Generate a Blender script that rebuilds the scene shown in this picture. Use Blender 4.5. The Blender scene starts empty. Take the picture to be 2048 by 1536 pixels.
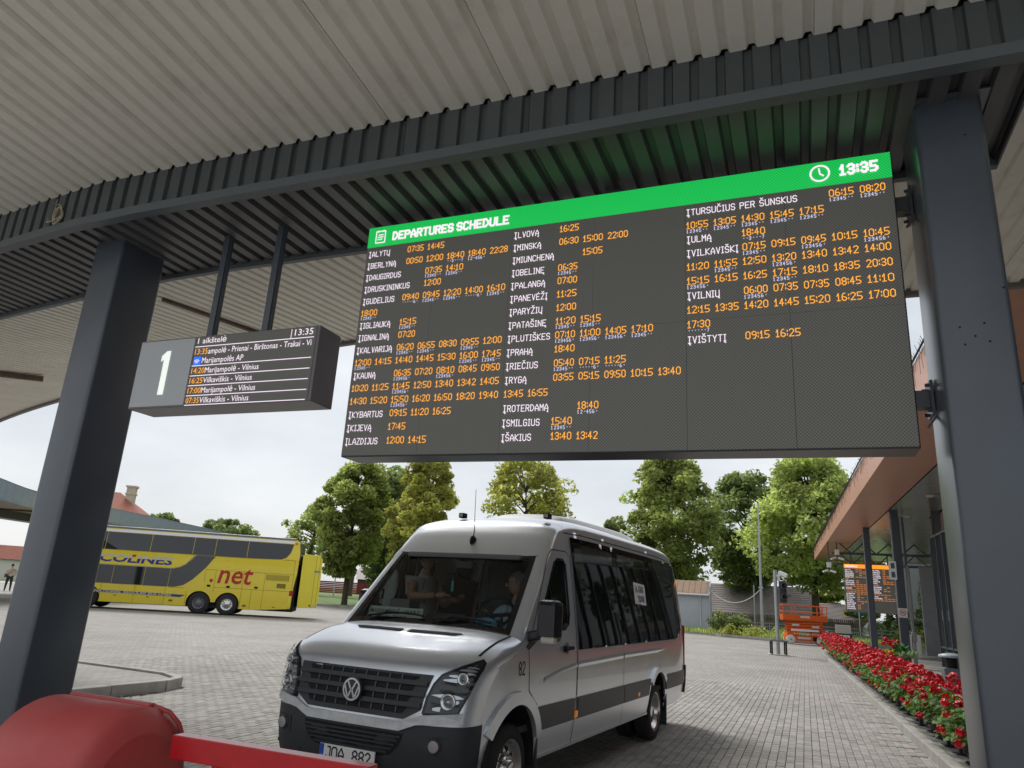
import bpy, bmesh, math, random
import numpy as np
from mathutils import Vector, Matrix
from mathutils.geometry import delaunay_2d_cdt

S = bpy.context.scene
COL = S.collection
PI = math.pi
rad = math.radians

# ------------------------------------------------------------------ camera
cam_data = bpy.data.cameras.new('camera')
cam_data.sensor_width = 36.0
cam_data.lens = 36.0 * 1446.0 / 2048.0
cam_data.clip_start = 0.05
cam_data.clip_end = 2000.0
cam = bpy.data.objects.new('camera', cam_data)
COL.objects.link(cam)
_r = Vector((0.931, 0.360, 0.059)); _d = Vector((-0.0499, 0.2845, -0.9573)); _f = Vector((-0.3617, 0.8884, 0.2830))
_f.normalize(); _r = (_r - _f * _r.dot(_f)).normalized(); _d = _f.cross(_r).normalized()
cam.matrix_world = Matrix(((_r.x, -_d.x, -_f.x, 0.0), (_r.y, -_d.y, -_f.y, 0.0), (_r.z, -_d.z, -_f.z, 1.68), (0, 0, 0, 1)))
S.camera = cam

# ------------------------------------------------------------------ world and sun (overcast day)
SUN_EL, SUN_ROT = rad(52), rad(312)
world = bpy.data.worlds.new('World'); S.world = world; world.use_nodes = True
nt = world.node_tree; nt.nodes.clear()
N = nt.nodes.new; L = nt.links.new
wo = N('ShaderNodeOutputWorld')
sky = N('ShaderNodeTexSky'); sky.sky_type = 'NISHITA'; sky.sun_disc = False
sky.sun_elevation = SUN_EL; sky.sun_rotation = SUN_ROT; sky.air_density = 1.0; sky.dust_density = 2.0
bg_sky = N('ShaderNodeBackground'); bg_sky.inputs['Strength'].default_value = 0.1
L(sky.outputs[0], bg_sky.inputs['Color'])
tc = N('ShaderNodeTexCoord')
mp = N('ShaderNodeMapping'); mp.inputs['Scale'].default_value = (1.0, 1.0, 2.6)
L(tc.outputs['Generated'], mp.inputs['Vector'])
cn = N('ShaderNodeTexNoise'); cn.inputs['Scale'].default_value = 3.2; cn.inputs['Detail'].default_value = 6.0; cn.inputs['Roughness'].default_value = 0.55
L(mp.outputs[0], cn.inputs['Vector'])
cr = N('ShaderNodeValToRGB')
cr.color_ramp.elements[0].position = 0.32; cr.color_ramp.elements[0].color = (0.68, 0.715, 0.765, 1)
cr.color_ramp.elements[1].position = 0.68; cr.color_ramp.elements[1].color = (0.90, 0.925, 0.945, 1)
L(cn.outputs['Fac'], cr.inputs['Fac'])
bg_cloud = N('ShaderNodeBackground'); bg_cloud.inputs['Strength'].default_value = 0.53
L(cr.outputs[0], bg_cloud.inputs['Color'])
mixw = N('ShaderNodeMixShader'); mixw.inputs['Fac'].default_value = 0.90
L(bg_sky.outputs[0], mixw.inputs[1]); L(bg_cloud.outputs[0], mixw.inputs[2]); L(mixw.outputs[0], wo.inputs['Surface'])

sun_data = bpy.data.lights.new('sun', 'SUN'); sun_data.energy = 1.5; sun_data.angle = rad(24); sun_data.color = (1.0, 0.975, 0.94)
sun = bpy.data.objects.new('sun', sun_data); COL.objects.link(sun)
sun.rotation_euler = (rad(90) - SUN_EL, 0, PI - SUN_ROT + 0.0)
sun.location = (0, 0, 60)

S.view_settings.view_transform = 'Standard'
try: S.view_settings.look = 'None'
except Exception: pass
S.view_settings.gamma = 1.0
S.view_settings.use_curve_mapping = False
S.view_settings.exposure = 0.88
S.cycles.use_denoising = True
S.cycles.max_bounces = 8
S.cycles.diffuse_bounces = 4
S.cycles.transparent_max_bounces = 12
S.cycles.sample_clamp_indirect = 6.0
S.cycles.caustics_reflective = False
S.cycles.caustics_refractive = False

# ------------------------------------------------------------------ materials
MATS = {}
def mat(name, col, rough=0.6, metal=0.0, coat=0.0, crough=0.06, var=0.0, vscale=3.0, bump=0.0, bscale=40.0, emit=0.0, spec=0.5, tint=0.0, dirt=0.0, dirtcol=(0.12, 0.1, 0.08), dscale=1.5, vdetail=6.0):
    if name in MATS: return MATS[name]
    m = bpy.data.materials.new(name); m.use_nodes = True
    t = m.node_tree; b = t.nodes['Principled BSDF']
    c = (*col, 1.0)
    b.inputs['Base Color'].default_value = c
    b.inputs['Roughness'].default_value = rough; b.inputs['Metallic'].default_value = metal
    b.inputs['Coat Weight'].default_value = coat; b.inputs['Coat Roughness'].default_value = crough
    b.inputs['Specular IOR Level'].default_value = spec
    if emit:
        b.inputs['Emission Color'].default_value = c; b.inputs['Emission Strength'].default_value = emit
    src = None
    if var or bump or dirt:
        co = t.nodes.new('ShaderNodeTexCoord')
    if var:
        n = t.nodes.new('ShaderNodeTexNoise'); n.inputs['Scale'].default_value = vscale; n.inputs['Detail'].default_value = vdetail; n.inputs['Roughness'].default_value = 0.6
        t.links.new(co.outputs['Object'], n.inputs['Vector'])
        r = t.nodes.new('ShaderNodeValToRGB')
        lo = tuple(max(0, x * (1 - var)) for x in col); hi = tuple(min(1, x * (1 + var)) for x in col)
        r.color_ramp.elements[0].position = 0.3; r.color_ramp.elements[0].color = (*lo, 1)
        r.color_ramp.elements[1].position = 0.7; r.color_ramp.elements[1].color = (*hi, 1)
        t.links.new(n.outputs['Fac'], r.inputs['Fac']); src = r.outputs[0]
    if tint:
        a = t.nodes.new('ShaderNodeAttribute'); a.attribute_name = 'tint'
        mr = t.nodes.new('ShaderNodeMapRange'); mr.inputs['To Min'].default_value = 1 - tint; mr.inputs['To Max'].default_value = 1 + tint
        t.links.new(a.outputs['Fac'], mr.inputs['Value'])
        mx = t.nodes.new('ShaderNodeVectorMath'); mx.operation = 'SCALE'
        if src: t.links.new(src, mx.inputs[0])
        else: mx.inputs[0].default_value = col
        t.links.new(mr.outputs[0], mx.inputs['Scale']); src = mx.outputs[0]
    if dirt:
        n = t.nodes.new('ShaderNodeTexNoise'); n.inputs['Scale'].default_value = dscale; n.inputs['Detail'].default_value = 8; n.inputs['Roughness'].default_value = 0.7
        t.links.new(co.outputs['Object'], n.inputs['Vector'])
        r = t.nodes.new('ShaderNodeValToRGB'); r.color_ramp.elements[0].position = 0.52; r.color_ramp.elements[0].color = (0, 0, 0, 1); r.color_ramp.elements[1].position = 0.72; r.color_ramp.elements[1].color = (dirt, dirt, dirt, 1)
        t.links.new(n.outputs['Fac'], r.inputs['Fac'])
        mx = t.nodes.new('ShaderNodeMix'); mx.data_type = 'RGBA'
        t.links.new(r.outputs[0], mx.inputs['Factor'])
        if src: t.links.new(src, mx.inputs['A'])
        else: mx.inputs['A'].default_value = c
        mx.inputs['B'].default_value = (*dirtcol, 1); src = mx.outputs['Result']
    if src: t.links.new(src, b.inputs['Base Color'])
    if bump:
        n = t.nodes.new('ShaderNodeTexNoise'); n.inputs['Scale'].default_value = bscale; n.inputs['Detail'].default_value = 4
        t.links.new(co.outputs['Object'], n.inputs['Vector'])
        bp = t.nodes.new('ShaderNodeBump'); bp.inputs['Strength'].default_value = bump; bp.inputs['Distance'].default_value = 0.01
        t.links.new(n.outputs['Fac'], bp.inputs['Height']); t.links.new(bp.outputs[0], b.inputs['Normal'])
    MATS[name] = m
    return m

def emis(name, col, strength=1.0):
    """a lit display surface"""
    if name in MATS: return MATS[name]
    m = mat(name, (0.01, 0.01, 0.01), 0.6)
    b = m.node_tree.nodes['Principled BSDF']
    b.inputs['Emission Color'].default_value = (*col, 1); b.inputs['Emission Strength'].default_value = strength
    return m

def glass(name, tint=(0.75, 0.82, 0.8), ior=1.6, rough=0.0):
    if name in MATS: return MATS[name]
    m = bpy.data.materials.new(name); m.use_nodes = True; t = m.node_tree; t.nodes.clear()
    o = t.nodes.new('ShaderNodeOutputMaterial'); tr = t.nodes.new('ShaderNodeBsdfTransparent'); tr.inputs[0].default_value = (*tint, 1)
    gl = t.nodes.new('ShaderNodeBsdfGlossy'); gl.inputs['Roughness'].default_value = rough
    fr = t.nodes.new('ShaderNodeFresnel'); fr.inputs['IOR'].default_value = ior
    mx = t.nodes.new('ShaderNodeMixShader')
    t.links.new(fr.outputs[0], mx.inputs[0]); t.links.new(tr.outputs[0], mx.inputs[1]); t.links.new(gl.outputs[0], mx.inputs[2]); t.links.new(mx.outputs[0], o.inputs[0])
    MATS[name] = m; return m

def leafmat(name, col, tint=0.45, var=0.25, trans=0.35, vscale=0.35):
    if name in MATS: return MATS[name]
    m = mat(name, col, 0.55, var=var, vscale=vscale, tint=tint, spec=0.3)
    t = m.node_tree; b = t.nodes['Principled BSDF']; o = t.nodes['Material Output']
    src = b.inputs['Base Color'].links[0].from_socket
    tr = t.nodes.new('ShaderNodeBsdfTranslucent'); mx = t.nodes.new('ShaderNodeMixShader'); mx.inputs[0].default_value = trans
    hs = t.nodes.new('ShaderNodeHueSaturation'); hs.inputs['Saturation'].default_value = 1.15; hs.inputs['Value'].default_value = 1.6
    t.links.new(src, hs.inputs['Color']); t.links.new(hs.outputs[0], tr.inputs['Color'])
    t.links.new(b.outputs[0], mx.inputs[1]); t.links.new(tr.outputs[0], mx.inputs[2]); t.links.new(mx.outputs[0], o.inputs['Surface'])
    return m

# ------------------------------------------------------------------ object helpers
def props(o, label=None, cat=None, group=None, kind=None):
    if label: o['label'] = label
    if cat: o['category'] = cat
    if group: o['group'] = group
    if kind: o['kind'] = kind
    return o

def thing(name, label, cat, loc=(0, 0, 0), rotz=0.0, group=None):
    o = bpy.data.objects.new(name, None); COL.objects.link(o)
    o.empty_display_size = 0.2
    o.location = loc; o.rotation_euler = (0, 0, rotz)
    return props(o, label, cat, group)

def link(name, me, parent=None, loc=(0, 0, 0), rot=(0, 0, 0), scale=(1, 1, 1)):
    o = bpy.data.objects.new(name, me); COL.objects.link(o)
    if parent: o.parent = parent
    o.location = loc; o.rotation_euler = rot; o.scale = scale
    return o

def copy_tree(o, parent=None):
    c = o.copy(); COL.objects.link(c)
    if parent: c.parent = parent
    for ch in list(o.children): copy_tree(ch, c)
    return c

class MB:
    """collects shapes; build() links them as one mesh object"""
    def __init__(s): s.v = []; s.f = []; s.mi = []; s.sm = []; s.mats = []; s.cur = 0; s.smooth = False
    def use(s, m):
        if m not in s.mats: s.mats.append(m)
        s.cur = s.mats.index(m); return s
    def add(s, vs, fs, smooth=None):
        k = len(s.v); s.v += [tuple(p) for p in vs]
        sm = s.smooth if smooth is None else smooth
        for f in fs:
            s.f.append(tuple(i + k for i in f)); s.mi.append(s.cur); s.sm.append(sm)
        return s
    def box(s, c, d, rz=0.0, bev=0.0, M=None):
        x, y, z = d[0] / 2, d[1] / 2, d[2] / 2
        if bev <= 0:
            vs = [(-x, -y, -z), (x, -y, -z), (x, y, -z), (-x, y, -z), (-x, -y, z), (x, -y, z), (x, y, z), (-x, y, z)]
            fs = [(0, 3, 2, 1), (4, 5, 6, 7), (0, 1, 5, 4), (1, 2, 6, 5), (2, 3, 7, 6), (3, 0, 4, 7)]
        else:
            b = min(bev, x * .95, y * .95, z * .95); vs = []; fs = []
            bm = bmesh.new(); bmesh.ops.create_cube(bm, size=1.0)
            for v in bm.verts: v.co = Vector((v.co.x * 2 * x, v.co.y * 2 * y, v.co.z * 2 * z))
            bmesh.ops.bevel(bm, geom=list(bm.edges), offset=b, segments=2, profile=0.5, affect='EDGES')
            bm.verts.index_update()
            vs = [tuple(v.co) for v in bm.verts]; fs = [tuple(v.index for v in f.verts) for f in bm.faces]; bm.free()
        cs, sn = math.cos(rz), math.sin(rz)
        out = []
        for p in vs:
            q = Vector((p[0] * cs - p[1] * sn, p[0] * sn + p[1] * cs, p[2]))
            if M is not None: q = M @ q
            out.append((q[0] + c[0], q[1] + c[1], q[2] + c[2]))
        return s.add(out, fs)
    def bar(s, a, b, w, h, up=(0, 0, 1), bev=0.0):
        a = Vector(a); b = Vector(b); d = (b - a); ln = d.length; d.normalize(); u = Vector(up)
        r = d.cross(u)
        if r.length < 1e-4: r = d.cross(Vector((1, 0, 0)))
        r.normalize(); u = r.cross(d)
        M = Matrix((r, d, u)).transposed()
        return s.box((a + b) / 2, (w, ln, h), 0, bev, M)
    def cyl(s, a, b, r0, r1=None, n=12, caps=True, smooth=True):
        a = Vector(a); b = Vector(b); r1 = r0 if r1 is None else r1
        d = (b - a).normalized(); x = d.orthogonal().normalized(); y = d.cross(x)
        vs = []
        for k in range(n):
            t = 2 * PI * k / n; e = x * math.cos(t) + y * math.sin(t); vs.append(a + e * r0)
        for k in range(n):
            t = 2 * PI * k / n; e = x * math.cos(t) + y * math.sin(t); vs.append(b + e * r1)
        s.add(vs, [(k, (k + 1) % n, n + (k + 1) % n, n + k) for k in range(n)], smooth)
        if caps:
            s.add(vs[:n], [tuple(range(n))[::-1]], False); s.add(vs[n:], [tuple(range(n))], False)
        return s
    def tube(s, path, r, n=8, caps=True):
        P = [Vector(p) for p in path]; R = r if isinstance(r, (list, tuple)) else [r] * len(P)
        vs = []; prev = None
        for i, p in enumerate(P):
            d = (P[min(i + 1, len(P) - 1)] - P[max(i - 1, 0)]).normalized()
            if prev is None: x = d.orthogonal().normalized()
            else:
                x = prev - d * prev.dot(d)
                x = x.normalized() if x.length > 1e-5 else d.orthogonal().normalized()
            prev = x; y = d.cross(x)
            for k in range(n):
                t = 2 * PI * k / n; vs.append(p + (x * math.cos(t) + y * math.sin(t)) * R[i])
        fs = [(i * n + k, i * n + (k + 1) % n, (i + 1) * n + (k + 1) % n, (i + 1) * n + k) for i in range(len(P) - 1) for k in range(n)]
        s.add(vs, fs, True)
        if caps:
            s.add(vs[:n], [tuple(range(n))[::-1]], False); s.add(vs[-n:], [tuple(range(n))], False)
        return s
    def lathe(s, prof, c=(0, 0, 0), axis='z', n=24, smooth=True):
        """prof: (radius, height) pairs turned about an axis"""
        vs = []
        for r, h in prof:
            for k in range(n):
                t = 2 * PI * k / n; a, b = r * math.cos(t), r * math.sin(t)
                p = {'z': (a, b, h), 'x': (h, a, b), 'y': (b, h, a)}[axis]
                vs.append((p[0] + c[0], p[1] + c[1], p[2] + c[2]))
        fs = [(i * n + k, i * n + (k + 1) % n, (i + 1) * n + (k + 1) % n, (i + 1) * n + k) for i in range(len(prof) - 1) for k in range(n)]
        return s.add(vs, fs, smooth)
    def prism(s, poly, z0, z1, fn=None):
        """extrudes a 2-D outline from z0 to z1; fn maps (a, b, h) to a point"""
        fn = fn or (lambda a, b, h: (a, b, h)); n = len(poly)
        s.add([fn(a, b, z0) for a, b in poly] + [fn(a, b, z1) for a, b in poly],
              [tuple(range(n))[::-1], tuple(range(n, 2 * n))] + [(k, (k + 1) % n, n + (k + 1) % n, n + k) for k in range(n)])
        return s
    def quad(s, a, b, c, d): return s.add([a, b, c, d], [(0, 1, 2, 3)])
    def patch(s, outline, fn, holes=(), step=0.1, off=0.004, skirt=0.0, sy=None, smooth=True, flip=False):
        V, T, B = cdt(outline, holes, step, sy or step)
        if fn.__name__ == 'fw': flip = not flip
        if flip: T = [t[::-1] for t in T]
        s.add([fn(a, b, off) for a, b in V], T, smooth)
        if skirt:
            for i, j in B:
                s.add([fn(*V[i], off), fn(*V[j], off), fn(*V[j], off - skirt), fn(*V[i], off - skirt)], [(0, 1, 2, 3)], False)
        return s
    def mesh(s, name, m=None, fix=False):
        me = bpy.data.meshes.new(name)
        me.from_pydata(s.v, [], s.f)
        if m is not None and not s.mats: me.materials.append(m)
        for x in s.mats: me.materials.append(x)
        me.polygons.foreach_set('material_index', s.mi if s.mats else [0] * len(s.f))
        me.polygons.foreach_set('use_smooth', s.sm)
        if fix:
            bm = bmesh.new(); bm.from_mesh(me); bmesh.ops.recalc_face_normals(bm, faces=bm.faces); bm.to_mesh(me); bm.free()
        me.update(); return me
    def build(s, name, m=None, parent=None, fix=False, **kw):
        return link(name, s.mesh(name, m, fix), parent, **kw)

def inside(p, poly):
    x, y = p; c = False; j = len(poly) - 1
    for i in range(len(poly)):
        a, b = poly[i], poly[j]
        if (a[1] > y) != (b[1] > y) and x < (b[0] - a[0]) * (y - a[1]) / (b[1] - a[1]) + a[0]: c = not c
        j = i
    return c

def dens(poly, sx, sy):
    out = []
    for i in range(len(poly)):
        a, b = poly[i], poly[(i + 1) % len(poly)]
        n = max(1, int(math.ceil(max(abs(b[0] - a[0]) / sx, abs(b[1] - a[1]) / sy) - 1e-6)))
        for k in range(n): out.append((a[0] + (b[0] - a[0]) * k / n, a[1] + (b[1] - a[1]) * k / n))
    return out

def cdt(outline, holes, sx, sy):
    pts = []; edges = []
    loops = [dens(outline, sx, sy)] + [dens(h, sx, sy) for h in holes]
    for lp in loops:
        k = len(pts); pts += lp; edges += [(k + i, k + (i + 1) % len(lp)) for i in range(len(lp))]
    xs = [p[0] for p in outline]; ys = [p[1] for p in outline]
    nb = np.array(pts)
    x = min(xs) + sx * .5
    while x < max(xs):
        y = min(ys) + sy * .5
        while y < max(ys):
            if inside((x, y), loops[0]) and not any(inside((x, y), h) for h in loops[1:]):
                if np.min(((nb[:, 0] - x) / sx) ** 2 + ((nb[:, 1] - y) / sy) ** 2) > .12: pts.append((x, y))
            y += sy
        x += sx
    r = delaunay_2d_cdt([Vector(p) for p in pts], edges, [], 0, 1e-7, False)
    V = [(v.x, v.y) for v in r[0]]; T = []
    for f in r[2]:
        c = (sum(V[i][0] for i in f) / 3, sum(V[i][1] for i in f) / 3)
        if inside(c, loops[0]) and not any(inside(c, h) for h in loops[1:]): T.append(tuple(f))
    cnt = {}
    for t in T:
        for i in range(3):
            e = (t[i], t[(i + 1) % 3]); cnt[tuple(sorted(e))] = cnt.get(tuple(sorted(e)), []) + [e]
    B = [v[0] for v in cnt.values() if len(v) == 1]
    return V, T, B

_tcache = {}
def text2d(body, h, shear=0.0, bold=0.0, width=None, space=1.0):
    """flat outline mesh of a line of writing: cap height h, baseline left at the origin"""
    key = (body, shear, bold, space)
    if key not in _tcache:
        cu = bpy.data.curves.new('writing', 'FONT'); cu.body = body; cu.size = 1.0; cu.resolution_u = 2; cu.offset = bold; cu.space_character = space
        cu.shear = shear
        o = bpy.data.objects.new('writing', cu); COL.objects.link(o)
        dg = bpy.context.evaluated_depsgraph_get(); e = o.evaluated_get(dg); me = e.to_mesh()
        vs = [(v.co.x, v.co.y) for v in me.vertices]; fs = [tuple(p.vertices) for p in me.polygons]
        e.to_mesh_clear(); bpy.data.objects.remove(o); bpy.data.curves.remove(cu)
        _tcache[key] = (vs, fs)
    vs, fs = _tcache[key]
    k = h / 0.70; x0 = min(v[0] for v in vs); x1 = max(v[0] for v in vs)
    kx = k if width is None else width / (x1 - x0)
    return [((v[0] - x0) * kx, v[1] * k) for v in vs], fs

def write(mb, body, h, fn, at=(0, 0), **kw):
    """puts writing into mb; fn maps (a, b) in the plane of the sign to a point"""
    vs, fs = text2d(body, h, **kw)
    mb.add([fn(a + at[0], b + at[1]) for a, b in vs], fs, False)

def tag(o, *a, **k): return props(o, *a, **k)
# ================================================================== SETTING
rng = random.Random(7)
K0 = Vector((1.438, 11.058, 0)); KE = Vector((-0.0316, 0.9995, 0)); KR = Vector((0.9995, 0.0316, 0))   # kerb line of the terminal: origin, along, across
def T(e, r, z=0.0): return K0 + KE * e + KR * r + Vector((0, 0, z))
TROT = math.atan2(KE.y, KE.x) - PI / 2

def paver_material():
    m = bpy.data.materials.new('concrete_paving'); m.use_nodes = True; t = m.node_tree; b = t.nodes['Principled BSDF']
    b.inputs['Roughness'].default_value = 0.85; b.inputs['Specular IOR Level'].default_value = 0.3
    co = t.nodes.new('ShaderNodeTexCoord'); sp = t.nodes.new('ShaderNodeSeparateXYZ'); cb = t.nodes.new('ShaderNodeCombineXYZ')
    t.links.new(co.outputs['Object'], sp.inputs[0]); t.links.new(sp.outputs['Y'], cb.inputs['X']); t.links.new(sp.outputs['X'], cb.inputs['Y'])
    br = t.nodes.new('ShaderNodeTexBrick'); br.inputs['Scale'].default_value = 1.0; br.inputs['Brick Width'].default_value = 0.2; br.inputs['Row Height'].default_value = 0.1
    br.inputs['Mortar Size'].default_value = 0.004; br.inputs['Color1'].default_value = (0.30, 0.285, 0.26, 1); br.inputs['Color2'].default_value = (0.37, 0.35, 0.325, 1); br.inputs['Mortar'].default_value = (0.13, 0.12, 0.105, 1)
    t.links.new(cb.outputs[0], br.inputs['Vector'])
    n = t.nodes.new('ShaderNodeTexNoise'); n.inputs['Scale'].default_value = 0.35; n.inputs['Detail'].default_value = 9; n.inputs['Roughness'].default_value = 0.65
    t.links.new(co.outputs['Object'], n.inputs['Vector'])
    r = t.nodes.new('ShaderNodeMapRange'); r.inputs['From Min'].default_value = 0.3; r.inputs['From Max'].default_value = 0.7; r.inputs['To Min'].default_value = 0.82; r.inputs['To Max'].default_value = 1.12
    t.links.new(n.outputs['Fac'], r.inputs['Value'])
    v = t.nodes.new('ShaderNodeVectorMath'); v.operation = 'SCALE'; t.links.new(br.outputs['Color'], v.inputs[0]); t.links.new(r.outputs[0], v.inputs['Scale'])
    t.links.new(v.outputs[0], b.inputs['Base Color'])
    return m
def stone_material(name, col, var):
    """colour of single pavers: varies stone by stone (tint) and with grime over the yard"""
    m = mat(name, col, 0.85, var=var, vscale=0.35, tint=0.16, bump=0.35, bscale=120, spec=0.3, vdetail=9, dirt=0.35, dirtcol=(0.13, 0.12, 0.10), dscale=0.6)
    return m
M_yard = paver_material()
M_stone = stone_material('paver_concrete', (0.335, 0.318, 0.292), 0.13)
M_kerb = mat('kerb_concrete', (0.36, 0.345, 0.315), 0.85, var=0.15, vscale=2.0, bump=0.3, bscale=60, dirt=0.5, dirtcol=(0.14, 0.12, 0.09), dscale=2.2)
M_joint = mat('joint_sand', (0.09, 0.082, 0.07), 0.95)
M_asphalt = mat('asphalt', (0.13, 0.127, 0.12), 0.9, var=0.15, vscale=0.8)
M_grass = mat('grass', (0.11, 0.17, 0.035), 0.9, var=0.35, vscale=0.6)
M_soil = mat('soil', (0.09, 0.07, 0.045), 0.95, var=0.3)

PX0, PX1, PY0, PY1 = -13.0, 1.62, 4.4, 20.0     # the part of the yard where single pavers can be told apart
far_sheet = MB()
XA, XB, YA, YB = -220.0, 160.0, -40.0, 56.0
for a, b, c, d in ((XA, YA, XB, PY0), (XA, PY0, PX0, PY1 - .16), (PX1, PY0, XB, PY1 - .16), (XA, PY1 - .16, XB, YB)):
    far_sheet.quad((a, b, -.006), (c, b, -.006), (c, d, -.006), (a, d, -.006))
yard = far_sheet.build('paved_yard', M_yard); props(yard, 'grey concrete paved bus yard in running bond', None, None, 'structure')
bed = MB(); bed.quad((PX0, PY0, -0.035), (PX1, PY0, -0.035), (PX1, PY1, -0.035), (PX0, PY1, -0.035))
bed.build('joint_bed', M_joint, yard)

# single pavers: 0.2 x 0.1 m, long side away from the camera, every course shifted by half a stone
def paver_mesh():
    b = MB(); x, y, c = 0.0475, 0.0975, 0.006
    b.add([(-x, -y, -.03), (x, -y, -.03), (x, y, -.03), (-x, y, -.03), (-x, -y, -c), (x, -y, -c), (x, y, -c), (-x, y, -c),
           (-x + c, -y + c, 0), (x - c, -y + c, 0), (x - c, y - c, 0), (-x + c, y - c, 0)],
          [(0, 1, 5, 4), (1, 2, 6, 5), (2, 3, 7, 6), (3, 0, 4, 7), (4, 5, 9, 8), (5, 6, 10, 9), (6, 7, 11, 10), (7, 4, 8, 11), (8, 9, 10, 11)])
    me = b.mesh('paver', M_stone)
    return me
def with_tint(me, vals, dom='FACE'):
    a = me.attributes.new('tint', 'FLOAT', dom); a.data.foreach_set('value', np.asarray(vals, dtype=np.float32)); return me
PAV = [with_tint(paver_mesh(), [rng.random()] * 9) for _ in range(14)]
base = [v.co.copy() for v in PAV[0].vertices]; bfaces = [tuple(p.vertices) for p in PAV[0].polygons]
cells = []
i0, i1 = int(PX0 / 0.1), int(PX1 / 0.1)
for i in range(i0, i1 + 1):
    x = i * 0.1 + 0.05
    for j in range(int(PY0 / 0.2) - 1, int(PY1 / 0.2) + 1):
        y = j * 0.2 + 0.1 + (0.1 if i % 2 else 0.0)
        if y - 0.1 < PY0 or y + 0.1 > PY1: continue
        if x > 1.438 - 0.0316 * (y - 11.06) + 0.10: continue
        if -9.16 > x and 6.0 < y < 9.8: continue
        cells.append((x, y))
def near_rank(c):
    x, y = c
    d = math.hypot(x, y)
    right = (-1.75 < x < 1.25 and y > 10.1 and x / y < 0.145)
    left = (-5.4 < x < -4.3 and 5.6 < y < 8.5 and x / y < -0.60)
    return d if (right or left) else d + 100
cells.sort(key=near_rank)
for x, y in cells[:300]:
    o = link('paver', PAV[rng.randrange(14)], yard, (x, y, rng.uniform(-.0025, .0025)), (rng.uniform(-.012, .012), rng.uniform(-.02, .02), rng.uniform(-.012, .012)))
V = []; F = []; TI = []
for x, y in cells[300:]:
    k = len(V); z = rng.uniform(-.0025, .0025); tx = rng.uniform(-.02, .02); ty = rng.uniform(-.012, .012); rz = rng.uniform(-.012, .012)
    for p in base: V.append((x + p.x - rz * p.y, y + p.y + rz * p.x, z + p.z + p.x * tx + p.y * ty))
    F += [tuple(q + k for q in f) for f in bfaces]; TI += [rng.random()] * 9
me = bpy.data.meshes.new('paver_field'); me.from_pydata(V, [], F); me.materials.append(M_stone); with_tint(me, TI)
pf = link('paver_field', me, yard); pf['kind'] = 'stuff'

# land beyond the yard, rising gently away from it
g = MB(); g.smooth = True
nx, ny = 40, 14
def land_z(x, y): return 0.11 + max(0, min(1.0, (y - 58) / 26.0)) * 0.30 + 0.04 * math.sin(x * .21) * math.sin(y * .17)
gx = [-420 + i * 21.0 for i in range(nx + 1)]; gy = [56, 58, 60, 63, 66, 70, 75, 81, 90, 105, 130, 200, 400, 700, 1100]
g.add([(x, y, land_z(x, y)) for y in gy for x in gx], [(j * (nx + 1) + i, j * (nx + 1) + i + 1, (j + 1) * (nx + 1) + i + 1, (j + 1) * (nx + 1) + i) for j in range(14) for i in range(nx)])
land = g.build('grass_land', M_grass); props(land, 'mown grass verge beyond the paved yard', None, None, 'structure')

# grass strip and planting bank with its kerb at the far side of the yard
gp = MB(); gp.prism([(-95, 66.5), (-52, 57.0), (-40, 55.2), (-11.9, 56.6), (-11.9, 62), (-95, 73)], -0.05, 0.16)
gp.prism([(-6.25, 60.5), (-6.25, 54.6), (-5.2, 52.8), (-1.5, 51.6), (4.0, 53.5), (40, 55.5), (40, 60.5)], -0.05, 0.16)
verge = gp.build('grass_verge', M_grass); props(verge, 'raised grass verge with trees behind the yard', None, None, 'structure')
kb = MB()
pts = [(-95, 66.4), (-52, 56.9), (-40, 55.1), (-11.9, 56.5)]
pts2 = [(-6.3, 56.2), (-6.3, 54.5), (-5.2, 52.7), (-1.5, 51.5), (4.0, 53.4), (40, 55.4)]
for a, b in list(zip(pts[:-1], pts[1:])) + list(zip(pts2[:-1], pts2[1:])): kb.bar((*a, 0.07), (*b, 0.07), 0.16, 0.24)
fk = kb.build('verge_kerb', M_kerb); props(fk, 'low concrete kerb along the far grass verge', None, None, 'structure')

# raised island on the left with kerb stones
isl = MB(); ip = [(-40, 5.2), (-9.42, 5.2), (-9.34, 7.6), (-9.32, 9.2), (-9.5, 9.62), (-9.9, 9.8), (-40, 10.9)]
isl.prism(ip, -0.02, 0.135)
island = isl.build('platform_island', M_yard); props(island, 'raised paved platform island on the left', None, None, 'structure')
edge = [(-9.30, 5.25), (-9.28, 6.25), (-9.25, 7.25), (-9.22, 8.25), (-9.19, 9.2), (-9.36, 9.68), (-9.85, 9.93), (-10.85, 9.99), (-11.85, 10.03), (-12.85, 10.07), (-13.85, 10.1), (-14.85, 10.14), (-15.85, 10.17)]
for a, b in zip(edge[:-1], edge[1:]):
    k = MB(); av, bv = Vector((*a, 0.06)), Vector((*b, 0.06)); dd = (bv - av).normalized()
    k.bar(av + dd * .006, bv - dd * .006, 0.14, 0.20, bev=0.015)
    k.build('kerb_stone', M_kerb, island, loc=(0, 0, rng.uniform(-.004, .004)))
pb = [MB() for _ in range(1)][0]
for k in range(160):      # leaves and dirt swept against the island's kerb
    y = rng.uniform(7.7, 9.0); x = -9.10 + abs(rng.gauss(0, .05)); a = rng.uniform(0, PI); s = rng.uniform(.008, .028)
    pb.add([(x + s * math.cos(a), y + s * math.sin(a), .006), (x - s * math.sin(a) * .5, y + s * .5 * math.cos(a), .018), (x - s * math.cos(a), y - s * math.sin(a), .005)], [(0, 1, 2)])
lit = pb.build('leaf_litter', mat('dry_leaf', (0.10, 0.08, 0.035), 0.9, var=0.4, vscale=9)); props(lit, 'dry leaves gathered along the island kerb', 'leaf litter', None, 'stuff')

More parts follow.
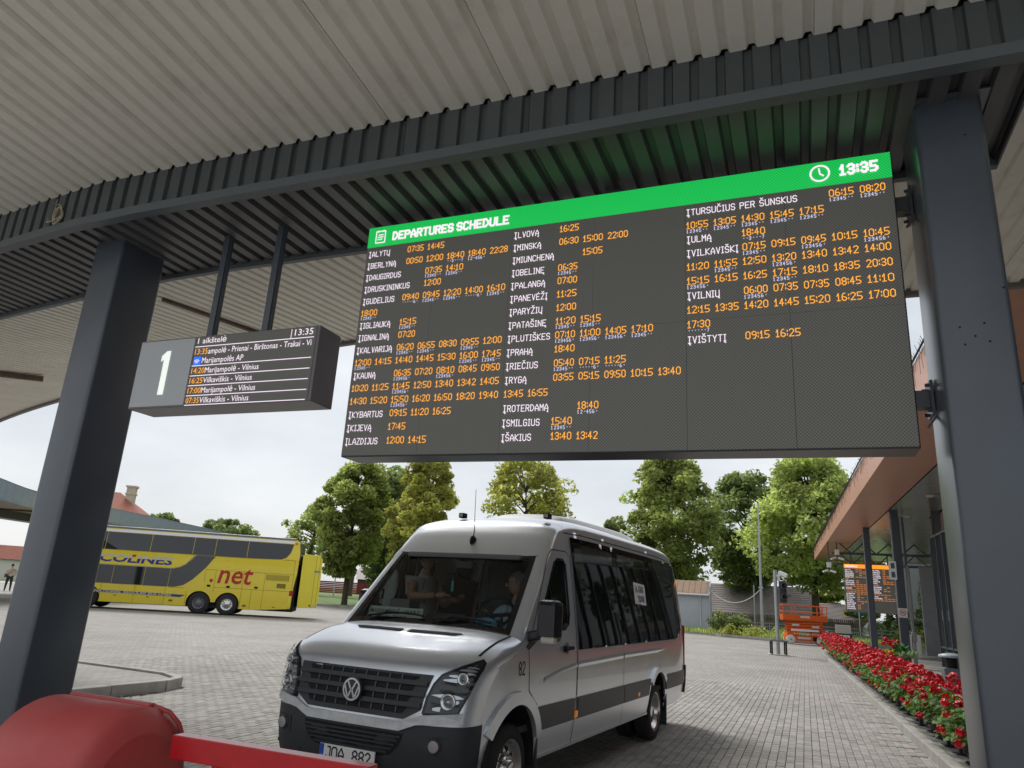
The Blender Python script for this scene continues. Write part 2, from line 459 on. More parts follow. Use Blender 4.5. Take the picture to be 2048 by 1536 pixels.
# platform of the station in the foreground
fp = MB(); fp.prism([(-30, -14), (14, -14), (14, 3.7), (-30, 3.7)], -0.02, 0.12)
plat = fp.build('station_platform', mat('platform_slabs', (.46, .45, .43), .85, var=.08)); props(plat, 'paved station platform in the foreground', None, None, 'structure')

# terminal platform with its kerb stones
tp = MB(); tp.prism([tuple(T(e, r)[:2]) for e, r in ((-14, .16), (-14, 14), (27, 14), (27, .16))], -0.02, 0.115)
tplat = tp.build('terminal_platform', M_yard); props(tplat, 'raised paved platform beside the terminal', None, None, 'structure')
for k in range(41):
    b = MB(); a0 = T(-14 + k, .075, .06); a1 = T(-13 + k, .075, .06)
    b.bar(a0 + KE * .006, a1 - KE * .006, 0.15, 0.15 + rng.uniform(-.004, .004), bev=0.014)
    b.build('kerb_stone', M_kerb, tplat)
kb = MB(); kb.bar(T(27.08, 0, .06), T(27.08, 14, .06), .15, .15); kb.build('end_kerb', M_kerb, tplat)
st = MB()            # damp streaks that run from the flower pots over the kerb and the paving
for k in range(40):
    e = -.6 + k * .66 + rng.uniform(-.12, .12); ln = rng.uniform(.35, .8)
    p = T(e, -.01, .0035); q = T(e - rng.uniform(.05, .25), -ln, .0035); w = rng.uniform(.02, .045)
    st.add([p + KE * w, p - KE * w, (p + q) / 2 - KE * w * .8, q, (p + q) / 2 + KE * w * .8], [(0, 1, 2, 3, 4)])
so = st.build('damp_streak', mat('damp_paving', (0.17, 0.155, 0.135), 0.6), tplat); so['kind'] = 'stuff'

# ================================================================== CANOPY
M_dark = mat('anthracite_paint', (0.060, 0.074, 0.094), 0.38, coat=0.7, crough=0.28, var=0.12, vscale=2.0, bump=0.08, bscale=25, dirt=0.3, dirtcol=(0.105, 0.115, 0.13), dscale=1.3)
M_clad = mat('anthracite_sheet', (0.072, 0.082, 0.087), 0.45, var=0.1, vscale=1.5)
M_soff = mat('charcoal_sheet', (0.10, 0.098, 0.102), 0.45, var=0.1, vscale=1.5)
M_cream = mat('cream_sheet', (0.82, 0.79, 0.70), 0.5, var=0.05, vscale=1.2, dirt=0.18, dirtcol=(0.25, 0.21, 0.16), dscale=3.0)
M_lip = mat('anthracite_trim', (0.105, 0.12, 0.13), 0.45)
canopy = thing('bus_canopy', 'big platform canopy of ribbed cream sheets on dark steel columns', 'canopy', (0, 0, 0))
def bend(x):     # the canopy swings away in a gentle curve at its left end
    d = max(0.0, -5.6 - x); return 0.10 * d + 0.006 * d * d
ZC = 4.98; PER = 0.16
def rib_profile(n, depth, wide, slope):
    """trapezoid ribs across one sheet of n periods: (offset, depth) pairs, flat flanges towards the viewer"""
    out = []
    for k in range(n):
        b = k * PER
        out += [(b, 0.0), (b + wide, 0.0), (b + wide + slope, depth), (b + PER - slope, depth)]
    out.append((n * PER - .003, 0.0)); return out
def ceiling_sheet(x0, n, y0f, y1f, z, m, name, depth=0.035, wide=0.095, slope=0.016, ny=1):
    b = MB(); pr = rib_profile(n, depth, wide, slope); vs = []
    for j in range(ny + 1):
        for dx, dz in pr:
            x = x0 + dx; t = j / ny; y = y0f(x) * (1 - t) + y1f(x) * t; vs.append((x, y, z + dz + rise(x, y)))
    n1 = len(pr)
    b.add(vs, [(j * n1 + i, (j + 1) * n1 + i, (j + 1) * n1 + i + 1, j * n1 + i + 1) for j in range(ny) for i in range(n1 - 1)])
    return b.build(name, m, canopy, loc=(0, 0, rng.uniform(0, .004)))
def rise(x, y):      # both wings of the roof climb away from the beam
    y -= bend(x)
    return .098 * max(0, y - 5.02) + .092 * max(0, 3.87 - y)
def far_edge(x):
    return 8.86 if x > -5.9 else 8.86 + 0.135 * (-5.9 - x) + 0.0095 * (-5.9 - x) ** 2
NS = 6; SW = NS * PER
for k in range(26):                       # cream sheets, in front of and behind the beam
    x0 = -20.9 + k * SW
    ceiling_sheet(x0, NS, lambda x: 5.02 + bend(x), far_edge, ZC + .02, M_cream, 'ceiling_sheet')
    ceiling_sheet(x0, NS, lambda x: 0.75, lambda x: 3.87 + bend(x), ZC, M_cream, 'ceiling_sheet')
for k in range(2):                        # last sheets to the right of the beam's end
    ceiling_sheet(1.36 + k * SW, NS, lambda x: 3.87, lambda x: 5.02, ZC + .01, M_cream, 'ceiling_sheet')
for k in range(23):                       # dark soffit and front cladding of the beam
    x0 = 1.31 - (k + 1) * SW
    ceiling_sheet(x0, NS, lambda x: 3.93 + bend(x), lambda x: 4.97 + bend(x), 4.63, M_soff, 'soffit_sheet', depth=0.05, wide=0.088, slope=0.014)
    b = MB(); pr = rib_profile(NS, 0.03, 0.10, 0.008); n1 = len(pr); vs = []
    for z in (4.64, ZC + .02):
        for dx, dz in pr: vs.append((x0 + dx, 3.87 + dz + bend(x0 + dx), z))
    b.add(vs, [(i, i + 1, n1 + i + 1, n1 + i) for i in range(n1 - 1)])
    b.build('cladding_sheet', M_clad, canopy)
    b = MB(); vs = []
    for z in (4.64, ZC + .02):
        for dx, dz in pr: vs.append((x0 + dx, 5.0 - dz + bend(x0 + dx), z))
    b.add(vs, [(i, n1 + i, n1 + i + 1, i + 1) for i in range(n1 - 1)])
    b.build('cladding_sheet', M_clad, canopy)
xs = [1.33 - i * .8 for i in range(29)]
def strip(name, m, f0, f1, w, h):
    b = MB()
    for a, c in zip(xs[:-1], xs[1:]):
        pa, pb_ = [(x, f0 + bend(x)) for x in (a, c)]
        vs = [(pa[0], pa[1] - w / 2, f1 - h / 2), (pa[0], pa[1] + w / 2, f1 - h / 2), (pa[0], pa[1] + w / 2, f1 + h / 2), (pa[0], pa[1] - w / 2, f1 + h / 2)]
        vs += [(pb_[0], pb_[1] - w / 2, f1 - h / 2), (pb_[0], pb_[1] + w / 2, f1 - h / 2), (pb_[0], pb_[1] + w / 2, f1 + h / 2), (pb_[0], pb_[1] - w / 2, f1 + h / 2)]
        b.add(vs, [(0, 4, 5, 1), (1, 5, 6, 2), (2, 6, 7, 3), (3, 7, 4, 0)])
    b.add(vs[4:], [(0, 1, 2, 3)]); x = xs[0]; b.box((x - .001, f0 + bend(x), f1), (.002, w, h))
    return b.build(name, m, canopy)
strip('edge_trim', M_lip, 3.885, 4.622, 0.085, 0.075)
strip('edge_trim', M_lip, 4.99, 4.622, 0.05, 0.06)
b = MB(); b.box((1.328, 4.43, 4.80), (.012, 1.16, .40)); b.build('beam_end_plate', M_soff, canopy)
b = MB()                                   # outer edge flashing of the canopy
ex = [4.0 - i * .9 for i in range(29)]
for a, c in zip(ex[:-1], ex[1:]): b.bar((a, far_edge(a) + .03, ZC + .03 + rise(a, far_edge(a))), (c, far_edge(c) + .03, ZC + .03 + rise(c, far_edge(c))), .07, .13)
b.build('roof_edge', mat('grey_flashing', (0.17, 0.16, 0.15), 0.5), canopy)
b = MB()
for a, c in zip(ex[:-1], ex[1:]):
    for f0, f1 in ((lambda x: .72, lambda x: 4.0 + bend(x)), (lambda x: 4.0 + bend(x), lambda x: far_edge(x))):
        b.add([(x, f(x), ZC + .12 + rise(x, f(x)) * (1 if f is f1 or f is f0 else 1)) for x, f in ((a, f0), (c, f0), (c, f1), (a, f1))], [(0, 1, 2, 3)])
b.build('roof_deck', mat('roof_felt', (0.1, 0.1, 0.1), 0.9), canopy)
# columns: rounded rectangular steel tubes with a welded head plate
def column_outline(w, d, r=0.035, n=5):
    out = []
    for cx, cy, a0 in ((w / 2 - r, d / 2 - r, 0), (-w / 2 + r, d / 2 - r, 90), (-w / 2 + r, -d / 2 + r, 180), (w / 2 - r, -d / 2 + r, 270)):
        for k in range(n + 1):
            t = rad(a0 + 90 * k / n); out.append((cx + r * math.cos(t), cy + r * math.sin(t)))
    return out
for cx, lab in ((-5.85, 'left column with its light narrow face'), (0.929, 'right column with patched paint')):
    ol = column_outline(.356, .49); n = len(ol)
    b = MB(); b.add([(cx + x, 4.495 + y, -.02) for x, y in ol] + [(cx + x, 4.495 + y, 4.66) for x, y in ol], [(k, (k + 1) % n, n + (k + 1) % n, n + k) for k in range(n)], True)
    c = b.build('column', M_dark, canopy)
    h = MB(); h.box((cx, 4.495, 4.655), (.46, .60, .012)); h.build('head_plate', M_dark, c)
    h = MB(); h.box((cx, 4.495, .02), (.5, .64, .05)); h.build('base_plate', M_dark, c)
b = MB()
for dx, dz in ((-.055, 3.22), (.06, 3.235), (.012, 3.165), (-.04, 3.12), (.075, 3.13), (.17, 3.43), (.09, 4.40)):   # drilled holes in the right column
    b.cyl((.929 + dx - .02, 4.2506, dz), (.929 + dx - .02, 4.2486, dz), .006, n=8)
b.build('bolt_hole', mat('hole_black', (.01, .01, .01), .9), canopy)
b = MB(); b.bar((-7.5, 6.35, ZC + .125), (-7.35, 9.0, ZC + .365), .07, .06); b.build('conduit', mat('rusty_trim', (0.13, 0.10, 0.075), 0.8, var=0.4, vscale=6), canopy)
b = MB(); b.bar((-14.6, 7.9, ZC + .13), (-13.6, 9.2, ZC + .24), .12, .09); b.build('strip_light', mat('rusty_trim', (0.13, 0.10, 0.075)), canopy)

# coil of pale cable hung on the beam
b = MB(); cr_ = random.Random(3)
for k in range(5):
    r1, r2 = .05 + cr_.uniform(-.008, .012), .085 + cr_.uniform(-.012, .012); ox, oz = cr_.uniform(-.012, .012), cr_.uniform(-.015, .015)
    b.tube([(-6.12 + ox + r1 * math.cos(t) , 3.868 + bend(-6.1) - .012 - .004 * k + .008 * math.sin(3 * t + k), 4.755 + oz + r2 * math.sin(t) - .018 * math.sin(2 * t)) for t in [i * 2 * PI / 20 for i in range(21)]], .0035, 5)
b.tube([(-6.13, 3.86, 4.84), (-6.12, 3.86, 4.875), (-6.135, 3.87, 4.90)], .0035, 5)
b.tube([(-6.16, 3.85, 4.69), (-6.14, 3.83, 4.645), (-6.08, 3.83, 4.65), (-5.98, 3.84, 4.685)], .0045, 5)
co_ = b.build('cable_coil', mat('pale_cable', (0.50, 0.44, 0.29), .5)); tag(co_, 'coil of pale yellow cable hung on the dark canopy beam', 'cable')

# ================================================================== DEPARTURES BOARD
M_case = mat('board_casing', (0.05, 0.052, 0.058), 0.35)
def led_material(name, base, dot, pitch, emit):
    """LED face: fine grid of lamps, with an even glow added in its colours"""
    m = bpy.data.materials.new(name); m.use_nodes = True; t = m.node_tree; bs = t.nodes['Principled BSDF']
    co = t.nodes.new('ShaderNodeTexCoord'); sp = t.nodes.new('ShaderNodeSeparateXYZ'); t.links.new(co.outputs['Object'], sp.inputs[0])
    ws = []
    for ax in ('X', 'Z'):
        w = t.nodes.new('ShaderNodeMath'); w.operation = 'MULTIPLY'; w.inputs[1].default_value = 2 * PI / pitch; t.links.new(sp.outputs[ax], w.inputs[0])
        s_ = t.nodes.new('ShaderNodeMath'); s_.operation = 'SINE'; t.links.new(w.outputs[0], s_.inputs[0]); ws.append(s_)
    mu = t.nodes.new('ShaderNodeMath'); mu.operation = 'MULTIPLY'; t.links.new(ws[0].outputs[0], mu.inputs[0]); t.links.new(ws[1].outputs[0], mu.inputs[1])
    mr = t.nodes.new('ShaderNodeMapRange'); mr.inputs['From Min'].default_value = -1; t.links.new(mu.outputs[0], mr.inputs['Value'])
    mx = t.nodes.new('ShaderNodeMix'); mx.data_type = 'RGBA'; mx.inputs['A'].default_value = (*base, 1); mx.inputs['B'].default_value = (*dot, 1)
    t.links.new(mr.outputs[0], mx.inputs['Factor'])
    t.links.new(mx.outputs['Result'], bs.inputs['Base Color']); t.links.new(mx.outputs['Result'], bs.inputs['Emission Color'])
    bs.inputs['Emission Strength'].default_value = emit; bs.inputs['Roughness'].default_value = 0.5
    return m
M_led = led_material('led_face', (0.028, 0.028, 0.026), (0.098, 0.096, 0.086), 0.021, 0.36)  # dark screen face, given a faint glow of its own
M_led_green = led_material('led_green', (0.0, 0.27, 0.035), (0.015, 0.48, 0.09), 0.021, 0.58)

# dot-matrix style letters drawn as strokes on a 4 x 6 grid
GLY = {'A': '00,03,26,43,40/02,42', 'B': '00,06,36,45,44,33,03/33,42,41,30,00', 'C': '45,36,16,05,01,10,30,41', 'D': '00,06,26,44,42,20,00', 'E': '40,00,06,46/03,33', 'F': '00,06,46/03,33', 'G': '45,36,16,05,01,10,30,41,43,23',
 'H': '00,06/40,46/03,43', 'I': '00,20/06,26/10,16', 'J': '01,10,20,31,36/16,36', 'K': '00,06/46,03,40', 'L': '06,00,40', 'M': '00,06,23,46,40', 'N': '00,06,40,46', 'O': '01,05,16,36,45,41,30,10,01', 'P': '00,06,36,45,44,33,03', 'Q': '01,05,16,36,45,41,30,10,01/22,40',
 'R': '00,06,36,45,44,33,03/23,40', 'S': '01,10,30,41,42,33,13,04,05,16,36,45', 'T': '06,46/26,20', 'U': '06,01,10,30,41,46', 'V': '06,20,46', 'W': '06,10,24,30,46', 'X': '06,40/00,46', 'Y': '06,23,46/23,20', 'Z': '06,46,00,40',
 '0': '01,05,16,26,35,31,20,10,01', '1': '04,16,10/00,20', '2': '05,16,26,35,34,00,30', '3': '05,16,26,35,34,23,32,31,20,10,01/13,23', '4': '20,26,02,32', '5': '36,06,03,23,32,31,20,00', '6': '26,16,04,01,10,20,31,32,23,03', '7': '06,36,10', '8': '13,04,05,16,26,35,34,23,13,02,01,10,20,31,32,23', '9': '10,20,32,35,26,16,05,04,13,33', ':': '01,02/04,05', ' ': '', '-': '03,23', '.': '00,01'}
ACC = {'Į': ('I', 'o'), 'Ą': ('A', 'o'), 'Ę': ('E', 'o'), 'Ų': ('U', 'o'), 'Ė': ('E', 'd'), 'Ž': ('Z', 'c'), 'Š': ('S', 'c'), 'Č': ('C', 'c')}
def led(mb, body, h, fn, at, width=None, wt=0.85, gap=1.5, slim=1.0):
    segs = []; x = 0.0
    for ch in body:
        bs, ac = ACC.get(ch, (ch, None)); pl_ = [[(int(p[0]) * slim, int(p[1])) for p in st.split(',')] for st in GLY[bs].split('/') if st]
        gw = max([p[0] for st in pl_ for p in st], default=1.6)
        if ac == 'o': pl_.append([(gw - (0 if bs != 'I' else .6), 0), (gw - .6 - (0 if bs != 'I' else .4), -1.1), (gw + .3 - (0 if bs != 'I' else .4), -1.5)])
        if ac == 'd': pl_.append([(gw / 2, 7.0), (gw / 2, 7.5)])
        if ac == 'c': pl_.append([(gw / 2 - 1, 8.1), (gw / 2, 7.1), (gw / 2 + 1, 8.1)])
        for st in pl_:
            for a, c in zip(st[:-1], st[1:]): segs.append((a[0] + x, a[1], c[0] + x, c[1]))
        x += gw + gap
    k = h / 6.0; kx = k if width is None else width / max(1e-6, x - gap)
    for x0, y0, x1, y1 in segs:
        a = Vector((x0 * kx, y0 * k)); c = Vector((x1 * kx, y1 * k)); d = (c - a).normalized() * wt * k * .5; p = Vector((-d.y, d.x))
        a = a - d; c = c + d
        mb.add([fn(*(q + Vector(at))) for q in (a + p, a - p, c - p, c + p)], [(0, 1, 2, 3)], False)
E_white = emis('led_white', (0.92, 0.80, 0.90), 0.60)
E_amber = emis('led_amber', (1.0, 0.42, 0.05), 0.62)
E_day = emis('led_weekday', (0.68, 0.66, 0.90), 0.5)

BX, BZ, BY, BW, BH = -3.197, 4.536, 4.53, 3.843, 1.908
board = thing('departure_board', 'large LED departures board with green header hung under the canopy', 'display board', (BX + BW / 2, BY, BZ - BH / 2))
ox, oy, oz = board.location
def bl(u, v, d=0.0): return (BX + u - ox, BY - d - oy, BZ - v - oz)
b = MB(); b.box((0, .135, 0), (BW + .016, .25, BH + .016), bev=.006); b.build('housing', M_case, board)
b = MB()
for i in range(6):                 # cabinets of the display, with fine gaps between them
    for j in range(2):
        u0, u1 = i * BW / 6 + .0015, (i + 1) * BW / 6 - .0015; v0 = .18 if j == 0 else .18 + (BH - .18) / 2; v1 = v0 + (BH - .18) / 2
        b.box(((u0 + u1) / 2 - BW / 2, .005, -(v0 + v1) / 2 + BH / 2), (u1 - u0, .012, v1 - v0 - .003))
b.build('screen', M_led, board)
b = MB(); b.box((0, .004, BH / 2 - .09), (BW, .014, .179)); b.build('header_band', M_led_green, board)
fb = lambda a, c: bl(a, -c, .006)
names = MB(); times = MB(); days = MB()
ROWS = [
 [('ĮALYTŲ', 2, ['07:35', '14:45'], {}), ('ĮBERLYNĄ', 2, ['00:50', '12:00', '18:40', '18:40', '22:28'], {2: '··3···7', 3: '12·456·'}), ('ĮDAUGIRDUS', 3, ['07:35', '14:10'], {0: '12345··', 1: '12345··'}),
  ('ĮDRUSKININKUS', 3, ['12:00'], {}), ('ĮGUDELIUS', 2, ['09:40', '09:45', '12:20', '14:00', '16:10'], {0: '·····6·', 1: '12345··', 2: '12345··', 3: '·····6·', 4: '12345··'}), ('', 0, ['18:00'], {0: '12345··'}),
  ('ĮIGLIAUKĄ', 2, ['15:15'], {0: '12345··'}), ('ĮIGNALINĄ', 2, ['07:20'], {}), ('ĮKALVARIJĄ', 2, ['06:20', '06:55', '08:30', '09:55', '12:00'], {0: '12345··', 1: '12345··', 3: '12345··'}),
  ('', 0, ['12:00', '14:15', '14:40', '14:45', '15:30', '16:00', '17:45'], {0: '12345··', 5: '12345··', 6: '12345··'}), ('ĮKAUNĄ', 2, ['06:35', '07:20', '08:10', '08:45', '09:50'], {0: '123456·', 2: '123456·'}),
  ('', 0, ['10:20', '11:25', '11:45', '12:50', '13:40', '13:42', '14:05'], {2: '123456·'}), ('', 0, ['14:30', '15:20', '15:50', '16:20', '16:50', '18:20', '19:40'], {2: '123456·'}),
  ('ĮKYBARTUS', 2, ['09:15', '11:20', '16:25'], {}), ('ĮKIJEVĄ', 2, ['17:45'], {}), ('ĮLAZDIJUS', 2, ['12:00', '14:15'], {})],
 [('ĮLVOVĄ', 2, ['16:25'], {}), ('ĮMINSKĄ', 2, ['06:30', '15:00', '22:00'], {}), ('ĮMIUNCHENĄ', 3, ['15:05'], {}), ('ĮOBELINĘ', 2, ['06:35'], {0: '12345··'}), ('ĮPALANGĄ', 2, ['07:00'], {}), ('ĮPANEVĖŽĮ', 2, ['11:25'], {}),
  ('ĮPARYŽIŲ', 2, ['12:00'], {}), ('ĮPATAŠINĘ', 2, ['11:20', '15:15'], {0: '12345··', 1: '12345··'}), ('ĮPLUTIŠKES', 2, ['07:10', '11:00', '14:05', '17:10'], {0: '123456·', 1: '123456·', 2: '123456·', 3: '12345··'}), ('ĮPRAHĄ', 2, ['18:40'], {}),
  ('ĮRIEČIUS', 2, ['05:40', '07:15', '11:25'], {0: '12345··', 1: '·····6·', 2: '·····6·'}), ('ĮRYGĄ', 2, ['03:55', '05:15', '09:50', '10:15', '13:40'], {}), ('', 0, ['13:45', '16:55'], {}), ('ĮROTERDAMĄ', 3, ['18:40'], {0: '12·456·'}),
  ('ĮSMILGIUS', 2, ['15:40'], {0: '12345··'}), ('ĮŠAKIUS', 2, ['13:40', '13:42'], {})],
 [('ĮTURSUČIUS PER ŠUNSKUS', 5, ['06:15', '08:20'], {0: '12345··', 1: '12345··'}), ('', 0, ['10:55', '13:05', '14:30', '15:45', '17:15'], {0: '12345··', 1: '12345··', 2: '12345··', 3: '12345··', 4: '12345··'}), ('ĮULMĄ', 2, ['18:40'], {0: '··3···7'}),
  ('ĮVILKAVIŠKĮ', 2, ['07:15', '09:15', '09:45', '10:15', '10:45'], {0: '12345··', 2: '123456·', 4: '123456·'}), ('', 0, ['11:20', '11:55', '12:50', '13:20', '13:40', '13:42', '14:00'], {1: '12345··', 3: '123456·'}),
  ('', 0, ['15:15', '16:15', '16:25', '17:15', '18:10', '18:35', '20:30'], {0: '123456·', 3: '12345··'}), ('ĮVILNIŲ', 2, ['06:00', '07:35', '07:35', '08:45', '11:10'], {0: '123456·'}), ('', 0, ['12:15', '13:35', '14:20', '14:45', '15:20', '16:25', '17:00'], {}),
  ('', 0, ['17:30'], {0: '······7'}), ('ĮVIŠTYTĮ', 2, ['09:15', '16:25'], {})]]
for c, rows in enumerate(ROWS):
    u0 = .024 + 1.273 * c
    for k, (nm, j0, ts, dd) in enumerate(rows):
        v = .247 + .1037 * k
        if nm:
            led(names, nm[0], .046, fb, (u0 + .006, -(v + .022)), wt=.75)
            led(names, nm[1:], .044, fb, (u0 + .036, -(v + .021)), wt=.72, slim=.78, gap=1.55)
        for i, tx in enumerate(ts):
            u = u0 + .004 + .1805 * (j0 + i)
            led(times, tx, .047, fb, (u, -(v + .018)), width=.139, wt=.72)
            if i in dd:
                for q, ch in enumerate(dd[i]):
                    if ch == '·': cx, cy = u + .005 + q * .0205, -(v + .040); days.add([fb(cx, cy), fb(cx + .006, cy), fb(cx + .006, cy + .006), fb(cx, cy + .006)], [(0, 1, 2, 3)])
                    else: led(days, ch, .023, fb, (u + q * .0205, -(v + .051)), width=.011 if ch != '1' else .006, wt=1.0)
names.build('destination_lettering', E_white, board); times.build('time_lettering', E_amber, board); days.build('weekday_lettering', E_day, board)
hd = MB(); fh = lambda a, c: bl(a, -c, .010)
led(hd, 'DEPARTURES', .062, fh, (.240, -.134), width=.535, wt=1.55, gap=2.0)
led(hd, 'SCHEDULE', .062, fh, (.815, -.134), width=.428, wt=1.55, gap=2.0)
led(hd, '13:35', .066, fh, (3.552, -.120), width=.210, wt=1.5, gap=1.9)
def ring(mb, fn, c, r0, r1, n=28, a0=0, a1=2 * PI):
    vs = []
    for k in range(n + 1):
        t = a0 + (a1 - a0) * k / n; vs += [fn(c[0] + r0 * math.cos(t), c[1] + r0 * math.sin(t)), fn(c[0] + r1 * math.cos(t), c[1] + r1 * math.sin(t))]
    mb.add(vs, [(2 * k, 2 * k + 2, 2 * k + 3, 2 * k + 1) for k in range(n)])
def stroke(mb, fn, a, c, w):
    a = Vector(a); c = Vector(c); d = (c - a).normalized(); p = Vector((-d.y, d.x)) * w / 2
    mb.add([fn(*(a + p)), fn(*(a - p)), fn(*(c - p)), fn(*(c + p))], [(0, 1, 2, 3)])
ring(hd, fh, (3.428, -.088), .050, .062)
stroke(hd, fh, (3.428, -.088), (3.424, -.050), .010); stroke(hd, fh, (3.426, -.090), (3.452, -.110), .010)
for a, c in (((.075, -.045), (.165, -.045)), ((.075, -.148), (.165, -.148)), ((.078, -.045), (.078, -.148)), ((.162, -.045), (.162, -.148)), ((.095, -.035), (.095, -.055)), ((.145, -.035), (.145, -.055)), ((.10, -.078), (.146, -.078)), ((.092, -.098), (.146, -.098)), ((.092, -.118), (.138, -.118))):
    stroke(hd, fh, a, c, .009)
hd.build('header_lettering', E_white, board)
for x in (-2.457, -1.209, .012):
    b = MB(); b.box((x - ox, .14, BZ - oz + .055), (.06, .06, .12)); b.box((x - ox + .05, .14, BZ - oz + .085), (.10, .05, .02)); b.build('hanger', M_dark, board)
for z in (4.19, 2.92):
    b = MB(); b.box((.70 - ox, .10, z - oz), (.12, .085, .10)); arm = b.build('bracket_arm', M_case, board)
    b = MB(); b.box((.738 - ox, .10, z - oz), (.016, .17, .20)); b.box((.733 - ox, .03, z - oz - .135), (.012, .02, .11), M=Matrix.Rotation(rad(35), 3, 'Y'))
    for dy in (-.06, .06):
        for dz in (-.075, .075): b.cyl((.732 - ox, .10 + dy, z - oz + dz), (.708 - ox, .10 + dy, z - oz + dz), .010, n=6)
    b.build('clamp_plate', M_case, arm)

# ================================================================== BAY SIGN
SX0, SX1, SY, SZ0, SZ1 = -5.29, -3.415, 4.35, 3.022, 3.635
sign = thing('bay_sign', 'grey bay sign with large figure 1 and small LED screen', 'display board', ((SX0 + SX1) / 2, SY, (SZ0 + SZ1) / 2))
sx, sy_, sz = sign.location
M_signcase = mat('sign_casing', (0.17, 0.16, 0.17), 0.35)
b = MB(); b.box((0, .145, 0), (SX1 - SX0, .28, SZ1 - SZ0), bev=.006); b.build('housing', M_signcase, sign)
b = MB(); b.box((SX0 + .318 - sx, .004, 0), (.60, .014, SZ1 - SZ0 - .03)); b.build('number_panel', mat('panel_grey', (0.50, 0.52, 0.54), 0.35), sign)
fs = lambda a, c, d=.0085: (SX0 + a - sx, -d, SZ1 - sz - c)
b = MB(); b.prism([(.285, .155), (.335, .115), (.375, .115), (.375, .50), (.315, .50), (.315, .185), (.285, .205)][::-1], .004, .0075, lambda a, c, d: fs(a, c, d)); b.build('bay_number', mat('number_white', (0.82, 0.88, 0.82), 0.5, emit=0.38), sign)
b = MB(); b.box((SX0 + 1.243 - sx, .005, 0), (1.21, .012, SZ1 - SZ0 - .02)); b.build('screen', M_led, sign)
b = MB(); w_ = lambda a, c: fs(a, -c, .0085)
W2 = MB(); A2 = MB()
write(W2, '1 aikštelė', .050, w_, (.66, -.072), width=.30)
write(W2, '13:35', .053, w_, (1.648, -.076), width=.175)
for v in (.100, .268, .355, .440, .526, .606): stroke(W2, w_, (.64, -v), (1.835, -v), .0065)
stroke(W2, w_, (1.615, -.02), (1.615, -.100), .006)
write(A2, '13:35', .050, w_, (.648, -.168), width=.135); write(W2, 'ampolė - Prienai - Birštonas - Trakai - Vi', .050, w_, (.79, -.168), width=1.03)
write(W2, 'Marijampolės AP', .050, w_, (.74, -.248), width=.43)
for v, t_, tx, wd in ((.334, '14:20', 'Marijampolė - Vilnius', .55), (.420, '16:25', 'Vilkaviškis - Vilnius', .50), (.506, '17:00', 'Marijampolė - Vilnius', .55), (.590, '07:35', 'Vilkaviškis - Vilnius', .50)):
    write(A2, t_, .048, w_, (.648, -v), width=.138); write(W2, tx, .048, w_, (.792, -v), width=wd)
b = MB(); b.box((SX0 + .685 - sx, -.004, SZ1 - sz - .226), (.070, .006, .075)); b.build('wifi_icon', emis('led_blue', (0.01, 0.10, 0.75), 1.0), sign)
for r0 in (.012, .024, .036): ring(W2, lambda a, c: fs(a, -c, .0095), (.685, -.255), r0, r0 + .006, 8, rad(45), rad(135))
W2.build('destination_lettering', E_white, sign); A2.build('time_lettering', E_amber, sign)
for x in (-4.65, -4.063):
    b = MB(); b.box((x - sx, .14, (SZ1 + 4.64) / 2 - sz), (.06, .06, 4.64 - SZ1)); b.box((x - sx + .034, .14, (SZ1 + 4.64) / 2 - sz), (.012, .03, 4.64 - SZ1)); b.build('hanger', M_dark, sign)

# ================================================================== RED GUARD RAIL AND RED LIDDED BOX
M_red = mat('red_steel_paint', (0.54, 0.010, 0.016), 0.30, var=0.10, vscale=9, coat=0.3, dirt=.25, dirtcol=(.30, .03, .03), dscale=7)
M_redp = mat('red_plastic', (0.52, 0.075, 0.07), 0.5, var=0.10, vscale=3, dirt=0.35, dirtcol=(0.46, 0.16, 0.15), dscale=2.5, bump=.05, bscale=70)
rail = thing('guard_rail', 'red steel guard rail in front of the minibus', 'railing', (-2.45, 3.2, 0.12))
b = MB(); b.box((0.0, 0, .735), (1.16, .085, .11), bev=.004); b.build('top_bar', M_red, rail)
b = MB(); b.box((0.0, .01, .35), (1.10, .05, .05), bev=.004); b.build('lower_bar', M_red, rail)
for x in (-.27, .50):
    b = MB(); b.box((x, 0, .34), (.085, .06, .68), bev=.004); p_ = b.build('post', M_red, rail)
    b = MB(); b.box((x, 0, .005), (.16, .14, .012)); b.build('foot_plate', M_red, p_)
gbox = thing('grit_box', 'red plastic bin with a rounded lid beside the guard rail', 'bin', (-3.55, 3.13, 0.12))
b = MB(); R_ = .37; prof = []
for k in range(25):
    t = PI * k / 24; prof.append((-R_ * math.cos(t), .50 + (R_ + .03) * (math.sin(t) ** .85)))
full = [(-R_, 0.0)] + prof + [(R_, 0.0)]
def hull(mb, x0, x1, bulge, ins):
    sec = []
    for x, k in ((x0 - bulge, .55), (x0 - bulge * .55, .86), (x0, 1), (x1, 1), (x1 + bulge * .55, .86), (x1 + bulge, .55)):
        sec.append([(x, y * (k if 0 else (1 - (1 - k) * .5)), max(0, z - (1 - k) * .30 * min(1, z))) for y, z in full])
    n = len(full); vs = [p for s_ in sec for p in s_]
    mb.add(vs, [(i * n + j, (i + 1) * n + j, (i + 1) * n + j + 1, i * n + j + 1) for i in range(len(sec) - 1) for j in range(n - 1)], True)
    mb.add(sec[0], [tuple(range(n))], False); mb.add(sec[-1], [tuple(range(n))[::-1]], False)
hull(b, -.32, .30, .07, 0); b.build('bin_body', M_redp, gbox, fix=True)
b = MB()
for y0, y1, z in ((.055, .10, .905), ):
    b.box((-.03, .11, .893), (.60, .05, .022), bev=.009)
b.tube([(-.33, .13, .885), (.27, .13, .885), (.335, .17, .862), (.355, .23, .80), (.36, .30, .68)], .013, 8)
b.build('lid_ridge', M_redp, gbox)
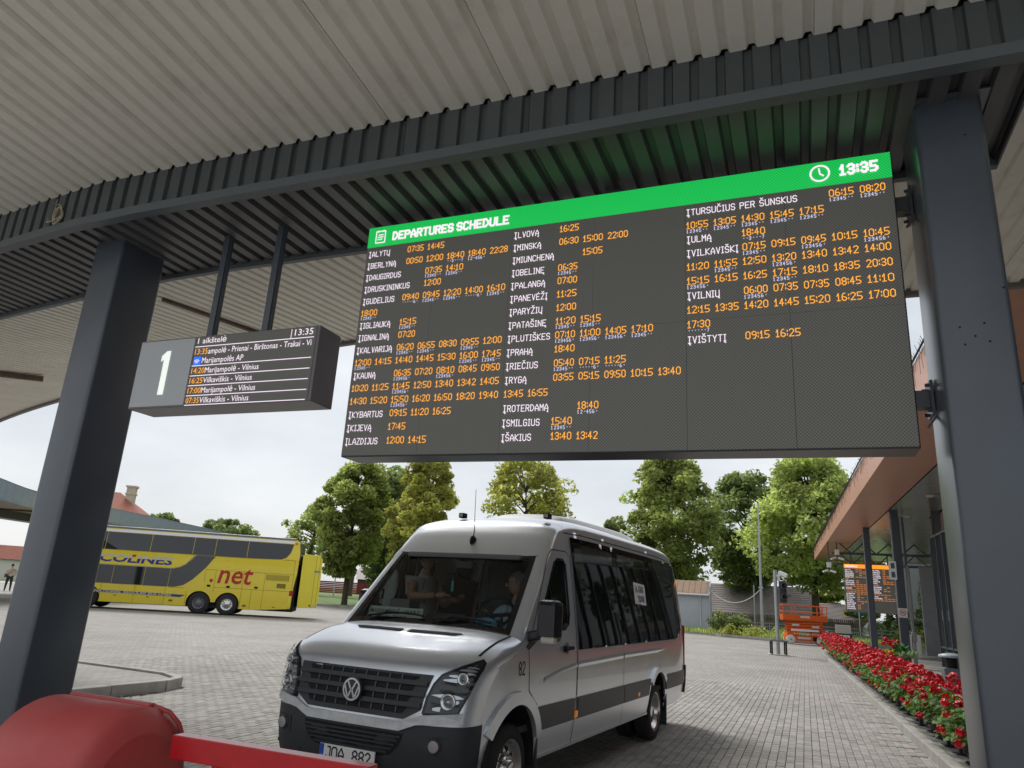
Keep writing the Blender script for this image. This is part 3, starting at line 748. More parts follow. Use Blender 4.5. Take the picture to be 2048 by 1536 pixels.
# ================================================================== MINIBUS
M_silver = mat('silver_paint', (0.77, 0.81, 0.87), 0.30, metal=0.72, coat=0.6)
M_bplast = mat('bumper_plastic', (0.035, 0.038, 0.043), 0.55, bump=0.1, bscale=200)
M_band = mat('side_moulding', (0.075, 0.078, 0.085), 0.45)
M_blackg = mat('black_gloss', (0.008, 0.008, 0.009), 0.06, spec=0.6)
M_tint = glass('tinted_glass', (0.30, 0.32, 0.31), 1.55)
M_gap = mat('panel_gap', (0.006, 0.006, 0.007), 0.8)
M_chrome = mat('chrome', (0.75, 0.75, 0.76), 0.10, metal=1.0)
M_tyre = mat('tyre_rubber', (0.022, 0.022, 0.023), 0.8, var=0.2, vscale=6)
M_alu = mat('polished_wheel', (0.62, 0.62, 0.62), 0.18, metal=1.0, var=0.08)
M_bumpstrip = mat('bumper_strip', (0.60, 0.61, 0.62), 0.5, metal=0.1, var=0.12, vscale=14)
M_int = mat('cabin_plastic', (0.05, 0.055, 0.056), 0.7)
M_intl = mat('cabin_lining', (0.16, 0.165, 0.165), 0.85)
M_seat = mat('seat_cloth', (0.022, 0.022, 0.028), 0.9)
M_orange = mat('amber_lens', (0.85, 0.26, 0.01), 0.25, emit=0.12)
M_redlens = mat('red_lens', (0.35, 0.01, 0.01), 0.2)
M_ink = mat('black_ink', (0.012, 0.012, 0.014), 0.5)
M_white = mat('white_paint', (0.78, 0.78, 0.77), 0.5)
G_screen = glass('windscreen_glass', (0.84, 0.90, 0.88), 1.42)
G_side = glass('door_glass', (0.66, 0.74, 0.72), 1.5)
G_lamp = glass('lamp_glass', (0.86, 0.88, 0.88), 1.45)

van = thing('minibus', 'silver high roof minibus with black tinted side windows parked under the departures board', 'minibus', (-3.212, 6.229, 0), -0.0807)
WT = [(0.0, .93), (.30, .945), (.58, .985), (.80, .992), (1.10, .992), (1.26, .985), (1.5, .958), (2.06, .885), (2.31, .848), (2.42, .83), (3, .80)]
_wz = [p[0] for p in WT]; _ww = [p[1] for p in WT]
def W(y, z):
    w = float(np.interp([z - .1, z - .05, z, z + .05, z + .1], _wz, _ww).mean())
    if y < -.15: w -= .055 * ((-.15 - y) / .45) ** 2
    if y > 5.3: w -= .05 * ((y - 5.3) / .7) ** 2
    return w
KN = [  # centre line (y, z), edge where the front sheet meets the side (y, z), fullness n
 ((-.80, .30), (-.585, .33), 3.4), ((-.93, .38), (-.60, .40), 3.2), ((-.985, .54), (-.61, .55), 3.0), ((-.99, .69), (-.61, .70), 3.0), ((-.985, .80), (-.61, .79), 3.0),
 ((-.96, .95), (-.58, .92), 3.0), ((-.918, 1.075), (-.52, 1.03), 3.2), ((-.855, 1.165), (-.47, 1.09), 3.4), ((-.70, 1.255), (-.40, 1.15), 3.6), ((-.38, 1.35), (-.24, 1.215), 3.6),
 ((-.09, 1.405), (-.03, 1.285), 3.0), ((.55, 2.06), (.70, 2.10), 2.6), ((.67, 2.20), (.82, 2.20), 2.8), ((.82, 2.35), (.93, 2.28), 3.0), ((1.02, 2.46), (1.05, 2.34), 3.2),
 ((1.6, 2.545), (1.6, 2.395), 3.4), ((3.2, 2.565), (3.2, 2.41), 3.4), ((4.8, 2.56), (4.8, 2.41), 3.4), ((5.5, 2.50), (5.42, 2.38), 3.2), ((5.85, 2.30), (5.74, 2.22), 3.2), ((6.02, 1.9), (5.90, 1.85), 3.2),
 ((6.13, 1.25), (5.98, 1.25), 3.4), ((6.17, .80), (6.00, .80), 3.4), ((6.15, .45), (6.0, .45), 3.4)]
SHARP = {10, 11}
def kn(u, what):
    n = len(KN) - 1; u = max(0.0, min(n - 1e-6, u)); i = int(u); t = u - i
    P = lambda k: (Vector(KN[max(0, min(n, k))][what]) if what < 2 else KN[max(0, min(n, k))][2])
    p1, p2 = P(i), P(i + 1)
    if what == 2: return p1 + (p2 - p1) * t
    if i == 10: return p1 + (p2 - p1) * t
    p0 = P(i - 1) if i not in SHARP else p1 * 2 - p2
    p3 = P(i + 2) if (i + 1) not in SHARP else p2 * 2 - p1
    return 0.5 * ((2 * p1) + (p2 - p0) * t + (2 * p0 - 5 * p1 + 4 * p2 - p3) * t * t + (3 * p1 - p0 - 3 * p2 + p3) * t ** 3)
def front(u, q):
    c, e, n = kn(u, 0), kn(u, 1), kn(u, 2); a = min(1.0, abs(q))
    f = 1 - max(0.0, 1 - a ** n) ** (1 / n)
    return Vector((q * W(e.x, e.y), c.x + (e.x - c.x) * f, c.y + (e.y - c.y) * f))
def q_of_w(w): return math.copysign(1 - (1 - min(1, abs(w))) ** 3, w)
def w_of_q(q): return math.copysign(1 - (1 - min(1, abs(q))) ** (1 / 3), q)
def fnorm(u, w):
    h = .01; w = max(-.985, min(.985, w))
    a = front(u + h, q_of_w(w)) - front(u - h, q_of_w(w)); b_ = front(u, q_of_w(w + h)) - front(u, q_of_w(w - h))
    return b_.cross(a).normalized()
def fw(u, w, off=0.0):     # (u, w) on the front sheet, lifted by off
    p = front(u, q_of_w(w))
    return p + fnorm(u, w) * off if off else p
def solve(x, val, k, u0, u1):
    """u where the sheet, at lateral position x, reaches the wanted y (k=1) or z (k=2)"""
    def g(u):
        e = kn(u, 1); return front(u, max(-.999, min(.999, x / W(e.x, e.y))))[k]
    lo, hi = u0, u1
    for _ in range(40):
        m = (lo + hi) / 2
        if g(m) < val: lo = m
        else: hi = m
    u = (lo + hi) / 2; e = kn(u, 1)
    return u, w_of_q(max(-.999, min(.999, x / W(e.x, e.y))))
def face(poly, k=2, u0=0.0, u1=10.0, s=.05): return [solve(x, v, k, u0, u1) for x, v in dens(poly, s, s)]
def mirror(poly): return [(-x, z) for x, z in poly][::-1]
def sd(sgn):
    return lambda y, z, off=0.0: Vector((sgn * (W(y, z) + off), y, z))
def fpatch(mb, poly, off, skirt=0.01, k=2, u0=0.0, u1=10.0, holes=()):
    return mb.patch(face(poly, k, u0, u1), fw, [face(h, k, u0, u1) for h in holes], .3, off, skirt, sy=.06)
def ribbon(pts, w):
    """thin outline along a polyline"""
    l = []; r = []
    for i, p in enumerate(pts):
        a = Vector(pts[max(0, i - 1)]); c = Vector(pts[min(len(pts) - 1, i + 1)]); d = (c - a).normalized(); n = Vector((-d.y, d.x)) * w / 2
        l.append(tuple(Vector(p) + n)); r.append(tuple(Vector(p) - n))
    return l + r[::-1]
def arc(cx, cz, r, a0, a1, n=18): return [(cx + r * math.cos(rad(a0 + (a1 - a0) * k / n)), cz + r * math.sin(rad(a0 + (a1 - a0) * k / n))) for k in range(n + 1)]

DOORWIN = [(.29, 1.415), (.78, 2.035), (.86, 2.07), (1.02, 2.075), (1.08, 2.03), (1.08, 1.56), (1.04, 1.47), (.95, 1.425), (.60, 1.40)]
BUSWIN = [[(1.34, 1.28), (2.69, 1.285), (2.69, 2.27), (1.34, 2.27)], [(2.81, 1.285), (4.12, 1.29), (4.12, 2.27), (2.81, 2.27)], [(4.24, 1.29), (5.26, 1.30), (5.55, 1.37), (5.68, 1.5), (5.62, 2.0), (5.48, 2.24), (4.24, 2.27)]]
AF, AR = (-.13, .42), (4.315, .42)
edge_pts = [tuple(kn(u, 1)) for u in np.linspace(0, 23, 140)]
sill = [(5.95, .40), (5.2, .36)]
bottom = sill + arc(AR[0], AR[1], .43, -8, 188)[0:] + [(3.0, .37), (1.0, .37)] + arc(AF[0], AF[1], .435, -8, 186) 
b = MB()
for s in (1, -1):
    b.patch(edge_pts + bottom, sd(s), [DOORWIN] + BUSWIN, .08, 0.0, 0.02, flip=(s < 0))
b.patch([(u, w) for u, w in dens([(3.35, -1), (3.35, 1), (10, 1), (10, -1)], .2, .06)], fw, (), .2, 0, 0, sy=.05)
QA = .87
for s in (1, -1):
    b.patch([(10, s * w_of_q(QA)), (10, s * 1), (11, s * 1), (11, s * w_of_q(QA))], fw, (), .12, 0, .02, sy=.05, flip=(s < 0))
b.patch([(11, -1), (11, 1), (23, 1), (23, -1)], fw, (), .25, 0, 0, sy=.05)
body = b.build('body', M_silver, van)
# rain gutter line and roof joint
b = MB()
for s in (1, -1): b.patch(ribbon([(1.10, 2.352), (1.6, 2.372), (3.2, 2.378), (4.8, 2.378), (5.4, 2.35), (5.72, 2.24)], .012), sd(s), (), .2, .0015, 0, flip=s < 0)
b.patch(ribbon([(11.03, x) for x in np.linspace(-w_of_q(.9), w_of_q(.9), 24)], .05), fw, (), .2, .002, 0, sy=.05)
for u_ in (14.2,): b.patch(ribbon([(u_, x) for x in np.linspace(-.98, .98, 30)], .010), fw, (), .2, .0015, 0, sy=.05)
for s in (1, -1):
    b.patch(ribbon([(1.255, .80), (1.255, 1.2)], .008), sd(s), (), .2, .0015, 0, flip=s < 0)
    b.patch(ribbon([(2.77, .37), (2.77, 1.24)], .007), sd(s), (), .2, .0015, 0, flip=s < 0)
    b.patch(ribbon([solve(.875 * s, y, 1, 6.5, 10.0) for y in np.linspace(-.62, -.06, 12)], .03), fw, (), .2, .002, 0, sy=.05)
b.build('panel_gap', M_gap, body)
# pressed crease lines catch the light along the flanks
b = MB()
for s in (1, -1):
    for pts, wd in (([(-.52, 1.118), (-.40, 1.155), (-.18, 1.215)], .014), ([(.42, 1.0), (.8, 1.05), (1.25, 1.085)], .022), ([(1.27, 1.087), (2.75, 1.11)], .03), ([(2.79, 1.112), (4.2, 1.118), (5.8, 1.122)], .03)):
        f0 = sd(s); a = [(y, z + wd) for y, z in pts]; c = [(y, z - wd) for y, z in pts]
        for i in range(len(pts) - 1):
            b.add([f0(*a[i], .001), f0(*a[i + 1], .001), f0(*pts[i + 1], .008), f0(*pts[i], .008)], [(0, 1, 2, 3)] if s < 0 else [(3, 2, 1, 0)], True)
            b.add([f0(*pts[i], .008), f0(*pts[i + 1], .008), f0(*c[i + 1], .001), f0(*c[i], .001)], [(0, 1, 2, 3)] if s < 0 else [(3, 2, 1, 0)], True)
b.build('body_crease', M_silver, body)
# bumper
b = MB(); b.patch([(0, -1), (0, 1), (3.42, 1), (3.42, -1)], fw, (), .2, .004, .03, sy=.05)
b.add([fw(0, w, 0) for w in np.linspace(-.98, .98, 15)] + [Vector((x, -.2, .29)) for x in np.linspace(-.8, .8, 15)], [(i, i + 1, 16 + i, 15 + i) for i in range(14)])
bump_ = b.build('front_bumper', M_bplast, van)
top = [(-.875, .832), (-.60, .803), (-.455, .748), (.455, .748), (.60, .803), (.875, .832)]
bot = [(.875, .765), (.565, .735), (.435, .684), (-.435, .684), (-.565, .735), (-.875, .765)]
b = MB(); fpatch(b, top + bot, .022, .03); b.build('bumper_strip', M_bumpstrip, bump_)
b = MB(); fpatch(b, [(-.47, .665), (.47, .665), (.44, .58), (.37, .515), (.28, .495), (-.28, .495), (-.37, .515), (-.44, .58)], .006, .0); b.build('air_intake', M_gap, bump_)
b = MB()
for z, hw in ((.640, .45), (.612, .43), (.584, .41), (.556, .385), (.528, .35)): fpatch(b, [(-hw, z - .005), (hw, z - .005), (hw, z + .006), (-hw, z + .006)], .018, .014)
b.build('intake_slat', M_bplast, bump_)
for s in (1, -1):
    pk = [(.63, .66), (.80, .665), (.80, .60), (.77, .55), (.63, .545)]; pk = pk if s > 0 else mirror(pk)
    b = MB(); fpatch(b, pk, .009, .006); b.build('fog_pocket', M_bplast, bump_)
    u, w = solve(.715 * s, .605, 2, 0, 4); p = fw(u, w, .012); n = Vector((.12 * s, -1, 0)).normalized()
    b = MB(); b.use(M_band).cyl(p, p + n * .022, .052, .046, 18); b.use(mat('lamp_reflector', (.55, .56, .57), .35, metal=.8)).cyl(p + n * .023, p + n * .024, .04, .02, 18); b.build('fog_lamp', None, bump_)
    for xz in ((.52, .43), (.83, .45)):
        u, w = solve(xz[0] * s, xz[1], 2, 0, 4); p = fw(u, w, .002); b = MB(); b.cyl(p, p + fnorm(u, w) * .008, .014, n=10); b.build('parking_sensor', M_bplast, bump_)
plate = MB(); plate.box((0, -1.008, .462), (.52, .012, .112), bev=.003)
pl = plate.build('number_plate', mat('plate_white', (.74, .74, .70), .4), van)
pw = lambda a, c: (a, -1.0152, c)
b = MB(); b.box((-.238, -1.0148, .462), (.042, .0015, .108)); b.build('plate_band', mat('plate_blue', (.01, .07, .42), .4), pl)
b = MB(); led(b, 'JOA', .076, pw, (-.190, .424), width=.165, wt=.95); led(b, '882', .076, pw, (.06, .424), width=.16, wt=.95); b.build('plate_lettering', M_ink, pl)
b = MB(); write(b, 'LT', .026, lambda a, c: (a, -1.0162, c), (-.254, .415), width=.03); b.build('plate_country', M_white, pl)
# grille
GP = [(-.635, 1.078), (.635, 1.078), (.60, .94), (.585, .835), (.455, .765), (-.455, .765), (-.585, .835), (-.60, .94)]
b = MB(); fpatch(b, GP, .008, .012); gr = b.build('grille', M_bplast, van)
b = MB()
for z0, z1, hw in ((1.028, 1.062, .53), (.955, .998, .515), (.882, .925, .50), (.802, .85, .475)):
    fpatch(b, [(-hw, z1), (hw, z1), (hw - .035, z0), (-hw + .035, z0)], .0105, 0)
b.build('grille_opening', M_gap, gr)
for z0, z1, hw in ((.998, 1.028, .61), (.925, .955, .60), (.85, .882, .585)):
    b = MB(); fpatch(b, [(-hw, z1), (hw, z1), (hw, z0), (-hw, z0)], .032, .022); b.build('grille_slat', M_bplast, gr)
for s in (1, -1):      # small ribs in the openings
    b = MB()
    for z, xs_ in ((.975, (.17, .28, .39)), (.903, (.17, .28, .39)), (.826, (.06, .17, .28, .39)), (1.045, (.06, .17, .28, .39))):
        for x in xs_:
            fpatch(b, [(s * x - .004, z + .02), (s * x + .004, z + .02), (s * x + .004, z - .02), (s * x - .004, z - .02)], .020, .012)
    b.build('grille_rib', mat('grille_grey', (.10, .10, .105), .5), gr)
ec = Vector((0, -1.028, .93)); ef = lambda a, c: (a, -1.040, .93 + c)
b = MB(); b.cyl(ec + Vector((0, .02, 0)), ec + Vector((0, -.008, 0)), .088, n=32); em = b.build('emblem_base', M_bplast, van)
b = MB(); ring(b, ef, (0, 0), .069, .083, 36)
for pts in (((-.040, .058), (-.0, -.012)), ((.040, .058), (0, -.012)), ((-.066, .026), (-.030, -.062)), ((-.030, -.062), (0, .008)), ((0, .008), (.030, -.062)), ((.030, -.062), (.066, .026))): stroke(b, ef, pts[0], pts[1], .014)
b.build('emblem', M_chrome, em)
# headlights
HL = [(.605, .812), (.845, .826), (.885, .95), (.912, 1.06), (.930, 1.135), (.93, 1.175), (.915, 1.195), (.86, 1.165), (.78, 1.125), (.70, 1.085), (.655, 1.02), (.62, .92)]
M_hlbowl = mat('headlamp_housing', (.045, .047, .05), .25)
for s in (1, -1):
    h_ = HL if s > 0 else mirror(HL)
    b = MB(); fpatch(b, h_, .004, .0); hl = b.build('headlight', M_hlbowl, van)
    b = MB(); fpatch(b, ribbon([(x * s, z) for x, z in HL + HL[:1]], .016), .009, .008); b.build('lamp_rim', M_gap, hl)
    for x, z, r in ((.775, .905, .062), (.845, 1.065, .046)):
        u, w = solve(x * s, z, 2, 2, 9); p = fw(u, w, .006); n = (fnorm(u, w) + Vector((0, -1.2, 0))).normalized()
        b = MB(); b.use(M_chrome).lathe([(r, 0), (r * .98, .012), (r * .82, .016), (r * .55, .004)], n=20); b.use(mat('lamp_reflector', (.55, .56, .57), .35, metal=.8)).lathe([(r * .55, .006), (r * .4, .022), (0.001, .03)], n=16)
        o = b.build('lamp_bowl', None, hl); o.location = p; o.rotation_euler = n.to_track_quat('Z', 'Y').to_euler()
    b = MB(); fpatch(b, [(x * s * .998, z) for x, z in (HL if s > 0 else HL[::-1])], .034, 0); b.build('lamp_cover', G_lamp, hl)
# bonnet vents, wipers, aerial
for s in (1, -1):
    b = MB(); fpatch(b, [(s * .03, -.40), (s * .03, -.335), (s * .56, -.315), (s * .50, -.365)][::s], .003, 0, 1, 7, 10); v_ = b.build('bonnet_vent', M_gap, van)
    b = MB()
    for k in range(5):
        y = -.393 + .0125 * k; fpatch(b, [(s * .04, y), (s * .04, y + .005), (s * (.50 + .01 * k), y + .022), (s * (.49 + .01 * k), y + .017)][::s], .008, .006, 1, 7, 10)
    b.build('vent_slat', M_bplast, v_)
b = MB(); b.patch([(9.93, -w_of_q(.86)), (9.93, w_of_q(.86)), (10.0, w_of_q(.86)), (10.0, -w_of_q(.86))], fw, (), .1, .004, .004, sy=.05); b.build('scuttle', M_bplast, van)
for x0, x1 in ((-.62, -.02), (.08, .66)):
    b = MB(); p0 = fw(*solve(x0, -.03, 1, 9, 11), .025); pts = []
    for t in np.linspace(0, 1, 7):
        x = x0 + (x1 - x0) * t; u, w = 10.045 + .05 * math.sin(t * 2.6), w_of_q(x / .97); pts.append(fw(u, w, .028))
    b.tube(pts, .010, 6); b.tube([fw(9.97, w_of_q((x0 + .05) / .97), .02), pts[2] + Vector((0, -.012, .012)), pts[4]], .009, 6); b.build('wiper', M_gap, van)
b = MB(); p = Vector((0.02, .69, 2.225)); nrm = Vector((0, -.75, .66)).normalized()
b.lathe([(.001, .05), (.012, .048), (.022, .03), (.030, .0)], n=14); an = b.build('aerial_foot', M_gap, van); an.location = fw(*solve(.02, 2.215, 2, 10.5, 14), 0); an.rotation_euler = (rad(40), 0, 0); an.scale = (1, 1.9, 1)
b = MB(); b.tube([(0, 0, .03), (.0, .015, .12), (.01, -.02, .28), (.02, -.05, .52)], [.006, .005, .003, .0025], 6); w_ = b.build('aerial_rod', M_gap, van); w_.location = an.location
# windscreen with black rim
b = MB(); qa = w_of_q(QA)
b.patch([(10.0, -qa), (10.0, qa), (11, qa), (11, -qa)], fw, (), .1, .002, 0, sy=.05); b.build('windscreen', G_screen, van)
b = MB(); b.patch([(9.99, -qa - .01), (9.99, qa + .01), (11.01, qa + .01), (11.01, -qa - .01)], fw, [[(10.06, -qa + .055), (10.06, qa - .055), (10.965, qa - .055), (10.965, -qa + .055)]], .1, .005, .004, sy=.05); b.build('screen_rim', M_blackg, van)
for s in (1, -1):
    nm = s
    # door: gap outline, glass, quarter pillar, handle
    DO = [(.02, .40), (.02, 1.0), (-.01, 1.27), (.64, 2.095), (.74, 2.155), (1.10, 2.165), (1.215, 2.12), (1.235, 1.6), (1.235, .40)]
    fd = [(.29, .80), (.10, .93), (.075, 1.28)] + DO[3:8] + [(1.235, .80)]
    b = MB(); b.patch(ribbon(fd, .011), sd(s), (), .1, .0015, 0, flip=s < 0); dr = b.build('front_door', M_gap, van)
    b = MB(); b.patch(DOORWIN, sd(s), (), .12, -.012, 0, flip=s < 0); b.build('door_window', G_side, dr)
    b = MB(); b.patch(ribbon(DOORWIN + DOORWIN[:1], .028), sd(s), (), .1, .003, .012, flip=s < 0)
    b.patch(ribbon([(.50, 1.41), (.50, 1.70)], .03), sd(s), (), .1, .002, .01, flip=s < 0); b.build('window_seal', M_blackg, dr)
    b = MB(); b.patch([(.02, 1.285), (.27, 1.42), (.34, 1.395), (.26, 1.33), (.07, 1.255)], sd(s), (), .1, .004, .004, flip=s < 0); b.build('mirror_corner', M_bplast, dr)
    b = MB(); hx = s * (W(.95, 1.24) + .025); b.bar((hx, .86, 1.242), (hx, 1.08, 1.247), .028, .034, bev=.01); b.cyl((hx, .90, 1.24), (hx - s * .03, .90, 1.24), .03, n=12); b.cyl((hx, 1.03, 1.245), (hx - s * .03, 1.03, 1.245), .018, n=10); b.build('door_handle', M_gap, dr)
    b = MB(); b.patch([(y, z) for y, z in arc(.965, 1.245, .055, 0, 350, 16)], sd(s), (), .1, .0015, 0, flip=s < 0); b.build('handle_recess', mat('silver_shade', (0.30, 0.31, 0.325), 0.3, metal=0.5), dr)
    # mirror
    mx = 1.19 if s > 0 else -1.02; my = 0 if s > 0 else .42
    b = MB(); b.bar((s * .95, .10 + my, 1.36), (mx - s * .08, .06 + my, 1.40), .07, .09, bev=.02); b.box((mx - s * .05, .06 + my, 1.53), (.10, .10, .03))
    b.box((mx, .02 + my, 1.51), (.20, .155, .34), rz=s * -.18, bev=.045); mi = b.build('wing_mirror', mat('mirror_black', (.012, .012, .014), .35), van)
    b = MB(); b.box((mx + s * .005, .105 + my, 1.53), (.15, .01, .25), rz=s * -.18); b.build('mirror_glass', M_chrome, mi)
    b = MB(); b.box((mx + s * .02, -.035 + my, 1.355), (.14, .07, .06), rz=s * -.18, bev=.02); b.build('mirror_lamp', mat('clear_lens', (.55, .5, .42), .2), mi)
    # side glazing: dark panes with joints
    for y0, y1, ta, tb in ((1.275, 2.74, 1.275, 2.74), (2.752, 4.17, 2.752, 4.17), (4.182, 5.84, 4.182, 5.60)):
        zb = lambda y: 1.222 + .02 * (y - 1.25) / 4
        poly = [(y0, zb(y0)), (y1 if y1 < 5 else 5.30, zb(min(y1, 5.3)))]
        if y1 > 5: poly += [(5.60, 1.30), (5.83, 1.40), (5.80, 1.9), (5.66, 2.26), (5.58, 2.325)]
        else: poly += [(tb, 2.335)]
        poly += [(ta, 2.335 if ta > 1.3 else 2.325)]
        b = MB(); b.patch(poly, sd(s), (), .06, .012, 0, flip=s < 0); sw_ = b.build('side_window', M_tint, van)
        hole = BUSWIN[0 if y0 < 2 else 1 if y0 < 4 else 2]
        b = MB(); b.patch(poly, sd(s), [hole], .06, .009, .008, flip=s < 0); b.build('window_surround', M_blackg, sw_)
    # mouldings, skirts
    for y0, y1, nm_ in ((.30, 1.17, 0), (1.27, 2.76, 0), (2.78, 3.86, 0), (4.77, 5.97, 0)):
        lo, hi = .592, .782
        p = [(y0, lo), (y1, lo), (y1, hi), (y0, hi)]
        if y0 == .30: p = [(.33, lo), (y1, lo), (y1, hi), (.22, hi)]
        if y1 == 3.86: p = [(y0, lo), (3.84, lo), (3.91, hi), (y0, hi)]
        if y0 == 4.77: p = [(4.74, lo), (5.99, lo), (5.985, hi), (4.66, hi)]
        b = MB(); b.patch(p, sd(s), (), .15, .016, .016, flip=s < 0); b.build('side_moulding', M_band, van)
    b = MB()
    b.patch(ribbon([(.30, .582), (2.6, .582), (3.82, .582)], .012), sd(s), (), .3, .004, .004, flip=s < 0)
    b.patch(ribbon([(.34, .374), (2.0, .374), (3.85, .374)], .022), sd(s), (), .3, .012, .014, flip=s < 0); b.build('sill_trim', M_silver, van)
    b = MB(); b.patch(ribbon([(1.18, .37), (1.21, .60), (1.235, .80)], .012), sd(s), (), .1, .005, 0, flip=s < 0); b.build('sill_gap', M_gap, van)
    # wheel-arch lips and liners
    for (cy, cz), r0, r1, a0, a1 in ((AF, .425, .525, 18, 152), (AR, .42, .495, 40, 140)):
        b = MB(); b.patch(arc(cy, cz, r1, a0, a1) + arc(cy, cz, r0, a1, a0), sd(s), (), .08, .028, .035, flip=s < 0); b.build('arch_lip', M_silver, van)
        b = MB(); n = 20; vs = []
        for k in range(n + 1):
            t = rad(-14 + 208 * k / n); vs += [(s * .97, cy + .43 * math.cos(t), cz + .43 * math.sin(t)), (s * .52, cy + .43 * math.cos(t), cz + .43 * math.sin(t))]
        b.add(vs, [(2 * k, 2 * k + 1, 2 * k + 3, 2 * k + 2) for k in range(n)], True)
        b.add([(s * .52, cy + .43 * math.cos(rad(-14 + 208 * k / n)), cz + .43 * math.sin(rad(-14 + 208 * k / n))) for k in range(n + 1)], [tuple(range(n + 1))]); b.build('arch_liner', M_gap, van)
        b = MB(); b.box((s * .86, cy + .475, .33), (.24, .025, .40)); b.build('mud_flap', M_bplast, van)
    b = MB(); b.patch([(1.185, .608), (1.245, .608), (1.245, .668), (1.185, .668)], sd(s), (), .1, .024, .02, flip=s < 0); b.build('side_marker', M_orange, van)
    b = MB(); b.patch([(3.34, .618), (3.395, .618), (3.395, .66), (3.34, .66)], sd(s), (), .1, .022, .02, flip=s < 0); b.build('side_marker', M_orange, van)
    b = MB(); b.patch([(5.80, .64), (5.87, .64), (5.87, .71), (5.80, .71)], sd(s), (), .1, .022, .02, flip=s < 0); b.build('rear_marker', M_redlens, van)
    b = MB(); b.box((s * .90, 6.02, 1.12), (.10, .10, .62), bev=.03); b.build('tail_light', M_redlens, van)
b = MB(); led(b, '82', .098, lambda a, c: sd(1)(a, c, .002), (-.118, 1.068), width=.115, wt=.8); b.build('fleet_number', M_ink, van)
b = MB(); b.patch([(3.35, 1.70), (3.86, 1.685), (3.86, 1.945), (3.35, 1.965)], sd(1), (), .1, .017, 0); nt_ = b.build('window_notice', M_white, van)
b = MB(); fn_ = lambda a, c: sd(1)(3.35 + a, 1.69 + c, .0195); write(b, 'A. KAS', .075, fn_, (.06, .155), width=.36, bold=.03); write(b, 'TOUR', .075, fn_, (.14, .035), width=.30, bold=.03); b.build('notice_lettering', mat('dark_blue', (.05, .05, .16), .5), nt_)
# rear bumper
b = MB(); b.patch([(21.9, -1), (21.9, 1), (23, 1), (23, -1)], fw, (), .2, .03, .03, sy=.05); b.build('rear_bumper', M_bplast, van)
# roof units
b = MB(); b.smooth = True
ac = []
for y, hz, hw in ((1.75, .0, .42), (1.95, .10, .50), (2.4, .135, .54), (3.2, .15, .56), (4.3, .16, .56), (4.75, .14, .52), (4.95, .02, .46)):
    z0 = 2.545; ac.append([(x * hw, y + (.10 * (x * x)), z0 + hz * (1 - abs(x) ** 4) ** .5 if abs(x) < 1 else z0 - .06) for x in np.linspace(-1, 1, 17)])
b.add([p for r_ in ac for p in r_], [(i * 17 + j, i * 17 + j + 1, (i + 1) * 17 + j + 1, (i + 1) * 17 + j) for i in range(6) for j in range(16)]); b.build('roof_unit', mat('roof_white', (.62, .63, .64), .4), van)
for x in (-.36, .66):
    b = MB(); b.box((x, 1.10, 2.52), (.065, .09, .055), bev=.008); rl = b.build('roof_lamp', M_gap, van)
    b = MB(); b.box((x, 1.053, 2.522), (.045, .004, .035)); b.build('lamp_lens', mat('clear_lens', (.55, .5, .42)), rl)
# wheels
def wheel(parent, x, y, s, dual=False):
    t = MB(); R, w = .347, .105
    t.lathe([(.22, -w), (.30, -w), (.335, -w + .015), (R, -w + .04), (R, w - .04), (.335, w - .015), (.30, w), (.235, w), (.22, w - .02)], axis='x', n=36)
    ty = t.build('tyre', M_tyre, parent, loc=(x, y, R))
    r = MB(); e = s * w
    r.use(M_alu).lathe([(.235, e), (.225, e - s * .004), (.205, e - s * .02), (.195, e - s * .06), (.12, e - s * .045 if not dual else e - s * .13), (.085, e - s * .02 if not dual else e - s * .10), (.085, e + s * .012 if not dual else e - s * .05), (.06, e + s * .02 if not dual else e - s * .045), (0.001, e + s * .022 if not dual else e - s * .045)], axis='x', n=36)
    for k in range(10):
        a = 2 * PI * k / 10; c = Vector((e - s * (.052 if not dual else .11), .155 * math.cos(a), .155 * math.sin(a))); r.use(M_gap).cyl(c, c + Vector((s * .006, 0, 0)), .02, n=10)
    for k in range(6):
        a = 2 * PI * k / 6 + .3; c = Vector((e - s * (.03 if not dual else .10), .10 * math.cos(a), .10 * math.sin(a))); r.use(M_chrome).cyl(c, c + Vector((s * .03, 0, 0)), .014, n=6)
    r.build('rim', None, ty, fix=True)
    if dual:
        t2 = MB(); t2.lathe([(.22, -w), (.30, -w), (.335, -w + .015), (R, -w + .04), (R, w - .04), (.335, w - .015), (.30, w), (.22, w)], axis='x', n=28); t2.build('inner_tyre', M_tyre, parent, loc=(x - s * .27, y, R))
for s in (1, -1):
    wheel(van, s * .845, -.13, s); wheel(van, s * .845, 4.315, s, True)
b = MB(); b.box((0, 2.4, .40), (1.5, 5.6, .16)); b.build('underbody', M_gap, van)
# cabin seen through the glass
b = MB(); b.box((0, 2.9, .62), (1.85, 5.9, .05)); b.build('cabin_floor', M_int, van)
b = MB(); b.add([(-.86, -.06, 1.375), (.86, -.06, 1.375), (.90, .26, 1.39), (-.90, .26, 1.39), (.88, .42, 1.25), (-.88, .42, 1.25), (.88, .46, .8), (-.88, .46, .8)], [(0, 1, 2, 3), (3, 2, 4, 5), (5, 4, 6, 7)])
b.add([(-.22, .18, 1.388), (.10, .18, 1.388), (.14, .40, 1.50), (-.24, .40, 1.50), (-.22, .52, 1.30), (.14, .52, 1.30)], [(0, 1, 2, 3), (3, 2, 5, 4)])
b.tube([(.28, .22, 1.37), (.30, .30, 1.455), (.45, .33, 1.475), (.60, .30, 1.455), (.62, .22, 1.37)], .02, 6); ds = b.build('dashboard', M_int, van)
b = MB(); b.box((-.52, .36, 1.53), (.24, .2, .15), bev=.02); b.build('ticket_printer', M_intl, van)
b = MB(); pts = []
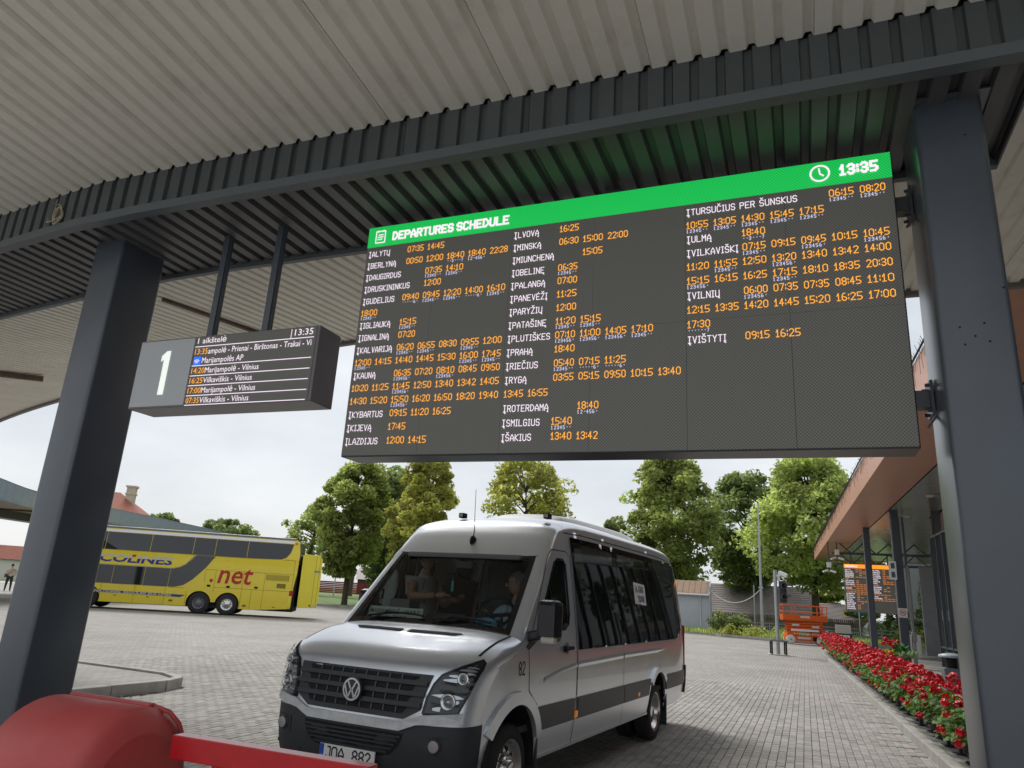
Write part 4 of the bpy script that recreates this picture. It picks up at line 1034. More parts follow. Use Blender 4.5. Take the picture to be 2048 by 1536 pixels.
for k in range(25):
    a = 2 * PI * k / 24; v = Vector((.185 * math.cos(a), 0, .185 * math.sin(a))); v = Matrix.Rotation(rad(-62), 3, 'X') @ v if False else Vector((v.x, v.z * math.sin(rad(40)), v.z * math.cos(rad(40)))); pts.append(Vector((.45, .42, 1.53)) + v)
b.tube(pts, .015, 8, False); b.tube([(.27, .42, 1.53), (.45, .40, 1.51), (.63, .42, 1.53)], .018, 6); b.tube([(.45, .40, 1.51), (.45, .25, 1.38)], .03, 8); b.build('steering_wheel', M_seat, van)
def seat(x, y, z=.62, parent=van):
    b = MB(); b.box((x, y, z + .40), (.48, .48, .14), bev=.05); b.box((x, y + .27, z + .82), (.47, .13, .76), bev=.05); b.box((x, y + .29, z + 1.31), (.28, .09, .22), bev=.04); b.box((x, y, z + .18), (.3, .3, .34)); b.build('seat', M_seat, parent)
for x, y in ((.45, .98), (.10, 1.62), (.55, 1.62), (.10, 2.5), (.55, 2.5), (-.6, 2.5)): seat(x, y)
b = MB(); b.box((.30, 1.40, 1.55), (.9, .03, 1.4)); b.build('cab_partition', M_int, van)
b = MB(); b.box((0, .66, 2.055), (1.3, .30, .05), bev=.02); b.box((0, .58, 1.97), (.20, .05, .07), bev=.015); b.build('sun_visor', M_intl, van)
b = MB(); b.tube([(-.05, .45, 2.02), (-.05, .46, 1.80)], .0015, 4); b.box((-.05, .46, 1.755), (.028, .01, .10), bev=.004); fr_ = b.build('air_freshener', mat('turquoise', (.15, .55, .55), .6)); fr_.parent = van

# destination card, face mask in the windscreen
def vloc(x, y, z): return van.matrix_basis @ Vector((x, y, z))
bpy.context.view_layer.update()
card = thing('destination_card', 'pale card reading Vilnius standing on the dashboard behind the windscreen', 'sign', vloc(-.48, .13, 1.415), -.0807)
tl = Matrix.Rotation(rad(-14), 3, 'X')
cf = lambda a, c, d=0: tuple(tl @ Vector((a, -d, c)))
b = MB(); b.prism([(-.31, 0), (.31, 0), (.31, .115), (-.31, .115)], -.002, .002, cf); b.build('card_sheet', mat('card_green', (.50, .60, .50), .6), card)
b = MB(); write(b, 'MARIJAMPOLĖ - VILNIUS', .040, lambda a, c: cf(a, c, .004), (-.285, .052), width=.57, bold=.02); write(b, 'PRIENAI - TRAKAI', .026, lambda a, c: cf(a, c, .004), (-.22, .013), width=.36, bold=.01); b.build('card_lettering', M_ink, card)
msk = MB(); msk.smooth = True
msk.add([(x * .10, y * .045 + .02 * math.cos(x * 1.5), .05 * math.cos(x * 1.4) + .012 * math.sin(5 * y)) for y in np.linspace(-1, 1, 7) for x in np.linspace(-1, 1, 9)], [(j * 9 + i, j * 9 + i + 1, (j + 1) * 9 + i + 1, (j + 1) * 9 + i) for j in range(6) for i in range(8)])
mk = msk.build('face_mask', mat('mask_blue', (.16, .42, .62), .8)); mk.location = vloc(.50, .17, 1.43); mk.rotation_euler = (rad(-40), 0, .1); tag(mk, 'blue medical face mask lying on the minibus dashboard', 'face mask')

# ================================================================== PEOPLE
def figure(parent, joints, bones, parts_of, mats, head, facing, hair=None, sub=2):
    """one continuous body: skeleton grown into a skin; faces take the material of the nearest bone"""
    names_ = list(joints); idx = {n: i for i, n in enumerate(names_)}
    me = bpy.data.meshes.new('skeleton'); me.from_pydata([joints[n][0] for n in names_], [(idx[a], idx[c]) for a, c in bones], [])
    o = bpy.data.objects.new('skeleton', me); COL.objects.link(o)
    sk = o.modifiers.new('skin', 'SKIN'); sk.use_smooth_shade = True
    for n in names_:
        r = joints[n][1]; me.skin_vertices[0].data[idx[n]].radius = r if isinstance(r, tuple) else (r, r)
    me.skin_vertices[0].data[idx['pelvis']].use_root = True
    ss = o.modifiers.new('subsurf', 'SUBSURF'); ss.levels = sub; ss.render_levels = sub
    dg = bpy.context.evaluated_depsgraph_get(); dg.update()
    out = bpy.data.meshes.new_from_object(o.evaluated_get(dg)); bpy.data.objects.remove(o)
    out.materials.clear(); ml = list(dict.fromkeys(mats.values()))
    for m in ml: out.materials.append(m)
    seg = [(Vector(joints[a][0]), Vector(joints[c][0]), ml.index(mats[parts_of[(a, c)]])) for a, c in bones]
    for p in out.polygons:
        best = 1e9; p.use_smooth = True
        for a, c, k in seg:
            d = c - a; t = max(0, min(1, (p.center - a).dot(d) / max(1e-9, d.length_squared))); dd = (p.center - a - d * t).length
            if dd < best: best = dd; p.material_index = k
    out.name = 'body'; bo = link('body', out, parent)
    return bo
def head_parts(parent, c, yaw, m_skin, m_hair, r=.105, glasses=False, hairtop=True):
    """face features and hair on the head at c; yaw turns the face from -y"""
    R = Matrix.Rotation(yaw, 3, 'Z'); P = lambda x, y, z: Vector(c) + R @ Vector((x * r / .105, y * r / .105, z * r / .105))
    b = MB(); b.smooth = True
    n1, n2 = 14, 18; vs = []
    for i in range(n1 + 1):
        th = PI * i / n1
        for j in range(n2):
            ph = 2 * PI * j / n2; x, y, z = math.sin(th) * math.cos(ph), math.sin(th) * math.sin(ph), math.cos(th)
            k = 1.0 - (.22 * max(0, -z - .1) if y < 0 else .30 * max(0, -z - .1))
            vs.append(P(x * .076 * k, y * .098 * k - .012 * max(0, -z), z * .118))
    b.add(vs, [(i * n2 + j, (i + 1) * n2 + j, (i + 1) * n2 + (j + 1) % n2, i * n2 + (j + 1) % n2) for i in range(n1) for j in range(n2)])
    b.tube([P(0, -.090, .022), P(0, -.112, -.008), P(0, -.118, -.022), P(0, -.094, -.032)], [.007, .011, .014, .006], 8)
    for s in (1, -1): b.lathe([(.001, -.006), (.02, -.004), (.024, .004), (.012, .008)], c=(0, 0, 0), axis='x', n=10) if False else b.tube([P(s * .072, .006, -.035), P(s * .082, .014, 0), P(s * .078, .016, .03)], [.008, .016, .007], 6)
    hd_ = b.build('head', m_skin, parent)
    b = MB()
    for s in (1, -1): b.cyl(P(s * .030, -.090, .012), P(s * .030, -.096, .012), .009, n=8)
    b.tube([P(-.022, -.092, -.058), P(0, -.098, -.056), P(.022, -.092, -.058)], .004, 5); b.build('face_features', mat('face_dark', (.12, .05, .04), .6), hd_)
    if m_hair:
        b = MB(); b.smooth = True; vs = []; 
        for i in range(8):
            th = PI * .56 * i / 7
            for j in range(n2):
                ph = 2 * PI * j / n2; x, y, z = math.sin(th) * math.cos(ph), math.sin(th) * math.sin(ph), math.cos(th)
                lim = 1.0; zz = z if y > -.25 else max(z, .48)
                vs.append(P(x * .083, y * .105 + .004, zz * .126))
        b.add(vs, [(i * n2 + j, (i + 1) * n2 + j, (i + 1) * n2 + (j + 1) % n2, i * n2 + (j + 1) % n2) for i in range(7) for j in range(n2)]); b.build('hair', m_hair, hd_)
    if glasses:
        b = MB()
        for s in (1, -1):
            b.tube([P(s * .032 + .022 * math.cos(t), -.104, .012 + .016 * math.sin(t)) for t in np.linspace(0, 2 * PI, 13)], .0022, 4, False); b.tube([P(s * .054, -.102, .016), P(s * .078, -.04, .016), P(s * .080, .01, .008)], .002, 4)
        b.tube([P(-.010, -.105, .014), P(.010, -.105, .014)], .002, 4); b.build('glasses', M_gap, hd_)
    return hd_
def hand(parent, wrist, fdir, pdir, m, curl=.5, size=.085):
    """palm, four bent fingers of different lengths and a thumb leaving the side of the palm"""
    w = Vector(wrist); f = Vector(fdir).normalized(); p = Vector(pdir); p = (p - f * p.dot(f)).normalized(); s = f.cross(p)
    b = MB(); b.smooth = True
    b.tube([w, w + f * size * .35, w + f * size * .8, w + f * size * 1.05], [.026, .032, .036, .028], 8)
    for k, (off, ln) in enumerate(((-.030, .85), (-.010, 1.0), (.010, .95), (.028, .75))):
        a = w + f * size * .95 + s * off; c1 = a + (f + p * curl * .4).normalized() * .036 * ln; c2 = c1 + (f + p * curl * 1.2).normalized() * .028 * ln; c3 = c2 + (f * .7 + p * curl * 1.8).normalized() * .02 * ln
        b.tube([a, c1, c2, c3], [.0095, .009, .0085, .006], 6)
    a = w + f * size * .35 - s * .028; c1 = a + (f * .7 - s * .8 + p * .3).normalized() * .035; c2 = c1 + (f + p * .4 - s * .1).normalized() * .03
    b.tube([a, c1, c2], [.013, .0105, .0075], 6)
    return b.build('hand', m, parent)
M_skin = mat('skin', (0.42, 0.22, 0.145), 0.5, spec=0.4)
M_skin2 = mat('skin_fair', (0.50, 0.29, 0.21), 0.5, spec=0.4)
M_hairg = mat('grey_hair', (0.20, 0.19, 0.175), 0.8, var=0.25, vscale=60)
M_hairb = mat('dark_hair', (0.03, 0.025, 0.02), 0.8)
M_shirtb = mat('pale_blue_shirt', (0.42, 0.56, 0.66), 0.85, bump=0.2, bscale=30)
M_tee = mat('grey_tshirt', (0.42, 0.44, 0.45), 0.9, bump=0.2, bscale=25)
M_trous = mat('dark_trousers', (0.03, 0.035, 0.05), 0.9)
M_beige = mat('beige_jacket', (0.55, 0.48, 0.40), 0.9, bump=0.2, bscale=20)
M_shoe = mat('dark_shoe', (0.02, 0.02, 0.02), 0.6)

# driver, seated, looking to his right
drv = thing('person', 'grey-haired driver with glasses and pale blue shirt at the steering wheel', 'person', vloc(.45, .90, .80), -.0807)
J = {'pelvis': ((0, .08, .30), (.15, .12)), 'waist': ((0, .09, .46), (.14, .11)), 'chest': ((0, .07, .66), (.165, .115)), 'neck': ((0, .03, .84), .055), 'headbase': ((0, .01, .93), .05),
     'shr': ((-.19, .06, .76), .07), 'elr': ((-.25, -.12, .56), .045), 'wrr': ((-.15, -.34, .68), .03), 'shl': ((.19, .06, .76), .07), 'ell': ((.25, -.12, .56), .045), 'wrl': ((.15, -.34, .68), .03),
     'hipr': ((-.10, 0, .27), .095), 'knr': ((-.12, -.38, .27), .065), 'anr': ((-.11, -.50, -.10), .042), 'ftr': ((-.11, -.64, -.13), .04), 'hipl': ((.10, 0, .27), .095), 'knl': ((.12, -.38, .27), .065), 'anl': ((.11, -.50, -.10), .042), 'ftl': ((.11, -.64, -.13), .04)}
BN = [('pelvis', 'waist'), ('waist', 'chest'), ('chest', 'neck'), ('neck', 'headbase'), ('chest', 'shr'), ('shr', 'elr'), ('elr', 'wrr'), ('chest', 'shl'), ('shl', 'ell'), ('ell', 'wrl'), ('pelvis', 'hipr'), ('hipr', 'knr'), ('knr', 'anr'), ('anr', 'ftr'), ('pelvis', 'hipl'), ('hipl', 'knl'), ('knl', 'anl'), ('anl', 'ftl')]
def dress(top='shirt', fore='skin', hem='trousers'):
    d = {}
    for a, c in BN:
        if c in ('waist', 'chest', 'shr', 'elr', 'shl', 'ell', 'neck'): d[(a, c)] = top
        elif c == 'headbase': d[(a, c)] = 'skin'
        elif c in ('wrr', 'wrl'): d[(a, c)] = fore
        elif c in ('ftr', 'ftl'): d[(a, c)] = 'shoe'
        else: d[(a, c)] = hem
    return d
figure(drv, J, BN, dress(fore='skin'), {'shirt': M_shirtb, 'skin': M_skin2, 'trousers': M_trous, 'shoe': M_shoe}, None, 0)
head_parts(drv, (0, 0.005, 1.02), rad(-70), M_skin2, M_hairg, glasses=True)
hand(drv, (-.15, -.34, .68), (.1, -.6, .5), (.3, -.4, -.8), M_skin2, .9); hand(drv, (.15, -.34, .68), (-.1, -.6, .5), (-.3, -.4, -.8), M_skin2, .9)

# passenger, standing on the entrance step, reaching towards the driver
pas = thing('person', 'man in grey T-shirt standing in the minibus with his forearm held out to the driver', 'person', vloc(-.66, .86, .40), -.0807)
J2 = {'pelvis': ((0, .05, .90), (.15, .115)), 'waist': ((0, .05, 1.06), (.145, .11)), 'chest': ((0, .03, 1.28), (.17, .12)), 'neck': ((.02, .02, 1.45), .058), 'headbase': ((.03, .0, 1.54), .052),
      'shr': ((-.02, -.17, 1.37), .075), 'elr': ((.02, -.23, 1.235), .052), 'wrr': ((.27, -.13, 1.255), .034), 'shl': ((.02, .22, 1.38), .072), 'ell': ((.14, .26, 1.16), .048), 'wrl': ((.33, .10, 1.22), .032),
      'hipr': ((0, -.06, .86), .10), 'knr': ((.02, -.08, .48), .068), 'anr': ((0, -.08, .09), .045), 'ftr': ((.13, -.08, .045), .042), 'hipl': ((0, .14, .86), .10), 'knl': ((.02, .16, .48), .068), 'anl': ((0, .16, .09), .045), 'ftl': ((.13, .16, .045), .042)}
dd2 = dress(top='tee', fore='skin'); dd2[('shr', 'elr')] = 'skin'; dd2[('shl', 'ell')] = 'skin'
figure(pas, J2, BN, dd2, {'tee': M_tee, 'skin': M_skin, 'trousers': M_trous, 'shoe': M_shoe}, None, 0)
head_parts(pas, (.05, .0, 1.63), rad(80), M_skin, M_hairb)
hand(pas, (.27, -.13, 1.255), (1, .25, .15), (0, 0, -1), M_skin, .45, .095); hand(pas, (.33, .10, 1.22), (1, -.2, .1), (0, .2, 1), M_skin, .8)
ph = MB(); ph.box((0, 0, 0), (.14, .07, .012), bev=.004); pho = ph.build('mobile_phone', M_blackg); pho.location = vloc(-.66 + .45, .86 + .05, .40 + 1.245); pho.rotation_euler = (0, .2, .1); tag(pho, 'black mobile phone in the hand of the man standing in the minibus', 'phone')

# woman far away on the left, seen from behind
ped = thing('person', 'person in beige jacket with brown shoulder bag standing far off by a column', 'person', (-48.75, 34.1, 0.13), rad(-125))
J3 = {'pelvis': ((0, 0, .92), (.16, .12)), 'waist': ((0, 0, 1.06), (.175, .13)), 'chest': ((0, 0, 1.30), (.19, .13)), 'neck': ((0, 0, 1.47), .06), 'headbase': ((0, -.01, 1.55), .055),
      'shr': ((-.22, 0, 1.38), .075), 'elr': ((-.29, .02, 1.12), .055), 'wrr': ((-.20, -.17, .98), .035), 'shl': ((.22, 0, 1.38), .075), 'ell': ((.29, .02, 1.12), .055), 'wrl': ((.24, -.18, 1.02), .035),
      'hipr': ((-.10, 0, .86), .11), 'knr': ((-.13, -.01, .48), .075), 'anr': ((-.15, .01, .09), .05), 'ftr': ((-.16, -.13, .045), .045), 'hipl': ((.10, 0, .86), .11), 'knl': ((.13, -.01, .48), .075), 'anl': ((.15, .01, .09), .05), 'ftl': ((.16, -.13, .045), .045)}
figure(ped, J3, BN, dress(top='jacket', fore='jacket'), {'jacket': M_beige, 'skin': M_skin2, 'trousers': M_trous, 'shoe': M_shoe}, None, 0)
head_parts(ped, (0, -.01, 1.64), 0, M_skin2, M_hairb)
hand(ped, (-.20, -.17, .98), (.2, -.5, -.8), (.5, -.5, 0), M_skin2); hand(ped, (.24, -.18, 1.02), (-.2, -.5, -.8), (-.5, -.5, 0), M_skin2)
b = MB(); b.tube([(-.18, .10, 1.44), (0, .16, 1.28), (.22, .15, 1.05)], .014, 6); b.box((.24, .16, .98), (.20, .07, .22), bev=.03)
bg_ = b.build('shoulder_bag', mat('brown_leather', (.13, .05, .025), .6)); bg_.location = ped.location; bg_.rotation_euler = ped.rotation_euler; tag(bg_, 'brown shoulder bag slung across the back of a beige jacket', 'bag')
# ================================================================== YELLOW COACH
M_yel = mat('yellow_paint', (0.76, 0.60, 0.015), 0.28, coat=0.6, var=0.03)
M_yel2 = mat('yellow_box', (0.78, 0.66, 0.05), 0.4, var=0.03)
M_coachglass = mat('coach_glass', (0.012, 0.013, 0.014), 0.03, spec=0.8)
M_blue = mat('deep_blue', (0.012, 0.035, 0.25), 0.4)
M_lred = mat('letter_red', (0.45, 0.012, 0.008), 0.4)
M_silv = mat('letter_silver', (0.55, 0.55, 0.54), 0.3)
CH = rad(32)
coach = thing('coach', 'yellow double-decker coach with black window band parked on the left', 'coach', (-26.868, 30.143, 0), CH)   # local x runs to the tail, -y faces the minibus
NOSE, TAIL, CW = -8.7, 3.15, 2.55
prof = [(NOSE + .12, .34), (1.2, .32), (2.9, .45), (3.02, .46), (3.05, 1.5), (3.14, 2.2), (3.16, 3.2), (3.08, 3.75), (2.85, 3.92), (NOSE + .9, 3.94), (NOSE + .35, 3.7), (NOSE + .08, 2.6), (NOSE, 1.2), (NOSE + .03, .5)]
def lean_in(z): return max(0.0, z - 2.81) * .11      # upper deck shaped to lean in so its windows mirror the sky
cs_ = lambda x, z, off=0.0: Vector((x, lean_in(z) - off, z))
WHL = [(-1.41, .52, .60), (-.06, .52, .60), (-6.6, .52, .60)]
lower = []
for x in (1.2,): pass
def arch(cx, cz, r): return arc(cx, cz, r, 180, 0, 14)
out_bottom = [(NOSE + .12, .34)] + arc(-6.6, .50, .60, 196, -16, 16)[0:] + arc(-1.42, .50, .585, 196, 8, 14) + arc(-.06, .50, .585, 172, -16, 14) + [(1.2, .32)]
side_ol = out_bottom + prof[2:]
b = MB()
for sgn, y0 in ((1, 0.0), (-1, CW)):
    b.patch(side_ol, (lambda x, z, off=0.0, y0=y0, sgn=sgn: Vector((x, y0 + sgn * lean_in(z), z))), (), .4, 0, 0, smooth=False, flip=(sgn < 0))
n = len(prof)
b.add([(x, lean_in(z), z) for x, z in prof] + [(x, CW - lean_in(z), z) for x, z in prof], [(k, n + k, n + (k + 1) % n, (k + 1) % n) for k in range(n) if k not in (0,)], True)
cb = b.build('body', M_yel, coach)
bev_ = MB(); bev_.bar((NOSE + .9, .17, 3.90), (2.9, .17, 3.90), .14, .12, bev=.04); bev_.build('roof_rail', mat('coach_roof', (.16, .17, .19), .4), coach)
def cp(name, poly, m, off=.006, parent=coach, step=.5, skirt=.006, holes=()):
    b = MB(); b.patch(poly, cs_, holes, step, off, skirt, smooth=False); return b.build(name, m, parent)
cp('roof_strip', [(NOSE + .6, 3.675), (2.80, 3.69), (2.82, 3.82), (NOSE + .7, 3.80)], mat('white_strip', (.80, .81, .82), .35, coat=.3), .012)
edges_w = [NOSE + .35, -6.2, -4.1, -2.08, -1.02, .55, 2.82]
for k, (x0, x1) in enumerate(zip(edges_w[:-1], edges_w[1:])):
    lo = 2.815
    if k == 5: poly = [(x0 + .012, lo), (2.25, 2.86), (2.50, 2.96), (2.68, 3.2), (2.80, 3.66), (x0 + .012, 3.66)]
    else: poly = [(x0 + .012, lo), (x1 - .012, lo), (x1 - .012, 3.66), (x0 + .012, 3.66)]
    cp('upper_window', poly, M_coachglass, .01)
for x0, x1 in ((NOSE + .1, -7.4), (-7.38, -5.6), (-5.58, -4.15), (-4.13, -2.98)):
    cp('lower_window', [(x0, 1.19), (x1, 1.20), (x1, 2.06), (x0, 2.06)], M_coachglass, .009)
cp('lower_window', [(-2.96, 1.20), (-2.62, 1.215), (-2.25, 1.32), (-1.85, 1.62), (-1.32, 2.22), (-.95, 2.795), (-1.86, 2.795), (-2.12, 2.48), (-2.42, 2.24), (-2.70, 2.13), (-2.96, 2.09)], M_coachglass, .009)
cp('logo_panel_edge', ribbon([(NOSE + .3, 2.075), (-2.86, 2.085), (-2.55, 2.17), (-2.28, 2.34), (-1.93, 2.78)], .035), mat('grey_line', (.25, .26, .25), .5), .011)
b = MB(); ib = MB(); rb = MB()
cw = lambda a, c, off=.013: cs_(a, c, off)
vs, fs_ = text2d('ECOLINES', .36, shear=.12, bold=.03, width=3.86)
b.add([cw(a - 6.78, c + 2.24) for a, c in vs], fs_); lt = b.build('logo_lettering', M_blue, coach)
tp_ = MB()             # silver upper halves of the letters
bm = bmesh.new(); vv = [bm.verts.new((a - 6.78, -.0145, c + 2.24)) for a, c in vs]
for f in fs_:
    try: bm.faces.new([vv[i] for i in f])
    except ValueError: pass
bmesh.ops.bisect_plane(bm, geom=bm.verts[:] + bm.edges[:] + bm.faces[:], plane_co=(0, 0, 2.445), plane_no=(0, 0, -1), clear_outer=True)
bm.verts.index_update(); tp_.add([tuple(v.co) for v in bm.verts], [tuple(v.index for v in f.verts) for f in bm.faces]); bm.free(); tp_.build('logo_silver', M_silv, lt)
b = MB(); b.add([cw(-4.87 + dx, dz, .0165) for dx, dz in ((0, 2.52), (.17, 2.52), (.19, 2.62), (.02, 2.62))], [(0, 1, 2, 3)]); b.build('logo_dot', M_lred, lt)
b = MB(); write(b, 'net', .92, cw, (-.68, 1.53), width=1.68, shear=.18, bold=.012); b.patch(arc(-.97, 1.62, .085, 0, 345, 14), cs_, (), .3, .013, 0, smooth=False); b.build('web_lettering', M_lred, coach)
cp('slogan_band', [(-7.5, .775), (-2.30, .74), (-2.08, .855), (-7.5, .90)], M_blue, .008)
b = MB(); write(b, 'INTERNATIONAL REGULAR BUS LINES', .13, cw, (-6.95, .765), width=4.25, shear=.2, bold=.03); b.build('slogan_lettering', mat('slogan_cream', (.62, .55, .30), .5), coach)
b = MB()
for x, z0, z1 in ((-6.0, .35, 1.18), (-4.46, .35, 1.18), (-3.05, .35, 1.18), (-2.05, .35, 1.05), (-1.30, 1.55, 2.14), (-.80, 1.05, 2.14), (.55, .34, 2.14), (1.03, .36, 1.3), (1.60, .38, 2.14), (2.98, .5, 2.85)): b.patch(ribbon([(x, z0), (x, z1)], .014), cs_, (), .5, .004, 0, smooth=False)
for x0, x1, z in ((-1.3, 2.98, 2.14), (-.8, 2.9, 1.30), (-2.9, -2.2, 1.18), (2.4, 2.98, 2.84)): b.patch(ribbon([(x0, z), (x1, z)], .014), cs_, (), .5, .004, 0, smooth=False)
b.build('panel_gap', mat('yellow_shade', (.16, .12, .01), .6), cb)
vg = cp('engine_vent', [(1.66, 1.80), (2.78, 1.80), (2.78, 2.08), (1.66, 2.08)], mat('vent_shade', (.20, .155, .01), .5), .005)
for k in range(7):
    b = MB(); b.box((2.22, -.012, 1.825 + k * .039), (1.08, .016, .018)); b.build('vent_slat', M_yel, vg)
cp('engine_vent', [(2.22, 1.44), (2.66, 1.44), (2.66, 1.66), (2.22, 1.66)], mat('vent_shade', (.20, .155, .01), .5), .006)
for x, z in ((-1.05, 1.36), (-.12, 1.36), (1.23, 1.40)): cp('hatch_lock', [(x - .085, z - .05), (x + .085, z - .05), (x + .085, z + .05), (x - .085, z + .05)], M_gap, .008)
for x, z in ((-2.72, .56), (.78, .50)): cp('side_marker', [(x - .09, z - .045), (x + .09, z - .045), (x + .09, z + .045), (x - .09, z + .045)], mat('brown_lens', (.25, .07, .02), .3), .01)
for x, z in ((-5.3, .66), (-3.8, .66), (2.2, .5)): cp('hatch_lock', [(x - .06, z - .02), (x + .06, z - .02), (x + .06, z + .02), (x - .06, z + .02)], mat('yellow_shade', (.16, .12, .01)), .008)
b = MB(); b.box((2.98, .01, 1.22), (.20, .04, .26), bev=.01); b.build('tail_light', M_redlens, coach)
b = MB(); b.box((2.93, -.01, .80), (.20, .05, .55), bev=.02); b.build('bumper_corner', M_yel2, coach)
b = MB(); b.box((2.92, .0, 3.70), (.12, .03, .09), bev=.01); b.build('marker_lamp', mat('amber_dark', (.6, .15, .01), .3), coach)
b = MB(); b.box((3.145, 1.275, 3.30), (.10, 2.3, .95), bev=.04); b.build('rear_window', mat('rear_glass', (.10, .105, .11), .2), coach)
b = MB(); b.box((3.10, 1.1, 1.5), (.12, 2.0, 2.3)); b.build('rear_panel', M_gap, coach)
b = MB(); b.box((-2.7, CW / 2, .42), (11.6, 2.3, .22)); b.build('underbody', M_gap, coach)
for cx, cz, r in ((-6.6, .52, .6), (-1.42, .5, .585), (-.06, .5, .585)):
    b = MB(); vs = []
    for k in range(15):
        t = rad(-10 + 200 * k / 14); vs += [(cx + r * math.cos(t), 0, cz + r * math.sin(t)), (cx + r * math.cos(t), .5, cz + r * math.sin(t))]
    b.add(vs, [(2 * k, 2 * k + 1, 2 * k + 3, 2 * k + 2) for k in range(14)]); b.add([(cx + r * math.cos(rad(-10 + 200 * k / 14)), .5, cz + r * math.sin(rad(-10 + 200 * k / 14))) for k in range(15)], [tuple(range(15))]); b.build('arch_liner', M_gap, coach)
for i, (wx, both) in enumerate(((-1.41, 1), (-.06, 1), (-6.6, 1))):
    for wy in (.17, CW - .17):
        t = MB(); R, w = .52, .15; e = -w if wy < 1 else w
        t.lathe([(.29, -w), (.42, -w), (.50, -w + .02), (R, -w + .05), (R, w - .05), (.50, w - .02), (.42, w), (.29, w)], axis='y', n=32); ty = t.build('tyre', M_tyre, coach, loc=(wx, wy, R))
        s = 1 if e > 0 else -1; r_ = MB()
        if i == 1:
            r_.use(M_alu).lathe([(.29, e), (.27, e - s * .02), (.25, e - s * .03), (.13, e - s * .015), (.10, e + s * .02), (.001, e + s * .03)], axis='y', n=28)
        else:
            r_.use(mat('grey_wheel', (.17, .17, .18), .5)).lathe([(.29, e), (.27, e - s * .02), (.25, e - s * .10), (.16, e - s * .09), (.12, e - s * .02), (.001, e - s * .01)], axis='y', n=28)
        for k in range(10):
            a = 2 * PI * k / 10; c = Vector((.195 * math.cos(a), e - s * (.02 if i == 1 else .088), .195 * math.sin(a))); r_.use(M_gap).cyl(c, c + Vector((0, s * .006, 0)), .026, n=8)
        r_.build('rim', None, ty, fix=True)
# ski box carried behind the tail
bx = thing('luggage_box', 'yellow tall luggage box carried on the tail of the coach', 'luggage box', tuple(coach.matrix_basis @ Vector((3.30, .10, .50)))[:3], CH + rad(4.6))
bpy.context.view_layer.update()
bx.location = Matrix.Translation(Vector((-26.868, 30.143, 0))) @ Matrix.Rotation(CH, 4, 'Z') @ Vector((3.33, .06, .52))
b = MB(); b.prism([(.02, 0), (.98, .06), (1.02, .5), (1.0, 2.45), (.85, 2.66), (.10, 2.70), (.0, 2.6)], 0.0, 2.4, lambda a, c, h: (a, h, c)); bb = b.build('box_shell', M_yel2, bx)
b = MB(); b.patch(ribbon([(.70, .06), (.70, 2.64)], .014), lambda a, c, off=0: Vector((a, -off, c)), (), .5, .004, 0, smooth=False); b.patch(ribbon([(.90, .06), (.90, 2.55)], .012), lambda a, c, off=0: Vector((a, -off, c)), (), .5, .004, 0, smooth=False); b.build('panel_gap', mat('yellow_shade', (.16, .12, .01)), bb)
b = MB(); b.box((.80, -.006, 1.85), (.30, .01, .10)); b.build('grey_band', mat('grey_line', (.25, .26, .25)), bb)
for x in (.62, .80, .95):
    b = MB(); b.box((x, -.008, .16), (.07, .015, .09)); b.build('box_lamp', M_redlens if x < .7 else mat('clear_lens', (.55, .5, .42)), bb)
b = MB(); b.bar((-.3, .8, .1), (.4, .8, .1), .08, .08); b.bar((-.3, 1.7, .1), (.4, 1.7, .1), .08, .08); b.build('carrier', M_gap, bx)
# mirror arm at the nose
b = MB(); b.tube([(NOSE + .3, .10, 3.55), (NOSE - .25, -.10, 3.60), (NOSE - .62, -.15, 3.42), (NOSE - .75, -.15, 3.05)], [.07, .075, .07, .05], 8); b.use(M_yel); ma = b.build('mirror_arm', M_yel, coach)
b = MB(); b.box((NOSE - .72, -.16, 2.72), (.12, .30, .62), bev=.05); b.build('mirror_head', M_gap, ma)

# ================================================================== FAR CANOPY
M_bluegrey = mat('bluegrey_sheet', (0.24, 0.30, 0.335), 0.45, var=0.08)
M_soff2 = mat('pale_soffit', (0.42, 0.39, 0.34), 0.7, var=0.06)
fc = thing('far_canopy', 'long curved platform canopy with blue-grey ribbed fascia behind the coach', 'canopy', (-40, 40, 0))
FP = [(-20.5, 8.0), (-27.5, 15.2), (-32.7, 21.3), (-36.2, 26.0), (-38.3, 31.8), (-40.6, 38.8), (-45.6, 52.3), (-50.0, 62.0)]
FPI = []
def crv(P, n=6):
    out = []
    for i in range(len(P) - 1):
        p0, p1, p2, p3 = Vector(P[max(0, i - 1)]), Vector(P[i]), Vector(P[i + 1]), Vector(P[min(len(P) - 1, i + 2)])
        for k in range(n):
            t = k / n; out.append(.5 * ((2 * p1) + (p2 - p0) * t + (2 * p0 - 5 * p1 + 4 * p2 - p3) * t * t + (3 * p1 - p0 - 3 * p2 + p3) * t ** 3))
    out.append(Vector(P[-1])); return out
cv = crv(FP); cl = [0.0]
for a, c in zip(cv[:-1], cv[1:]): cl.append(cl[-1] + (c - a).length)
def along(s):
    for i in range(len(cl) - 1):
        if s <= cl[i + 1] or i == len(cl) - 2:
            t = (s - cl[i]) / (cl[i + 1] - cl[i]); d = (cv[i + 1] - cv[i]).normalized(); return cv[i].lerp(cv[i + 1], t), d, Vector((-d.y, d.x))
ZT, ZB = 5.42, 4.52
o0 = Vector((40, -40, 0))
LF = cl[-1]; nsh = int(LF / 1.2)
